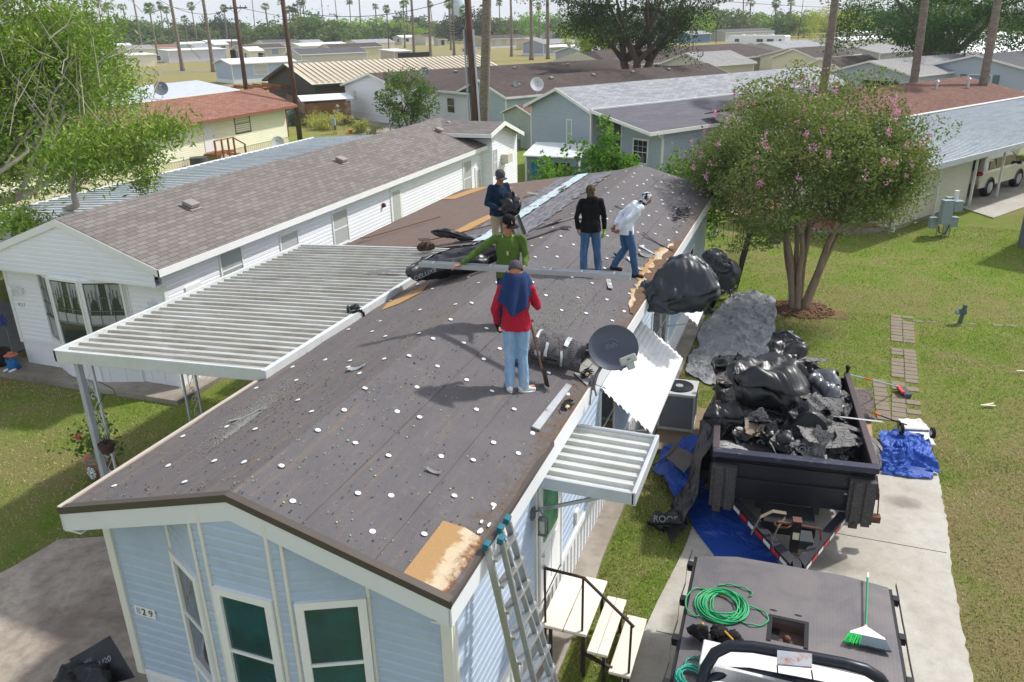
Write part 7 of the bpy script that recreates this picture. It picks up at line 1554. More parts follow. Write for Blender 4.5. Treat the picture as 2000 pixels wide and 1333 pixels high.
# ------------------------------------------------------------------ dump trailer
TR = R(5.5); TO = Vector((.29,11.95,0)); tr = thing('dump_trailer','black steel dump trailer heaped with torn roofing, tongue pointing at the truck','trailer',tuple(TO),TR); TM = PM[tr]
dk2 = pbr('trailer_black', sr(38,40,48), .45, .15, var=.2, vs=3, c2=sr(112,108,104), lo=.62, hi=.78, spec=.5); rail = pbr('trailer_rail', sr(82,72,74), .5, .2, var=.2, c2=sr(120,96,90), lo=.6, hi=.75)
def tp(x,y,z): return TM @ Vector((x,y,z))
def tput(n, m, mat, par=None, **k): return put(n, m, mat, par or tr, False, **k)
Wd, Ln, z0, z1 = 1.22, 3.62, .62, 1.5
m = MB(); m.box(-Wd,0,z0,Wd,.05,z1-.08); m.box(-Wd,-.03,1.24,Wd,-.002,1.30); m.box(-Wd+.05,-.05,.98,Wd-.05,-.002,1.03)
m.ext([(-Wd,-.02,1.31),(Wd,-.02,1.31),(Wd,-.09,1.40),(-Wd,-.09,1.40)], (0,.05,0)); tput('front_wall', m, dk2)
m = MB(); m.box(-Wd-.04,-.09,z1-.10,Wd+.04,.07,z1); tput('front_rail', m, pbr('rail_blue_black', sr(56,60,76), .4, .2, c2=sr(110,104,110), lo=.55, hi=.7, vs=6), bevel=.01)
for s_ in (-1,1):
    m = MB(); x = s_*Wd; m.box(min(x,x-s_*.05),.05,z0,max(x,x-s_*.05),Ln,z1-.08)
    for k in range(5): y = .45+k*.72; m.box(min(x,x+s_*.05),y,z0,max(x,x+s_*.05),y+.09,z1-.1)
    tput('side_wall', m, dk2); m = MB(); m.box(min(x-s_*.06,x+s_*.05),.07,z1-.09,max(x-s_*.06,x+s_*.05),Ln+.05,z1); tput('top_rail', m, rail, bevel=.01)
    m = MB(); m.tube([(x+s_*.0,Ln+.06,z1-.35),(x,Ln+.06,z1+.08)],.03,8); m.ell((x,Ln+.06,z1+.10),.05,.05,.05); tput('tailgate_hinge', m, steelblack)
    m = MB(); a = min(s_*.86,s_*1.26); b = max(s_*.86,s_*1.26); m.box(a,-.13,.50,b,-.03,1.26); m.box(a+.06,-.17,.42,a+.19,-.13,1.26); m.box(a+.24,-.15,.46,b-.03,-.13,1.26); gp = tput('corner_gusset', m, pbr('gusset_grit', sr(74,72,74), .85, .05, var=.12, vs=20, c2=sr(112,108,104), lo=.5, hi=.66)); m = MB(); m.tube([(a+.125,-.20,.50),(a+.125,-.165,.50)],.035,14); tput('hinge_pin', m, rust, gp)
    m = MB(); m.box(min(x+s_*.06,x+s_*.30),1.0,.55,max(x+s_*.06,x+s_*.30),2.75,.60); m.box(min(x+s_*.06,x+s_*.3),.85,.38,max(x+s_*.06,x+s_*.3),1.0,.58); tput('fender', m, dk2)
    for y in (1.45,2.3):
        m = MB(); m.tube([(x+s_*.08,y,.34),(x+s_*.27,y,.34)],.34,24); wh_ = tput('wheel', m, pbr('tyre', sr(34,34,35), .9)); m = MB(); m.tube([(x+s_*.26,y,.34),(x+s_*.285,y,.34)],.19,16); tput('rim', m, alum, wh_)
m = MB(); m.box(-Wd,.05,z0,Wd,Ln,z0+.05); m.box(-.5,.1,.42,-.4,Ln,.62); m.box(.4,.1,.42,.5,Ln,.62); tput('floor', m, dk2)
m = MB(); m.box(-Wd,Ln,z0,Wd,Ln+.05,z1-.12); tput('tailgate', m, dk2)
m = MB(); tip = (.04,-1.62); 
for s_ in (-1,1): m.ext([(s_*.92,-.02,.46),(s_*.78,-.02,.46),(tip[0]+s_*.03,tip[1]+.22,.46),(tip[0]+s_*.10,tip[1]+.02,.46)], (0,0,.15))
m.box(-.02,-1.78,.44,.10,-1.42,.60); tput('tongue_frame', m, dk2)
m = MB(); m.box(-.02,-1.95,.46,.10,-1.78,.58); m.ell((.04,-1.96,.52),.08,.10,.07); tput('coupler', m, steelblack)
for s_ in (-1,1):
    for k in range(7):
        f0, f1 = .08+k*.13, .08+k*.13+.11; A = Vector((s_*.925,-.02,.50)); B = Vector((tip[0]+s_*.108,tip[1]+.02,.50)); n = (B-A).normalized().cross(Vector((0,0,1)))*s_*-1*.004*(-1); n = Vector((s_*.004,-.003,0))
        m = MB(); p, q_ = A.lerp(B,f0)+n, A.lerp(B,f1)+n; m.poly([p,q_,q_+Vector((0,0,.075)),p+Vector((0,0,.075))]); tput('reflective_tape', m, pbr('tape_red', sr(190,40,44), .4) if k % 2 else pbr('tape_white', sr(222,222,224), .4))
m = MB(); m.box(-.42,-.72,.5,.36,-.18,.72); tput('pump_box', m, steelblack, bevel=.01); m = MB(); m.box(.05,-1.05,.5,.3,-.75,.66); tput('battery_box', m, pbr('battery_grey', sr(58,60,66), .6), bevel=.01)
m = MB(); m.box(-.03,-1.12,.45,.09,-.99,1.02); jk = tput('jack_post', m, steelblack); m = MB(); m.box(-.035,-1.125,1.02,.095,-.985,1.035); tput('jack_cap', m, rust, jk); m = MB(); m.tube([(-.25,-1.03,.93),(.38,-1.03,.90)],.02,8); m.tube([(.38,-1.03,.90),(.40,-1.05,.72)],.018,8); tput('jack_crank', m, rust, jk); m = MB(); m.box(-.015,-1.128,.72,.075,-1.1205,.84); tput('jack_label', m, pbr('label_white', sr(226,222,190), .5), jk)
m = MB()
for ph in (0,1.2,2.2): m.tube([(-.15+.12*math.cos(a+ph),-.88+.1*math.sin(a+ph),.78+.02*a/3) for a in [k*.5 for k in range(11)]], .011, 5)
m.tube([(.0,-1.2,.52),(.2,-1.3,.55),(.32,-1.1,.5),(.28,-.9,.55)],.014,5); tput('coiled_hose', m, rust)
st_m = pbr('strap_tan', sr(122,112,98), .85)
for P in ([(-.1,-.75,.92),(-.3,-.75,.93),(-.48,-.85,.86),(-.60,-.98,.62)],[(-.12,-.85,.90),(-.22,-1.0,.82),(-.30,-1.15,.66),(-.28,-1.3,.62)]):
    m = MB(); pv_ = [Vector(p) for p in P]; m.grid(lambda a_,b_: (lambda k,f: pv_[k].lerp(pv_[min(k+1,3)],f))(min(int(a_*3),2), a_*3-min(int(a_*3),2))+Vector((.0,(b_-.5)*.07,.01*(b_-.5))), 12, 2); o = tput('strap', m, st_m); o.modifiers.new('s','SOLIDIFY').thickness = .004
m = MB(); m.tube([(1.29,.2,1.22),(1.36,.15,.9),(1.38,.1,.55),(1.30,.1,.5)],.012,5); m.tube([(1.27,.2,1.2),(1.26,.15,.8),(1.28,.1,.5)],.012,5); m.box(1.22,.02,.45,1.42,.14,.56); tput('side_strap', m, rust)
m = MB(); m.box(.82,-.006,.92,1.0,-.003,.98); tput('data_plate', m, alum)
# the load: one mound of shards nobody could count, and the sheets one can
load = []
def heap(x, y): e = max(0, 1-(abs(x+.15)/1.25)**3)*max(0, 1-(abs(y-1.9)/2.1)**4); return 1.12+.62*e*(.75+.5*noise.noise(Vector((x*1.3,y*1.1,4))))*(1.15 if y > .9 else .7)*(1.0 if x < .6 else .75)
m = MB(); m.grid(lambda a_,b_: tp(-1.15+2.3*a_, .08+3.5*b_, heap(-1.15+2.3*a_, .08+3.5*b_)+.10*noise.noise(Vector((a_*9,b_*13,1)))), 46, 66); hb = struct('rubble_load', m, blk, 'stuff'); hb['label'] = 'dark mass of torn felt filling the trailer'; hb['category'] = 'roofing debris'
def shard(mb, x, y, z, L_, W_, rx, ry, rz, bend, fr, sd, off=None):
    M3 = (Matrix.Rotation(rz,3,'Z') @ Matrix.Rotation(ry,3,'Y') @ Matrix.Rotation(rx,3,'X')); c = tp(x,y,z) if off is None else Vector((x,y,z)); T3 = TM.to_3x3() if off is None else Matrix.Identity(3)
    def fn(u_, v_):
        a, b = (u_-.5)*L_*(1+.15*noise.noise(Vector((v_*4,sd,1)))), (v_-.5)*W_*(1+.2*noise.noise(Vector((u_*5,sd,2)))); q = Vector((a,b,sd*3.7))
        h = bend*(a*a/(L_*.5)**2)+fr*(noise.ridged_multi_fractal(Vector((a*3.1/max(L_,.3),b*3/max(W_,.3),sd)),.9,2.1,3,.9,2)-.9)+fr*.8*noise.noise(Vector((a*4,b*4,sd))); return c+T3@(M3@Vector((a,b,h)))
    mb.grid(fn, 14, 10)
rn = random.Random(8)
osh = shingle('load_shingle', sr(124,122,120), sr(148,146,142), sr(70,68,68), .22, .13, .4); osl = shingle('load_shingle_pale', sr(170,170,166), sr(150,150,148), sr(112,112,110), .17, .11, .3)
shards = [MB(), MB(), MB()]
for k in range(120):
    x, y = rn.uniform(-1.05,1.05), rn.uniform(.15,3.5); z = heap(x,y)+rn.uniform(-.04,.14); shard(shards[rn.choice((0,1,2,2))], x, y, z, rn.uniform(.2,.62), rn.uniform(.12,.40), rn.gauss(0,.6), rn.gauss(0,.6), rn.uniform(0,6.28), rn.uniform(-.05,.12), rn.uniform(.01,.05), k)
for mbs, mt, lb in zip(shards, (blk2, blk, osh), ('glossy black plastic shreds mixed through the trailer load','dull black felt shreds mixed through the trailer load','grey shingle fragments mixed through the trailer load')):
    o = struct('rubble_shreds', mbs, mt, 'stuff'); o['label'] = lb; o['category'] = 'roofing debris'; o.modifiers.new('s','SOLIDIFY').thickness = .006
GRP = None
def lsheet(label, x, y, dz, L_, W_, rx, ry, rz, bend, fr, sd, mat, cat='roofing sheet', name='felt_sheet'):
    mm = MB(); shard(mm, x, y, heap(x,y)+dz, L_, W_, rx, ry, rz, bend, fr, sd); o = solo(name, mm, mat, label, cat); o.modifiers.new('s','SOLIDIFY').thickness = .007; return o
bx = Matrix.Identity(3)
big = crumpled('plastic_sheet','huge billowing black plastic sheet on top of the trailer load','plastic sheet',tp(-.42,2.0,1.92),eul(TR+.9,.10,.25),(1.55,1.15,.72),(46,34),.07,2.0,blk2,11)
crumpled('plastic_sheet','black plastic bundle standing up at the far end of the trailer load','plastic sheet',tp(-.05,3.05,2.0),eul(TR+1.2,-.5,.1),(.95,.55,.6),(34,26),.07,2.6,blk2,12)
crumpled('plastic_sheet','folded black plastic spilling over the far left trailer corner','plastic sheet',tp(-.95,3.0,1.65),eul(TR+.2,.2,.0),(1.0,.6,.35),(30,22),.06,3,blk,13)
crumpled('plastic_sheet','low black plastic fold along the left trailer wall','plastic sheet',tp(-.75,1.15,1.50),eul(TR+.1,.05,.1),(1.35,.42,.36),(36,20),.05,3,blk2,14)
crumpled('plastic_sheet','shiny grey black plastic hump near the right trailer wall','plastic sheet',tp(.62,2.55,1.66),eul(TR-.5,.25,.3),(.78,.62,.36),(30,22),.06,2.6,pbr('silvery_plastic', sr(92,94,100), .3, .2, var=.25, vs=3, spec=.6),15)
b4 = crumpled('plastic_sheet','black printed felt bag leaning in the middle front of the trailer','plastic sheet',tp(.02,.62,1.36),eul(TR,.1,1.35),(.62,.50,.2),(26,22),.03,3,blk,16)
crumpled('plastic_sheet','small black printed sheet leaning left of the middle bag','plastic sheet',tp(-.42,.75,1.36),eul(TR+.5,-.5,1.2),(.45,.35,.12),(20,16),.03,3,blk2,17)
lm_ = pbr('lettering_grey', sr(150,154,160), .6)
xz = TM.to_3x3() @ Vector((1,0,0)); up_ = Vector((0,.35,1)).normalized()
for s_, sz, (x,y,z) in (('ROOF',.16,(.08,.37,1.44)),('TOP SHIELD',.045,(.08,.36,1.56)),('20',.13,(.10,.36,1.24)),('OOF',.13,(-.42,.55,1.40)),('020',.11,(-.80,2.72,1.86))): text(s_, sz, tp(x,y,z), xz, up_, lm_, b4 if s_ in ('ROOF','20') else b4, 'lettering', .002)
lsheet('arched panel of grey shingles near the right trailer wall', .38,1.75,.16, .95,.55, .25,.2,-.15, .16, .012, 21, osh, 'shingle', 'shingle_sheet')
lsheet('pale grey block of stacked shingles at the front left corner', -.92,.38,.12, .48,.62, -.3,.15,.2, -.05, .01, 22, osl, 'shingle', 'shingle_sheet')
lsheet('grey shingle sheet at the front right of the load', .55,.75,.10, .9,.5, .3,.1,.5, .05, .02, 23, osh, 'shingle', 'shingle_sheet')
lsheet('tan backed shingle scrap between bag and pale block', -.62,.72,.16, .35,.25, .6,.3,.3, .05, .02, 24, pbr('felt_tan', sr(146,130,116), .9, var=.15), 'shingle', 'shingle_sheet')
lsheet('long grey strip hanging over the right trailer rail', 1.15,1.35,.30, 1.0,.13, .1,.35,-.1, -.16, .012, 25, osh)
lsheet('second curved grey strip crossing the right trailer rail', 1.12,1.15,.26, .9,.12, .0,.4,.05, -.18, .012, 26, pbr('felt_grey', sr(110,108,108), .8, var=.15))
lsheet('drooping grey strip outside the right trailer rail', 1.42,.95,.10, .55,.14, .3,1.1,-.2, -.06, .012, 27, osh)
lsheet('thin straight metal strip laid over the right rail', 1.05,1.6,.34, 1.0,.05, 0,.05,.05, 0, .003, 28, alum, 'metal strip', 'metal_strip')
lsheet('brown grey folded felt at the far left of the load', -.95,2.35,.22, .6,.5, .4,-.5,.2, .1, .05, 29, pbr('felt_brown_grey', sr(116,108,106), .85, var=.15))
lsheet('grey shingle flap at the far right of the load', .35,3.1,.22, .7,.45, -.3,.2,.5, .06, .03, 30, osh, 'shingle', 'shingle_sheet')
lsheet('dark ribbed flap standing at the far right trailer corner', .75,3.25,.28, .5,.25, -.9,.1,-.4, .04, .02, 31, blk)
lsheet('narrow crinkled grey strip inside the right wall', .95,2.0,.12, .55,.22, .5,-.2,1.3, .1, .06, 32, osh)
crumpled('felt_tube','dark rolled tube inside the trailer right wall','felt roll',tp(.95,2.2,1.35),eul(TR+1.3,.3,0),(.5,.2,.2),(16,16),.02,4,blk,33)
# plastic draped down the trailer left side on to the grass
def drape(name, label, cat, P, n, fr, amp, mat, seed=0, th=.005, world=True):
    """sheet through a coarse grid of control points with crumple"""
    P = [[Vector(q) for q in r] for r in P]; nr, nc = len(P), len(P[0]); mm = MB()
    def fn(u_, v_):
        i = min(int(u_*(nr-1)), nr-2); j = min(int(v_*(nc-1)), nc-2); a = u_*(nr-1)-i; b = v_*(nc-1)-j; a = a*a*(3-2*a)*.5+a*.5; b = b*b*(3-2*b)*.5+b*.5
        p = P[i][j].lerp(P[i][j+1], b).lerp(P[i+1][j].lerp(P[i+1][j+1], b), a); q = p*fr+Vector((seed*5.1,0,seed)); d = crease(q)*.95; e = noise.noise_vector(q*.7)
        e = Vector((e.x,e.y,0))*amp*1.6; p = p+e+Vector((0,0,max(d,-.3)*amp)); p.z = max(p.z, .035+.01*noise.noise(q*3)) if world else p.z; return p
    mm.grid(fn, *n); o = solo(name, mm, mat, label, cat); o.modifiers.new('s','SOLIDIFY').thickness = th; return o
drape('plastic_sheet','long black plastic sheet hanging down the left trailer side on to the grass','plastic sheet',[[tp(-1.1,2.4,1.55),tp(-1.15,1.4,1.55),tp(-1.1,.6,1.5)],[tp(-1.36,2.4,1.3),tp(-1.38,1.4,1.2),tp(-1.38,.3,1.15)],[tp(-1.5,2.0,.6),tp(-1.52,1.0,.6),tp(-1.45,-.1,.65)],[tp(-1.75,1.2,.1),tp(-1.75,.3,.25),tp(-1.65,-.5,.3)],[tp(-1.95,.4,.05),tp(-2.0,-.2,.12),tp(-1.85,-.8,.12)]],(44,30),2.4,.07,blk2,2)
p_ = crumpled('printed_felt','black printed felt end lying on the grass beside the drive','felt sheet',(-1.58,11.55,.13),eul(.5,0,0),(.62,.42,.24),(26,22),.05,3,blk,41); text('ROOF',.15,(-1.60,11.38,.28),(1,.25,0),(0,.5,1),lm_,p_,'lettering',.002)
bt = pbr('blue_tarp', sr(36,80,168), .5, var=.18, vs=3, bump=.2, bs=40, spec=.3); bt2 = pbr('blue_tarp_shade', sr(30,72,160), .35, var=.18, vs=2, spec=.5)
drape('blue_tarp','crumpled blue tarp on the grass left of the trailer','tarp',[[(-2.15,13.2,.1),(-2.1,13.8,.25),(-1.85,14.4,.2)],[(-1.9,12.75,.25),(-1.75,13.4,.30),(-1.5,14.2,.45)],[(-1.6,12.3,.15),(-1.45,13.0,.35),(-1.2,13.9,.6)],[(-1.35,12.2,.05),(-1.2,12.7,.2),(-1.05,13.4,.5)]],(40,36),2.6,.06,bt,5)
drape('felt_sheet','brown grey felt folded on the left blue tarp','felt sheet',[[(-1.98,13.3,.36),(-1.85,13.7,.40)],[(-1.75,13.05,.42),(-1.58,13.5,.46)],[(-1.5,12.75,.40),(-1.35,13.25,.48)]],(14,12),3,.02,MT['felt_brown_grey'],6)
drape('felt_strip','narrow brown felt strip across the left blue tarp','felt sheet',[[(-2.2,13.0,.28),(-2.1,13.1,.28)],[(-1.9,13.3,.40),(-1.82,13.4,.42)],[(-1.85,13.9,.50),(-1.72,13.95,.5)]],(20,4),3,.02,pbr('felt_brown', sr(110,100,92), .85),7)
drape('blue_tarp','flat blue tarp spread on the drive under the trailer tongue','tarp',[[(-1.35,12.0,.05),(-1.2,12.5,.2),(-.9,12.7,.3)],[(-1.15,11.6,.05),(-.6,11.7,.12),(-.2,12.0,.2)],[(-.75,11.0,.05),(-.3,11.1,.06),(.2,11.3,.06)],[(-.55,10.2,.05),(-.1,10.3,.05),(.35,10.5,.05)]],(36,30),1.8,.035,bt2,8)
drape('blue_tarp','folded blue tarp bundle on the drive right of the trailer','tarp',[[(1.85,14.65,.08),(2.3,14.6,.10),(2.85,14.7,.06)],[(1.85,15.0,.30),(2.3,15.0,.34),(2.85,15.05,.26)],[(1.95,15.5,.30),(2.3,15.5,.26),(2.8,15.6,.30)],[(2.0,16.1,.15),(2.25,16.2,.12),(2.75,16.2,.08)]],(44,40),2.6,.085,bt,9)
drape('blue_tarp','lower blue tarp fold at the front of the right bundle','tarp',[[(1.92,14.5,.04),(2.4,14.45,.05),(2.78,14.6,.05)],[(1.95,14.7,.16),(2.4,14.72,.18),(2.8,14.85,.12)]],(20,34),3,.05,bt,10)
drape('white_sheet','pale folded sheet lying behind the right blue tarp','sheet',[[(2.35,16.0,.14),(2.95,15.8,.12)],[(2.4,16.6,.10),(2.95,16.6,.08)],[(2.35,17.0,.05),(2.8,17.1,.05)]],(20,16),2.5,.03,pbr('pale_sheet', sr(206,206,200), .6, var=.08),11)
rw = thing('magnetic_sweeper','rolling magnetic sweeper with long black handle resting on the blue tarp','sweeper',(2.45,15.85,.3)); m = MB(); m.tube([(2.4,15.95,.42),(1.95,15.75,.62),(1.80,15.68,.70)],.014,6); put('handle', m, steelblack, rw); m = MB(); m.tube([(1.86,15.70,.67),(1.74,15.65,.735)],.022,8); put('grip', m, pbr('grip_orange', sr(226,96,48), .5), rw); m = MB(); m.beam((2.3,15.85,.36),(2.8,15.95,.36),.06,.05); put('bar', m, alum, rw)
for x in (2.28,2.84):
    m = MB(); m.tube([(x,15.86,.36),(x+.05,15.87,.36)],.11,20); w_ = put('wheel', m, MT['tyre'], rw); m = MB(); m.tube([(x-.006,15.86,.36),(x+.056,15.87,.36)],.06,14); put('rim', m, alum, w_)
bm_ = thing('push_broom','red and grey squeegee broom propped over the trailer corner to the path','broom',(1.9,18.3,.1)); a, b = tp(1.22,3.7,1.45), Vector((2.45,18.4,.18)); m = MB(); m.tube([a,b],.016,8); hd_ = put('handle', m, pbr('handle_grey_green', sr(146,176,178), .4, .3), bm_); m = MB(); m.tube([a.lerp(b,.3),a.lerp(b,.46)],.019,8); put('grip', m, pbr('grip_red', sr(206,70,56), .5), hd_); m = MB(); m.beam(b+Vector((0,.18,-.06)), b+Vector((.1,-.18,-.06)), .07,.05); put('head', m, MT['grip_red'], bm_); m = MB(); m.beam(b+Vector((.1,.2,-.12)), b+Vector((.2,-.2,-.12)), .16,.09); put('bristles', m, pbr('bristle_grey', sr(84,88,96), .9), bm_)
m = MB(); m.box(1.52,15.1,.03,1.80,18.1,.16); solo('wooden_board', m, pbr('raw_board', sr(168,140,108), .85, var=.18, sc=(6,1,1)), 'long pale wooden board beside the trailer', 'board', bevel=.006); m = MB(); m.box(1.55,14.6,.03,1.86,15.05,.20); solo('wooden_board', m, MT['raw_board'], 'short thick board end right of the trailer front', 'board', bevel=.006)
drape('felt_sheet','brown rolled felt lying on the wooden board','felt sheet',[[(1.42,16.6,.22),(1.85,16.6,.28)],[(1.42,17.2,.24),(1.88,17.2,.26)],[(1.45,17.9,.22),(1.85,17.9,.24)]],(26,18),4,.03,pbr('felt_mud', sr(104,94,88), .85, var=.15),12)
crumpled('felt_roll','small coiled end of the brown felt roll','felt roll',(1.66,16.45,.26),eul(0,.1,0),(.42,.16,.18),(18,18),.03,6,MT['felt_mud'],44,wind=1.6)
drape('grey_tarp','large grey underlayment sheet spread over the grass below the wall','tarp',[[(-2.25,18.0,.05),(-1.7,17.6,.06),(-1.05,17.5,.05)],[(-2.3,19.4,.06),(-1.5,19.3,.14),(-.45,18.9,.06)],[(-2.3,21.0,.06),(-1.3,21.0,.20),(-.30,20.9,.06)],[(-2.2,22.6,.06),(-1.3,22.8,.18),(-.45,22.9,.08)],[(-1.9,24.0,.10),(-1.2,24.3,.28),(-.62,24.2,.22)]],(120,110),2.0,.085,pbr('grey_underlay', sr(166,166,168), .55, .0, var=.15, vs=1.6, c2=sr(134,134,138), lo=.45, hi=.62, bump=.2, bs=20),15)
def pbag(label, P, n, sd, mat=None, amp=.09): return drape('plastic_sheet', label, 'plastic sheet', P, n, 1.7, amp, mat or blk2, sd, .006, False)
bc = pbr('bag_plastic', sr(40,44,52), .42, .05, var=.2, vs=2, bump=.15, bs=10, spec=.6)
Bp = lambda x,y,z: Vector((x,y,z))
crumpled('plastic_sheet','billowing black plastic sheet tumbling off the roof edge over the white awnings','plastic sheet',at_d(1328,560,14.6),eul(R(20),-.12,.5),(1.45,.9,.72),(44,34),.10,1.7,bc,51)
crumpled('plastic_sheet','torn black corner hanging below the billowing sheet','plastic sheet',at_d(1385,592,14.8),eul(R(30),.9,0),(.5,.2,.22),(22,20),.06,3,blk,52)
crumpled('felt_roll','thick black felt roll leaning on the wall beyond the billowing sheet','felt roll',at_d(1398,508,19.5),eul(R(10),.75,0),(.75,.42,.42),(26,26),.06,2.2,bc,53,wind=1.5)
crumpled('felt_roll','open ended black felt roll beside the wire fence','felt roll',at_d(1412,537,19.8),eul(R(10),-.35,.1),(.85,.45,.5),(26,26),.06,2.2,bc,54,wind=1.6)
drape('felt_scraps','low black torn felt strip at the foot of the fence','felt sheet',[[(-2.4,23.8,.1),(-2.3,24.3,.25)],[(-2.0,23.9,.25),(-2.0,24.3,.3)],[(-1.7,24.0,.15),(-1.65,24.3,.35)]],(22,16),3,.10,blk,16)
# bags and scraps on the roof
pb = crumpled('plastic_sheet','black plastic sheet heaped on the left roof slope behind the green shirted man','plastic sheet',(-6.05,13.5,roof_z(-6.05)+.26),eul(R(66),-.05,-.15),(2.5,.85,.34),(50,36),.05,1.8,blk2,61,wind=1.15)
text('DELUXE',.13,(-6.28,12.35,roof_z(-6.2)+.30),(.55,.8,.2),(0,-.3,1),lm_,pb,'lettering',.002)
crumpled('felt_clump','black crumpled felt clump on the edge of the carport sheet','felt clump',at(690,610,3.42),eul(.6,0,0),(.30,.20,.14),(20,18),.06,6,blk,62)
gl = thing('tool_pouch','dark tool pouch with a red patch at the far corner of the carport','tool pouch',(-7.6,15.1,3.5)); crumpled('pouch','','',(-7.6,15.1,3.52),eul(.3,0,0),(.34,.20,.12),(18,16),.05,6,pbr('pouch_brown', sr(70,52,48), .85),63,parent=gl); crumpled('red_patch','','',(-7.48,15.10,3.56),eul(.3,0,0),(.10,.10,.05),(10,10),.01,8,pbr('patch_scarlet', sr(150,66,56), .8),64,parent=gl)  # small tool pouch with a red patch, left at the carport corner
crumpled('felt_roll','black rolled felt lying along the edge of the addition roof','felt roll',(-7.3,15.9,3.62),eul(.15,.1,0),(1.1,.16,.14),(22,14),.03,4,blk,65)
m = MB(); m.grid(lambda a_,b_: Vector((-8.15+.9*a_+.1*noise.noise(Vector((b_*4,1,1))), 13.3+.35*b_+.2*a_, 3.40+.03*a_+.02*noise.noise(Vector((a_*6,b_*6,0))))), 14, 6); o = solo('felt_scrap', m, MT['felt_grey'], 'dark grey torn felt scrap lying on the ribbed carport', 'felt scrap'); o.modifiers.new('s','SOLIDIFY').thickness = .006
# felt sheets at the lower left
F0 = [at(135,1288,.30), at(213,1243,.62), at(262,1325,.45), at(178,1345,.10)]
fl_ = drape('felt_sheet','black printed felt sheet standing crumpled at the lower left corner','felt sheet',[[F0[0],F0[0].lerp(F0[1],.5),F0[1]],[F0[0].lerp(F0[3],.5),(F0[0]+F0[2])/2,F0[1].lerp(F0[2],.5)],[F0[3],F0[3].lerp(F0[2],.5),F0[2]]],(26,26),1.2,.015,pbr('printed_felt', sr(26,30,36), .5, var=.2, spec=.4),71)
fx_ = (F0[1]-F0[0]).normalized(); fy_ = (F0[0]-F0[3]).normalized(); fn2 = fx_.cross(fy_).normalized(); fn2 = fn2 if fn2.z > 0 else -fn2
text('U20',.11,(F0[0]+F0[1]+F0[2]+F0[3])/4+fx_*.12+fn2*.05,fx_,fy_,lm_,fl_,'lettering',.003); text('TOP SHIELD',.045,F0[0]+(F0[2]-F0[0])*.25+fx_*.02+fn2*.04,fx_,fy_,lm_,fl_,'lettering',.003)
m = MB(); m.beam(F0[0]+fn2*.04-fy_*.12+fx_*.02, F0[1]+fn2*.04-fy_*.30-fx_*.12,.006); put('print_line', m, lm_, fl_)
crumpled('plastic_sheet','crumpled black felt pile against the house corner at the lower left','plastic sheet',(-7.75,5.1,.2),eul(-.4,0,0),(1.3,.8,.5),(34,26),.09,2.4,blk,72)
# ------------------------------------------------------------------ ladder
ld = thing('ladder','aluminium folding ladder with teal feet leaning on the roof corner','ladder',(-1.75,6.1,0)); la = pbr('ladder_alu', sr(176,178,178), .4, .7, var=.1, c2=sr(96,94,92), lo=.62, hi=.72, vs=14)
A0, A1, B0, B1 = Vector((-2.47,5.84,3.42)), Vector((-1.78,5.70,.0)), Vector((-2.43,6.30,3.42)), Vector((-1.72,6.55,0))
A0, B0 = Vector((-2.50,5.86,3.36)), Vector((-2.46,6.32,3.36)); C0, D0 = A0+Vector((.10,.13,.0)), B0+Vector((-.02,-.14,-.02))
for nm, a, b, w in (('outer_rail',A0,A1,.075),('outer_rail',B0,B1,.075)):
    m = MB(); m.beam(a,b,.03,w,(1,0,.3)); put(nm, m, la, ld, bevel=.004)
mid = .55; m = MB(); m.beam(C0, C0.lerp(A1+Vector((.1,.16,0)),.62), .028,.06,(1,0,.3)); put('inner_rail', m, la, ld, bevel=.004); m = MB(); m.beam(D0, D0.lerp(B1+Vector((.1,-.16,0)),.62), .028,.06,(1,0,.3)); put('inner_rail', m, la, ld, bevel=.004)
for k in range(11):
    f = .05+k*.085; m = MB(); a, b = A0.lerp(A1,f), B0.lerp(B1,f); m.beam(a,b,.035,.07,(1,0,.3)); m.beam(a+Vector((.05,0,.03)),b+Vector((.05,0,.03)),.03,.05,(1,0,.3)) if f < .62 else None; put('rung', m, la, ld)
teal = pbr('teal_plastic', sr(30,104,118), .5)
for p in (A0,B0,C0,D0): m = MB(); m.obox(p+Vector((-.003,0,.02)),(.06,.095,.07),Matrix.Rotation(.2,3,'Y')); put('end_cap', m, teal, ld, bevel=.008)
for f in (.52,.60): m = MB(); m.obox(A0.lerp(A1,f),(.05,.10,.05),Matrix.Rotation(.2,3,'Y')); put('hinge_lock', m, teal, ld, bevel=.008); m = MB(); m.obox(B0.lerp(B1,f+.04),(.05,.10,.05),Matrix.Rotation(.2,3,'Y')); put('hinge_lock', m, pbr('lock_blue', sr(110,170,200), .5), ld, bevel=.008)
# ------------------------------------------------------------------ flatbed truck
tk_ = thing('flatbed_truck','white pickup with dark diamond plate flatbed at the lower right','truck',(.4,7.5,0))
def tread(name, c, c2, met=.4):
    t = NT(name); uv = t.map('UV', (1,1,1), (0,0,R(45))); s = t.n('ShaderNodeSeparateXYZ'); t.L(uv, s.inputs[0])
    a = t.math('SINE', t.math('MULTIPLY', s.outputs[0], 95)); b = t.math('SINE', t.math('MULTIPLY', s.outputs[1], 95)); h = t.math('MAXIMUM', t.math('MULTIPLY', a, b), 0)
    f = t.noise(t.map('Object'), 1.6, 8, .7, .4); x = t.mix(t.ramp(f, .38, .68), c, c2); x = t.mix(t.math('MULTIPLY', t.ramp(h, .3, .9), .15), x, mul(c2, 1.5)); x = t.mix(t.ramp(t.noise(t.map('Object'), 5, 8, .8), .68, .74), x, sr(176,166,150))
    t.col(x); t.bump(h, .12, .002); return t.fin(.45, met, .5)
deck = tread('deck_tread', sr(94,91,95), sr(116,110,108), .3); alt = tread('alu_tread', sr(206,206,206), sr(222,222,220), .5)
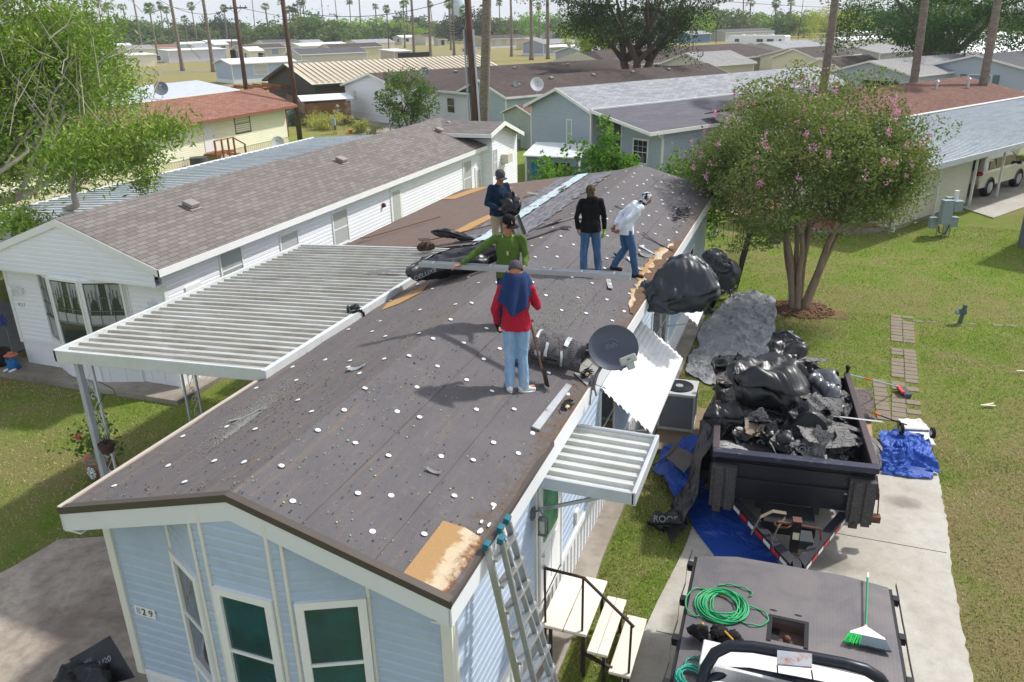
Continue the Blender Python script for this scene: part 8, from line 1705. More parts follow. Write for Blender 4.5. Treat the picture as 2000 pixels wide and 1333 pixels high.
D2 = [at(1363,1086,1.0),at(1440,1088,1.0),at(1545,1106,1.0),at(1650,1125,1.0),at(1735,1148,1.0)]; fr_l, fr_r = Vector((-.80,7.0,1.0)), Vector((1.69,7.2,1.0))
hx0,hy0,hx1,hy1 = .20,8.22,.58,8.62
m = MB(); zt = 1.0
L_ = D2[0]; R__ = D2[4]; 
m.ext([fr_l, Vector((hx0,7.05,zt)), Vector((hx0,hy0,zt)), Vector((hx0,hy1,zt)), Vector((hx0,D2[1].y+.02,zt)), D2[1], D2[0]], (0,0,-.06))
m.ext([Vector((hx0,7.05,zt)), Vector((hx1,7.1,zt)), Vector((hx1,hy0,zt)), Vector((hx0,hy0,zt))], (0,0,-.06))
m.ext([Vector((hx0,hy1,zt)), Vector((hx1,hy1,zt)), Vector((hx1,D2[2].y+.0,zt)), Vector((hx0,D2[1].y+.02,zt))], (0,0,-.06))
m.ext([Vector((hx1,7.1,zt)), fr_r, D2[4], D2[3], Vector((hx1,D2[2].y+.0,zt)), Vector((hx1,hy1,zt)), Vector((hx1,hy0,zt))], (0,0,-.06)); put('deck', m, deck, tk_)
m = MB(); m.box(hx0-.02,hy0-.02,.80,hx1+.02,hy1+.02,.82); m.box(hx0-.02,hy0-.02,.8,hx0,hy1+.02,.94); m.box(hx1,hy0-.02,.8,hx1+.02,hy1+.02,.94); m.box(hx0,hy1,.8,hx1,hy1+.02,.94); m.box(hx0,hy0-.02,.8,hx1,hy0,.94); hp = put('hitch_well', m, pbr('well_rust', sr(104,84,76), .8, var=.25, vs=8), tk_); m = MB(); m.ell(((hx0+hx1)/2,hy0+.2,.88),.05,.05,.06); put('hitch_ball', m, rust, hp, smooth=True)
m = MB(); m.box(hx0-.05,hy0-.03,1.001,hx0,hy1+.05,1.012); m.box(hx1,hy0-.03,1.001,hx1+.05,hy1+.05,1.012); m.box(hx0-.05,hy1,1.0015,hx1+.05,hy1+.05,1.0125); put('well_frame', m, steelblack, tk_)
for x in (.20,.50): m = MB(); m.ell((x,hy1+.15,1.0),.05,.018,.008); put('slot', m, MT['fan_dark'], tk_)
for (a, b, s_) in ((fr_l, D2[0], -1),(fr_r, D2[4], 1)):
    m = MB(); m.beam(a+Vector((s_*.02,0,-.09)), b+Vector((s_*.02,0,-.09)),.05,.14); put('side_beam', m, steelblack, tk_); pp = []
    for k in range(4):
        f = .06+.29*k; c = a.lerp(b,f)+Vector((s_*.075,0,-.06)); m = MB(); m.obox(c,(.075,.10,.10)); put('stake_pocket', m, steelblack, tk_); pp += [c+Vector((s_*.045,-.05,0)), c+Vector((s_*.045,.05,0)), c+Vector((s_*.03,.35,0))]
    m = MB(); 
    for p, q_ in zip(pp[:-1], pp[1:-0] if False else pp[1:]): m.beam(p,q_,.008,.05)
    put('rub_rail', m, pbr('rail_worn', sr(70,66,66), .5, .4), tk_)
m = MB(); m.box(-.55,7.30,1.0,1.42,7.72,1.22); put('toolbox', m, alt, tk_, bevel=.012)
arch = [(-.43,6.62,1.0),(-.43,6.66,1.45),(-.36,6.72,1.74),(-.2,6.80,1.86),(.0,6.84,1.9),(.45,6.88,1.9),(.95,6.93,1.9),(1.14,6.92,1.86),(1.27,6.88,1.72),(1.33,6.84,1.4),(1.34,6.8,1.0)]
arch = [at(1368,1345,1.55),at(1378,1305,1.72),at(1396,1276,1.84),at(1425,1262,1.9),at(1470,1264,1.9),at(1560,1280,1.9),at(1650,1297,1.9),at(1690,1308,1.88),at(1718,1325,1.80),at(1738,1352,1.6)]
arch = [arch[0]-Vector((0,0,.6))]+arch+[arch[-1]-Vector((0,0,.6))]
m = MB(); m.tube(arch, .062, 10); m.tube([p-Vector((0,.16,.20)) for p in arch[1:-1]], .05, 8); put('headache_rack', m, pbr('rack_black', sr(40,44,52), .35, .3, var=.15, c2=sr(84,84,88), lo=.6, hi=.75), tk_, smooth=True)
m = MB(); m.ext([at(1518,1270,1.97),at(1586,1277,1.97),at(1586,1303,1.97),at(1518,1297,1.97)], (0,0,-.02)); put('rack_plate', m, pbr('plate_steel', sr(146,150,156), .5, .5, c2=sr(140,96,78), lo=.5, hi=.64, vs=5), tk_)
m = MB(); m.beam(at(1518,1300,1.9),at(1520,1340,1.3),.012); m.beam(at(1585,1310,1.88),at(1590,1345,1.3),.012); put('chain', m, rust, tk_)
m = MB(); m.box(-.35,6.72,1.15,1.3,6.76,1.78); put('window_guard', m, alt, tk_)
cw = pbr('truck_white', sr(236,238,240), .25, var=.02, spec=.6); m = MB(); cr = [(-.42,6.52),(1.30,6.62),(1.36,4.6),(-.36,4.5)]
def ring(z, k, dy=0): return [Vector((.47+(x-.47)*k, 5.55+(y-5.55)*(1 if not dy else dy), z)) for x, y in cr]
rr = [ring(.55,1.10),ring(1.15,1.12),ring(1.25,1.08),ring(1.84,.94,.93),ring(1.93,.86,.86),ring(1.955,.70,.70)]
n = 0; m.v = [tuple(p) for r in rr for p in r]; m.f = [(i*4+j, i*4+(j+1)%4, (i+1)*4+(j+1)%4, (i+1)*4+j) for i in range(5) for j in range(4)]+[(20,21,22,23)]
cb = put('cab', m, cw, tk_, bevel=.05, smooth=True); m = MB(); m.ext([(-.2,6.66,1.32),(1.1,6.74,1.32),(.98,6.60,1.76),(-.1,6.52,1.76)],(0,.01,0)); put('rear_window', m, glass_dark, cb)
m = MB(); m.box(-.45,2.6,.5,1.4,4.6,1.15); put('hood', m, cw, tk_, bevel=.08); m = MB(); m.box(.2,2.8,.45,.3,9.0,.85); m.box(.65,2.8,.45,.75,9.0,.85); m.box(-.5,9.55,.62,1.5,9.62,.80); put('chassis', m, steelblack, tk_)
for x in (-.55,1.25):
    for y in (3.4,8.4): m = MB(); m.tube([(x,y,.40),(x+.26,y,.40)],.40,26); w_ = put('wheel', m, MT['tyre'], tk_); m = MB(); m.tube([(x-.01,y,.4),(x+.27,y,.4)],.22,16); put('rim', m, alum, w_)
def hose(label, c, n, rx, ry, mat, z, seed, r=.0095, extra=()):
    rn = random.Random(seed); P = []; ph = rn.random()*6
    for k in range(n*26):
        a = k/26*2*math.pi+ph; q = k/26; ex = 1+.28*noise.noise(Vector((q*1.7,seed,0))); P.append(Vector((c[0]+.07*noise.noise(Vector((q*.9,3,seed)))+rx*ex*math.cos(a)*(.65+.42*abs(math.sin(q*1.9))), c[1]+.06*noise.noise(Vector((q*.8,9,seed)))+ry*ex*math.sin(a)*(.65+.42*abs(math.sin(q*1.9))), z+.012+.05*abs(noise.noise(Vector((q*2.3,1,seed))))+.0018*q)))
    t = thing('hose', label, 'hose', (c[0],c[1],z)); m = MB(); m.tube(P, r, 6); 
    for e in extra: m.tube([Vector(q) for q in e], r, 6)
    put('coil', m, mat, t, smooth=True); m = MB(); m.tube([P[0], P[0]+Vector((-.07,.01,.0))], .015, 8); put('fitting', m, pbr('brass', sr(196,150,80), .35, .8), t); return t
gh = pbr('green_hose', sr(46,164,104), .4); th_ = pbr('teal_hose', sr(40,160,140), .4)
def arc(cx, cy, rx, ry, a0, a1, z=1.02, n=26): return [(cx+rx*math.cos(a0+(a1-a0)*k/n), cy+ry*math.sin(a0+(a1-a0)*k/n), z+.01*math.sin(k)) for k in range(n+1)]
hose('tangled green air hose coiled on the flatbed deck', (-.42,8.62), 13, .27,.30, gh, 1.0, 3, extra=(arc(-.05,8.55,.20,.17,2.0,-2.4),arc(-.72,8.6,.16,.28,.9,5.0),arc(-.3,8.98,.22,.10,3.0,-.6)))
hose('teal hose coiled at the front left corner of the flatbed', (-.60,7.25), 9, .17,.17, th_, 1.03, 5, extra=(arc(-.62,7.45,.10,.16,-.5,3.6),))
tb_ = thing('tool_belt','black tool belt with pouches beside the green hose on the flatbed','tool belt',(-.52,7.98,1.0)); 
for i,(x,y,w) in enumerate(((-.62,7.93,.26),(-.40,7.99,.24),(-.24,7.93,.22))): crumpled('pouch','','',(x,y,1.10),eul(.4+i,0,0),(w,.17,.18),(16,14),.03,7,pbr('belt_black', sr(26,26,28), .8),80+i,parent=tb_)
m = MB(); m.ell((-.60,8.0,1.19),.02,.02,.02); m.tube([(-.33,7.95,1.2),(-.22,7.80,1.23)],.012,6); put('tool_handle', m, pbr('tool_yellow', sr(216,164,60), .5), tb_)
br_ = thing('broom','green handled angle broom lying on the flatbed deck','broom',(1.3,9.0,1.0)); m = MB(); a, b = Vector((1.34,9.80,1.10)), Vector((1.28,8.72,1.05)); m.tube([a,b],.013,8); put('handle', m, pbr('broom_green', sr(20,140,96), .4), br_); m = MB(); m.tube([a, a.lerp(b,.09)],.016,8); m.tube([b+Vector((0,.06,0)),b],.02,8); put('handle_tip', m, white, br_)
m = MB(); m.ext([b+Vector((-.03,.0,0)),b+Vector((.03,.0,0)),b+Vector((.20,-.13,0)),b+Vector((.21,-.16,0)),b+Vector((-.19,-.16,0)),b+Vector((-.18,-.13,0))],(0,0,.035)); put('head', m, white, br_)
for x0_, x1_, mt in ((-.19,-.05,pbr('bristle_green', sr(40,190,90), .8)),(-.05,.21,pbr('bristle_slate', sr(96,112,120), .9))):
    m = MB(); k = x0_
    while k < x1_: f = (k+.0)/.2; m.beam(b+Vector((k,-.15,.015)), b+Vector((k+.06*f-(.03 if mt.name=='bristle_green' else 0)*random.random(),-.30-.02*random.random(),.0)), .006,.03); k += .0075
    put('bristles', m, mt, br_)
# ------------------------------------------------------------------ yard things
def fencep(label, a, b, h, dens=10, arch_=True, group=None):
    a = Vector(a); b = Vector(b); t = thing('wire_fence', label, 'fence', tuple(a)); d = b-a; L_ = d.length; m = MB()
    if arch_:
        n = 4
        for k in range(n):
            p, q_ = a+d*(k/n), a+d*((k+1)/n); m.tube([p, p+Vector((0,0,h*.75))], .009, 5); m.tube([q_, q_+Vector((0,0,h*.75))], .009, 5)
            m.tube([p.lerp(q_,.5-.5*math.cos(a_))+Vector((0,0,h*.75+h*.28*math.sin(a_))) for a_ in [i*math.pi/10 for i in range(11)]], .008, 5); m.tube([p.lerp(q_,.5), p.lerp(q_,.5)+Vector((0,0,h*1.02))], .006, 4)
        m.tube([a+Vector((0,0,.15)), b+Vector((0,0,.15))], .007, 4)
    else:
        k = 0
        while k < L_: m.tube([a+d*(k/L_), a+d*(k/L_)+Vector((0,0,h))], .008, 4); k += dens
        z = .05
        while z < h: m.tube([a+Vector((0,0,z)), b+Vector((0,0,z))], .006, 4); z += .10
    put('panel', m, steelblack, t); return t
fencep('arched wire garden fence facing the patio', (-3.7,32.6,0), (-2.05,30.2,0), .95)
fencep('dark dense mesh fence panel seen almost edge on', (-1.72,24.9,0), (-1.85,32.6,0), 1.08, .10, False)
fencep('low arched wire fence below the felt rolls', (-2.6,23.2,0), (-1.75,24.9,0), .8)
q = Vector((-3.25,31.6,0)); sp_ = thing('marker_post','pale grey marker post with orange decal inside the fence','post',tuple(q)); m = MB(); m.tube([q, q+Vector((0,0,.95))],.075,12); put('post', m, pbr('post_grey', sr(170,174,166), .6), sp_); m = MB(); m.box(q.x-.05,q.y-.085,.5,q.x+.05,q.y-.076,.85); put('decal', m, pbr('decal_orange', sr(206,96,56), .6), sp_)
m = MB(); m.tube([Vector((-2.65,26.2,1.6))+Vector((.1*math.cos(a),.35*math.sin(a),-.15*abs(math.sin(a)))) for a in [k*.3 for k in range(60)]], .02, 5); m.tube([(-2.68,26.2,1.9),(-2.6,26.2,1.7)],.03,6); solo('garden_hose', m, pbr('hose_dark_green', sr(42,62,52), .5), 'dark garden hose hanging on the far corner of the blue house', 'hose')
for (px,py,r_,h_,lab) in ((1412,398,.35,.55,'dark cut tree stump on the red patio by the fence'),(1645,452,.28,.6,'short pale barked stump planter left on the patio corner'),(1668,450,.30,.62,'short pale barked stump planter right on the patio corner')):
    q = at(px,py,.08); m = MB(); m.tube([q, q+Vector((0,0,h_*.5)), q+Vector((0,0,h_))], [r_*1.15,r_,r_*.95], 14); solo('tree_stump', m, barkd if px < 1500 else bark, lab, 'stump')
q = at(1433,415); t = thing('utility_pedestal','green utility pedestal behind the mesh fence','utility box',(-.9,31.5,0)); m = MB(); m.box(-1.1,31.3,0,-.7,31.7,.75); put('box', m, pbr('pedestal_green', sr(92,112,100), .7), t, bevel=.03); m = MB(); m.box(-1.13,31.27,.75,-.67,31.73,.8); put('lid', m, MT['pedestal_green'], t)
# electric meters
e0 = at(1838,462); em = thing('electric_meters','grey electric meter boxes on posts in the right lawn','electric meter',tuple(e0)); bxm = pbr('meter_grey', sr(156,170,176), .5, .25, var=.06)
m = MB(); m.tube([e0+Vector((-.18,0,0)),e0+Vector((-.18,0,1.25))],.03,8); m.tube([e0+Vector((.05,-.05,0)),e0+Vector((.05,-.05,.5))],.04,8); m.tube([e0+Vector((.28,.1,0)),e0+Vector((.28,.1,.6))],.03,8); m.beam(e0+Vector((.12,.2,0)),e0+Vector((.12,.2,1.2)),.15,.15,(0,1,0)); put('post', m, alum, em); Mz = Matrix.Rotation(R(24),3,'Z')
for (dx,dy,z,w,dp,h) in ((.0,-.12,.98,.40,.26,.92),(.38,.15,1.18,.34,.24,.40),(.34,.2,.55,.30,.24,.38),(-.36,.05,.50,.26,.2,.42),(.1,.3,1.35,.25,.2,.25)): m = MB(); m.obox(e0+Vector((dx,dy,z)),(w,dp,h),Mz); m.obox(e0+Vector((dx,dy,z+h/2)),(w+.03,dp+.03,.02),Mz); put('meter_box', m, bxm, em, bevel=.015)
m = MB(); m.tube([e0+Vector((.3,.25,1.3)),e0+Vector((.3,.25,1.75))],.085,14); put('conduit', m, trimw, em); m = MB(); m.obox(e0+Vector((-.03,-.26,1.2)),(.16,.01,.08),Mz); put('meter_window', m, MT['ink'], em); m = MB(); m.tube([e0+Vector((-.15,0,.4)),e0+Vector((-.1,-.05,.15)),e0+Vector((.1,-.1,.12)),e0+Vector((.2,-.05,.4))],.025,6); put('cable', m, steelblack, em)
q = at(1874,632); wt_ = thing('yard_hydrant','weathered green utility post leaning in the lawn','post',tuple(q)); m = MB(); m.beam(q, q+Vector((.06,.0,.55)), .10,.06,(0,1,0)); m.obox(q+Vector((.0,-.02,.36)),(.22,.12,.14)); put('post', m, pbr('hydrant_green', sr(96,108,104), .8, var=.2), wt_); m = MB(); m.ell(q+Vector((-.12,-.05,.34)),.06,.06,.08); put('valve', m, MT['box_grey'], wt_)
# beige SUV under the carport
def suv(c, rz):
    t = thing('suv_car','pearl beige SUV with red tail lamp parked under the carport','car',c,rz); body = pbr('pearl_paint', sr(220,214,200), .22, .15, var=.02, spec=.6); L = 4.9; Wc = .95
    prof = [(-2.45,.42),(-2.5,.75),(-2.42,1.05),(-2.2,1.12),(-1.95,1.62),(-1.6,1.74),(.3,1.74),(.9,1.55),(1.45,1.14),(2.25,1.0),(2.45,.75),(2.42,.4)]
    m = MB(); ys_ = [(-Wc,.86),(-Wc+.08,1.0),(0,1.015),(Wc-.08,1.0),(Wc,.86)]; n = len(prof)
    for y, k in ys_:
        for x, z in prof: m.v.append((x*(1 if abs(y) < Wc else .985), y*(1 if z < 1.15 else .86), .40+(z-.40)*k if z > .45 else z))
    for i in range(4):
        for j in range(n): j2 = (j+1)%n; m.f.append((i*n+j,i*n+j2,(i+1)*n+j2,(i+1)*n+j))
    m.f.append(tuple(range(n-1,-1,-1))); m.f.append(tuple(range(4*n,5*n))); b = put('body', m, body, t, False, smooth=False, bevel=.05)
    for s_ in (-1,1):
        y = s_*(Wc*.985)
        for (x0_,x1_,z0_,z1_,a) in ((-1.85,-1.2,1.12,1.45,.25),(-1.1,-.15,1.12,1.52,0),(-.05,.85,1.12,1.50,-.25)):
            m = MB(); yy = s_*.90; m.ext([(x0_,yy,z0_),(x1_+(.35 if a < 0 else 0),yy,z0_),(x1_,yy*.93,z1_),(x0_+a,yy*.93,z1_)], (0,s_*.04,0)); put('window', m, glass_dark, b, False)
        m = MB(); m.ell((-2.36,s_*.80,1.02),.14,.16,.10); put('tail_lamp', m, pbr('lamp_red', sr(170,20,28), .2), b, False, smooth=True); m = MB(); m.ell((2.3,s_*.75,.85),.15,.18,.09); put('headlight', m, alum, b, False, smooth=True); m = MB(); m.ell((.95,s_*1.05,1.15),.09,.12,.08); put('mirror', m, MT['ink'], b, False, smooth=True)
        for x in (-1.5,1.5):
            m = MB(); m.tube([(x,s_*.72,.37),(x,s_*.98,.37)],.385,30); w_ = put('tyre', m, MT['tyre'], t, False); m = MB(); m.lathe([(.25,0),(.23,.03),(.05,.02),(.001,.03)],(x,s_*.975,.37),Matrix.Rotation(-s_*R(90),3,'X'),24); put('rim', m, alum, w_, False)
            m = MB(); m.tube([(x+.42*math.cos(a_),s_*.955,.37+.42*math.sin(a_)) for a_ in [k*math.pi/12 for k in range(13)]],.045,6,flat=.5); put('wheel_arch', m, pbr('arch_grey', sr(120,116,110), .7), b, False)
        for x in (-.62,.42): m = MB(); m.box(x,s_*.955-.012,.95,x+.18,s_*.955+.012,.985); put('handle', m, alum, b, False)
    m = MB(); m.ext([(-2.36,-.7,1.15),(-2.36,.7,1.15),(-2.02,.62,1.55),(-2.02,-.62,1.55)],(-.02,0,.01)); put('rear_window', m, glass_dark, b, False); m = MB(); m.ext([(.95,-.75,1.52),(.95,.75,1.52),(1.5,.82,1.16),(1.5,-.82,1.16)],(.03,0,.02)); put('windscreen', m, glass_dark, b, False); m = MB(); m.box(-2.52,-.85,.42,-2.40,.85,.60); put('bumper', m, MT['arch_grey'], b, False)
    return t
sv_ = suv((7.95,44.55,.05), R(59)); sv_.scale = (1.1,1.08,1.1)
# far parked things
for (px,py,lab) in ((1550,66,'silver car parked on the far road'),(1210,66,'small pale car far behind the grey tree'),(915,66,'dark pickup parked beside the far trailer')):
    q = at(px,py+12); q = at_d(px,py,min(math.hypot(q.x,q.y),260)); q.z = 0; t = thing('parked_car',lab,'car',tuple(q),R(10)); m = MB(); m.ext([(-2.2,-.9,.35),(-2.2,-.9,.95),(-1.5,-.9,1.05),(-1.0,-.9,1.5),(.6,-.9,1.5),(1.2,-.9,1.0),(2.2,-.9,.85),(2.2,-.9,.35)],(0,1.8,0)); put('body', m, pbr('car_silver', sr(176,180,186), .3, .4), t, False, bevel=.1); m = MB(); m.box(-.9,-.92,1.05,.7,-.905,1.4); put('window', m, glass_dark, t, False)
    for x in (-1.4,1.4): m = MB(); m.tube([(x,-.95,.33),(x,.95,.33)],.33,14); put('wheel', m, MT['tyre'], t, False)
# left yard
bw_ = thing('barrel_planter','half barrel planter by the bay window','planter',(-18.95,13.0,.12)); m = MB(); m.lathe([(.001,0),(.24,0),(.31,.2),(.33,.38),(.30,.38),(.29,.33),(.001,.33)],(-18.95,13.0,.12),n=22); put('barrel', m, pbr('barrel_dark', sr(58,48,46), .8, var=.3, sc=(9,9,.3)), bw_); m = MB(); m.lathe([(.318,.06),(.325,.08)],(-18.95,13.0,.12),n=22); m.lathe([(.335,.30),(.337,.33)],(-18.95,13.0,.12),n=22); put('hoop', m, steelblack, bw_)
dl = thing('garden_figure','garden figure in pink straw hat and blue dress beside the barrel','garden figure',(-18.35,12.95,.12)); c = Vector((-18.35,12.95,.12)); m = MB(); m.lathe([(.001,.0),(.16,.0),(.13,.18),(.08,.26),(.05,.28)],c,n=16); m.ell(c+Vector((.12,-.05,.2)),.05,.04,.09); m.ell(c+Vector((-.12,-.05,.2)),.05,.04,.09); put('dress', m, pbr('dress_blue', sr(40,110,170), .8), dl, smooth=True); m = MB(); m.ell(c+Vector((0,0,.33)),.07,.07,.08); put('head', m, skin, dl, smooth=True); m = MB(); m.lathe([(.17,.37),(.08,.39),(.075,.44),(.001,.46)],c,n=18); put('hat', m, pbr('straw_pink', sr(196,120,104), .9), dl); m = MB(); m.ell(c+Vector((.12,-.14,.02)),.05,.12,.03); m.ell(c+Vector((-.06,-.15,.02)),.05,.12,.03); put('legs', m, trimw, dl, smooth=True)
pwh = thing('pinwheel','blue star pinwheel on a thin stake','pinwheel',(-19.1,13.6,0)); c = Vector((-19.1,13.5,1.15)); m = MB(); m.tube([(-19.1,13.55,0),(-19.1,13.55,1.15)],.008,5); put('stake', m, alum, pwh); m = MB()
for k in range(6):
    a = k*math.pi/3; d1 = Vector((math.cos(a),0,math.sin(a))); d2 = Vector((math.cos(a+.7),0,math.sin(a+.7))); m.ext([c, c+d1*.22, c+d2*.12], (0,-.02,0))
put('vane', m, pbr('vane_blue', sr(50,60,150), .5), pwh)
def plantpot(label, c, potm, r, h, leafmat, n, sp, flower=None):
    t = thing('flower_pot', label, 'flower pot', tuple(c)); m = MB(); m.lathe([(.001,0),(r*.7,0),(r*1.05,h*.45),(r*.95,h*.9),(r*1.1,h),(r*.9,h),(.001,h*.9)], c, n=20); p_ = put('pot', m, potm, t, smooth=True)
    if n: leaves('foliage', ell_points(n, np.array(c)+np.array([0,0,h+sp*.6]), (sp,sp*.9,sp*.85), .2, 5, .5, 2), .09, .6, leafmat, t)
    if flower: leaves('blossom', np.random.normal(size=(60,3))*.04+np.array(c)+np.array([-.32,-.1,h+sp*.75]), .05, .8, flower, t)
    return t, p_
pt_, pp_ = plantpot('painted flower pot with pink flower beside the carport post', Vector((-12.15,9.75,.03)), pbr('painted_clay', sr(206,120,104), .5, var=.2, vs=6, c2=sr(70,140,110), lo=.5, hi=.54), .28, .42, lf_md, 420, .55, leafm('magenta', sr(220,60,110), sr(240,110,150)))
m = MB(); m.ell(Vector((-12.10,9.47,.25)),.12,.03,.14); put('painted_motif', m, pbr('motif_white', sr(226,230,226), .5, c2=sr(30,60,60), lo=.5, hi=.53, vs=16), pp_, smooth=True)
hp_ = thing('hanging_pot','brown hanging pot with dead plant on the carport post','hanging pot',(-10.55,8.6,1.55)); c = Vector((-10.50,8.6,1.45)); m = MB(); m.lathe([(.001,0),(.09,.02),(.13,.15),(.135,.19),(.11,.18),(.001,.15)],c,n=16); put('pot', m, pbr('basket_brown', sr(84,66,60), .85), hp_); m = MB(); m.tube([c+Vector((.12,0,.18)),c+Vector((0,0,.85))],.004,4); m.tube([c+Vector((-.12,0,.18)),c+Vector((0,0,.85))],.004,4); m.tube([c+Vector((0,0,.85)),c+Vector((.1,.1,1.05)),c+Vector((.35,.1,1.1)),c+Vector((.45,0,1.25)),c+Vector((.3,-.1,1.4))],.006,4); put('hanger', m, steelblack, hp_); m = MB()
for k in range(16): a = random.uniform(0,6.28); m.tube([c+Vector((0,0,.16)), c+Vector((.08*math.cos(a),.08*math.sin(a),.25+.1*random.random()))],.004,4)
put('dead_stems', m, pbr('stem_dark', sr(70,50,54), .9), hp_)
# ------------------------------------------------------------------ grass blades
def inside(P, x, y):
    r = np.zeros(len(x), bool); n = len(P); j = n-1
    for i in range(n):
        xi, yi = P[i]; xj, yj = P[j]; c_ = ((yi > y) != (yj > y)) & (x < (xj-xi)*(y-yi)/(yj-yi+1e-12)+xi); r ^= c_; j = i
    return r
drv = [(-1.66,5)]+pts_drive if False else [(-1.62,5),(-1.55,8.0),(-1.40,9.6),(-1.22,11.0),(-1.16,12.2),(-1.25,14.4),(-1.1,15.6)]+[(x,y) for x,y in reversed(edge)]+[(2.55,5)]
bad = [drv,[(-2.40,13.95),(-1.32,14.3),(-1.35,16.1),(-2.36,16.1)],[(-2.8,5.2),(-2.38,5.2),(-2.38,24.5),(-11,24.5),(-11,15),(-7,15),(-7,5.2)],[(-12.3,4.2),(-11.35,7.05),(-11.25,7.9),(-10.6,8.2),(-10.35,9.2),(-9.9,18),(-7.0,18),(-6.9,4.2)],[(-19.4,12.55),(-12.95,12.7),(-12.95,36),(-25,36),(-25,17),(-19.3,17)],[(-23.5,8.5),(-19.6,12.2),(-19.3,17),(-24,17)]]
for ptl in (((1380,400),(1470,435),(1560,452),(1640,462),(1738,452),(1700,410),(1390,372)),((1735,455),(1870,405),(1940,428),(2060,385),(2100,300),(1860,360),(1730,430))): bad.append([tuple(at(x,y)[:2]) for x,y in ptl])
rs = np.random.RandomState(3); XX = []; 
for (x0_,x1_,y0_,y1_,dn) in ((-2.45,-.9,5.3,16,1500),(2.3,9,6.5,16,900),(-2.4,9.5,15.3,24,620),(-3.2,11,24,36,260),(-21,-9.8,6,13.2,420),(-12.8,-9.5,13,20,300)):
    n = int((x1_-x0_)*(y1_-y0_)*dn); x = rs.uniform(x0_,x1_,n); y = rs.uniform(y0_,y1_,n); ok = np.ones(n,bool)
    for P in bad: ok &= ~inside(P,x,y)
    for (a,b) in rowsp: ok &= ~((x>a+.02)&(x<a+.38)&(y>b+.01)&(y<b+.29)&(rs.uniform(size=n)<.85))
    XX.append(np.stack([x[ok],y[ok]],1))
XX = np.vstack(XX); n = len(XX); print('blades', n); h = rs.uniform(.02,.055,n)*(1+.6*np.array([noise.noise(Vector((a*1.1,b*1.1,0))) for a,b in XX])); w = rs.uniform(.004,.008,n)*(1+np.hypot(XX[:,0],XX[:,1])*.035); an = rs.uniform(0,6.28,n); ln = rs.normal(size=(n,2))*.022
V_ = np.zeros((n,3,3)); V_[:,0,0] = XX[:,0]-np.cos(an)*w; V_[:,0,1] = XX[:,1]-np.sin(an)*w; V_[:,1,0] = XX[:,0]+np.cos(an)*w; V_[:,1,1] = XX[:,1]+np.sin(an)*w; V_[:,2,0] = XX[:,0]+ln[:,0]; V_[:,2,1] = XX[:,1]+ln[:,1]; V_[:,2,2] = h
me = bpy.data.meshes.new('grass'); me.vertices.add(3*n); me.vertices.foreach_set('co', V_.ravel().astype(np.float32)); me.loops.add(3*n); me.loops.foreach_set('vertex_index', np.arange(3*n)); me.polygons.add(n); me.polygons.foreach_set('loop_start', np.arange(0,3*n,3)); me.update(calc_edges=True)
def blade_mat():
    t = NT('grass_blade'); v = t.map('Object'); mid = t.noise(v, .9, 6, .7, .3); big = t.noise(v, .11, 5, .6, .4); g_ = t.n('ShaderNodeNewGeometry'); r_ = g_.outputs['Random Per Island']
    k = t.math('ADD', t.math('ADD', t.math('MULTIPLY', big, .55), t.math('MULTIPLY', mid, .5)), t.math('MULTIPLY', r_, .30)); s = t.n('ShaderNodeSeparateXYZ'); t.L(v, s.inputs[0]); near = t.math('MAXIMUM', t.math('SUBTRACT', .26, t.math('ADD', t.math('ABSOLUTE', t.math('MULTIPLY', t.math('SUBTRACT', s.outputs[0], 6.0), .035)), t.math('ABSOLUTE', t.math('MULTIPLY', t.math('SUBTRACT', s.outputs[1], 12), .016)))), 0)
    pt_ = t.noise(v, .33, 4, .65, .6); x = t.mix(t.ramp(t.math('ADD', t.math('ADD', k, near), t.math('MULTIPLY', t.math('SUBTRACT', pt_, .5), .5)), .60, .84), t.mix(r_, sr(102,138,50), sr(166,184,82)), t.mix(r_, sr(170,156,108), sr(210,196,150))); t.col(x); t.fin(.6, 0, .2)
    tr_ = t.n('ShaderNodeBsdfTranslucent'); t.L(x, tr_.inputs[0]); ms = t.n('ShaderNodeMixShader'); ms.inputs[0].default_value = .3; out = t.t.nodes['Material Output']; t.L(t.b.outputs[0], ms.inputs[1]); t.L(tr_.outputs[0], ms.inputs[2]); t.L(ms.outputs[0], out.inputs[0]); return t.m
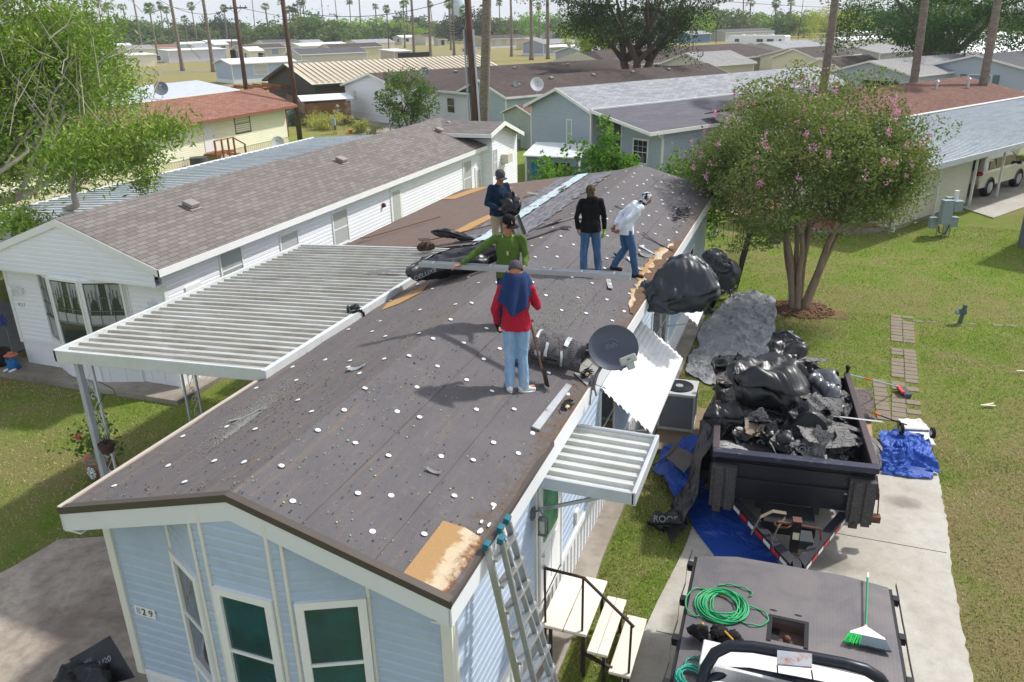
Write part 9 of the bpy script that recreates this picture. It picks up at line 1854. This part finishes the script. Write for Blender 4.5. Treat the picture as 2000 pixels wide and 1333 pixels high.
me.materials.append(blade_mat()); o = bpy.data.objects.new('grass', me); COL.objects.link(o); o['kind'] = 'stuff'; o['label'] = 'short lawn grass, green with dry straw patches'; o['category'] = 'grass'
for (x,y,lab,mt) in ((4.1,18.2,'forked pale stick lying on the dry grass',white),(5.2,20.5,'small white scrap on the lawn',white)):
    m = MB(); m.beam((x,y,.06),(x+.3,y+.08,.05),.04,.02); m.beam((x+.05,y+.01,.06),(x+.28,y+.18,.06),.035,.02) if 'forked' in lab else None; solo('lawn_scrap', m, pbr('scrap_pale', sr(226,220,190), .8), lab, 'scrap')

# labels of look-alikes: counted from the nearest landmark
LM = ((-400,'the park edge'),(0,'the left picture edge'),(222,'the cream flat roofed building'),(330,'the white trailer cover'),(470,'the crossarm utility pole'),(577,'the pole by the pergola'),(646,'the thin poles'),(776,'the cream gable'),(860,'the far red roof'),(936,'the big conduit pole'),(1030,'the black shuttered tan home'),(1176,'the forked lime tree'),(1300,'the live oak'),(1420,'the travel trailer'),(1608,'the garage palm'),(1830,'the huge dark tree'),(2010,'the right picture edge'))
ORD = 'first second third fourth fifth sixth seventh eighth ninth tenth eleventh twelfth thirteenth fourteenth fifteenth sixteenth'.split()
for lst in (PALMS, TREES, HOMES):
    cnt = {}
    for px, o, d1, d2 in sorted(lst, key=lambda q: q[0]):
        lm = [n for x_, n in LM if x_ <= px][-1:] or ['the left edge of the park']; k = (lm[0], d1); cnt[k] = cnt.get(k, 0)+1
        o['label'] = '%s %s right of %s%s' % (ORD[min(cnt[k]-1, 15)], d1, lm[0], d2)
# pale summer air
m = MB(); m.box(-1390,-150,-1.5,1390,1390,48); tz = bpy.data.materials.new('haze'); tz.use_nodes = True; q_ = tz.node_tree; q_.nodes.clear(); ou = q_.nodes.new('ShaderNodeOutputMaterial'); pv_ = q_.nodes.new('ShaderNodeVolumePrincipled'); pv_.inputs['Color'].default_value = (.93,.96,1,1); pv_.inputs['Density'].default_value = .0003; q_.links.new(pv_.outputs[0], ou.inputs['Volume']); struct('haze', m, tz, 'stuff', uv=False)
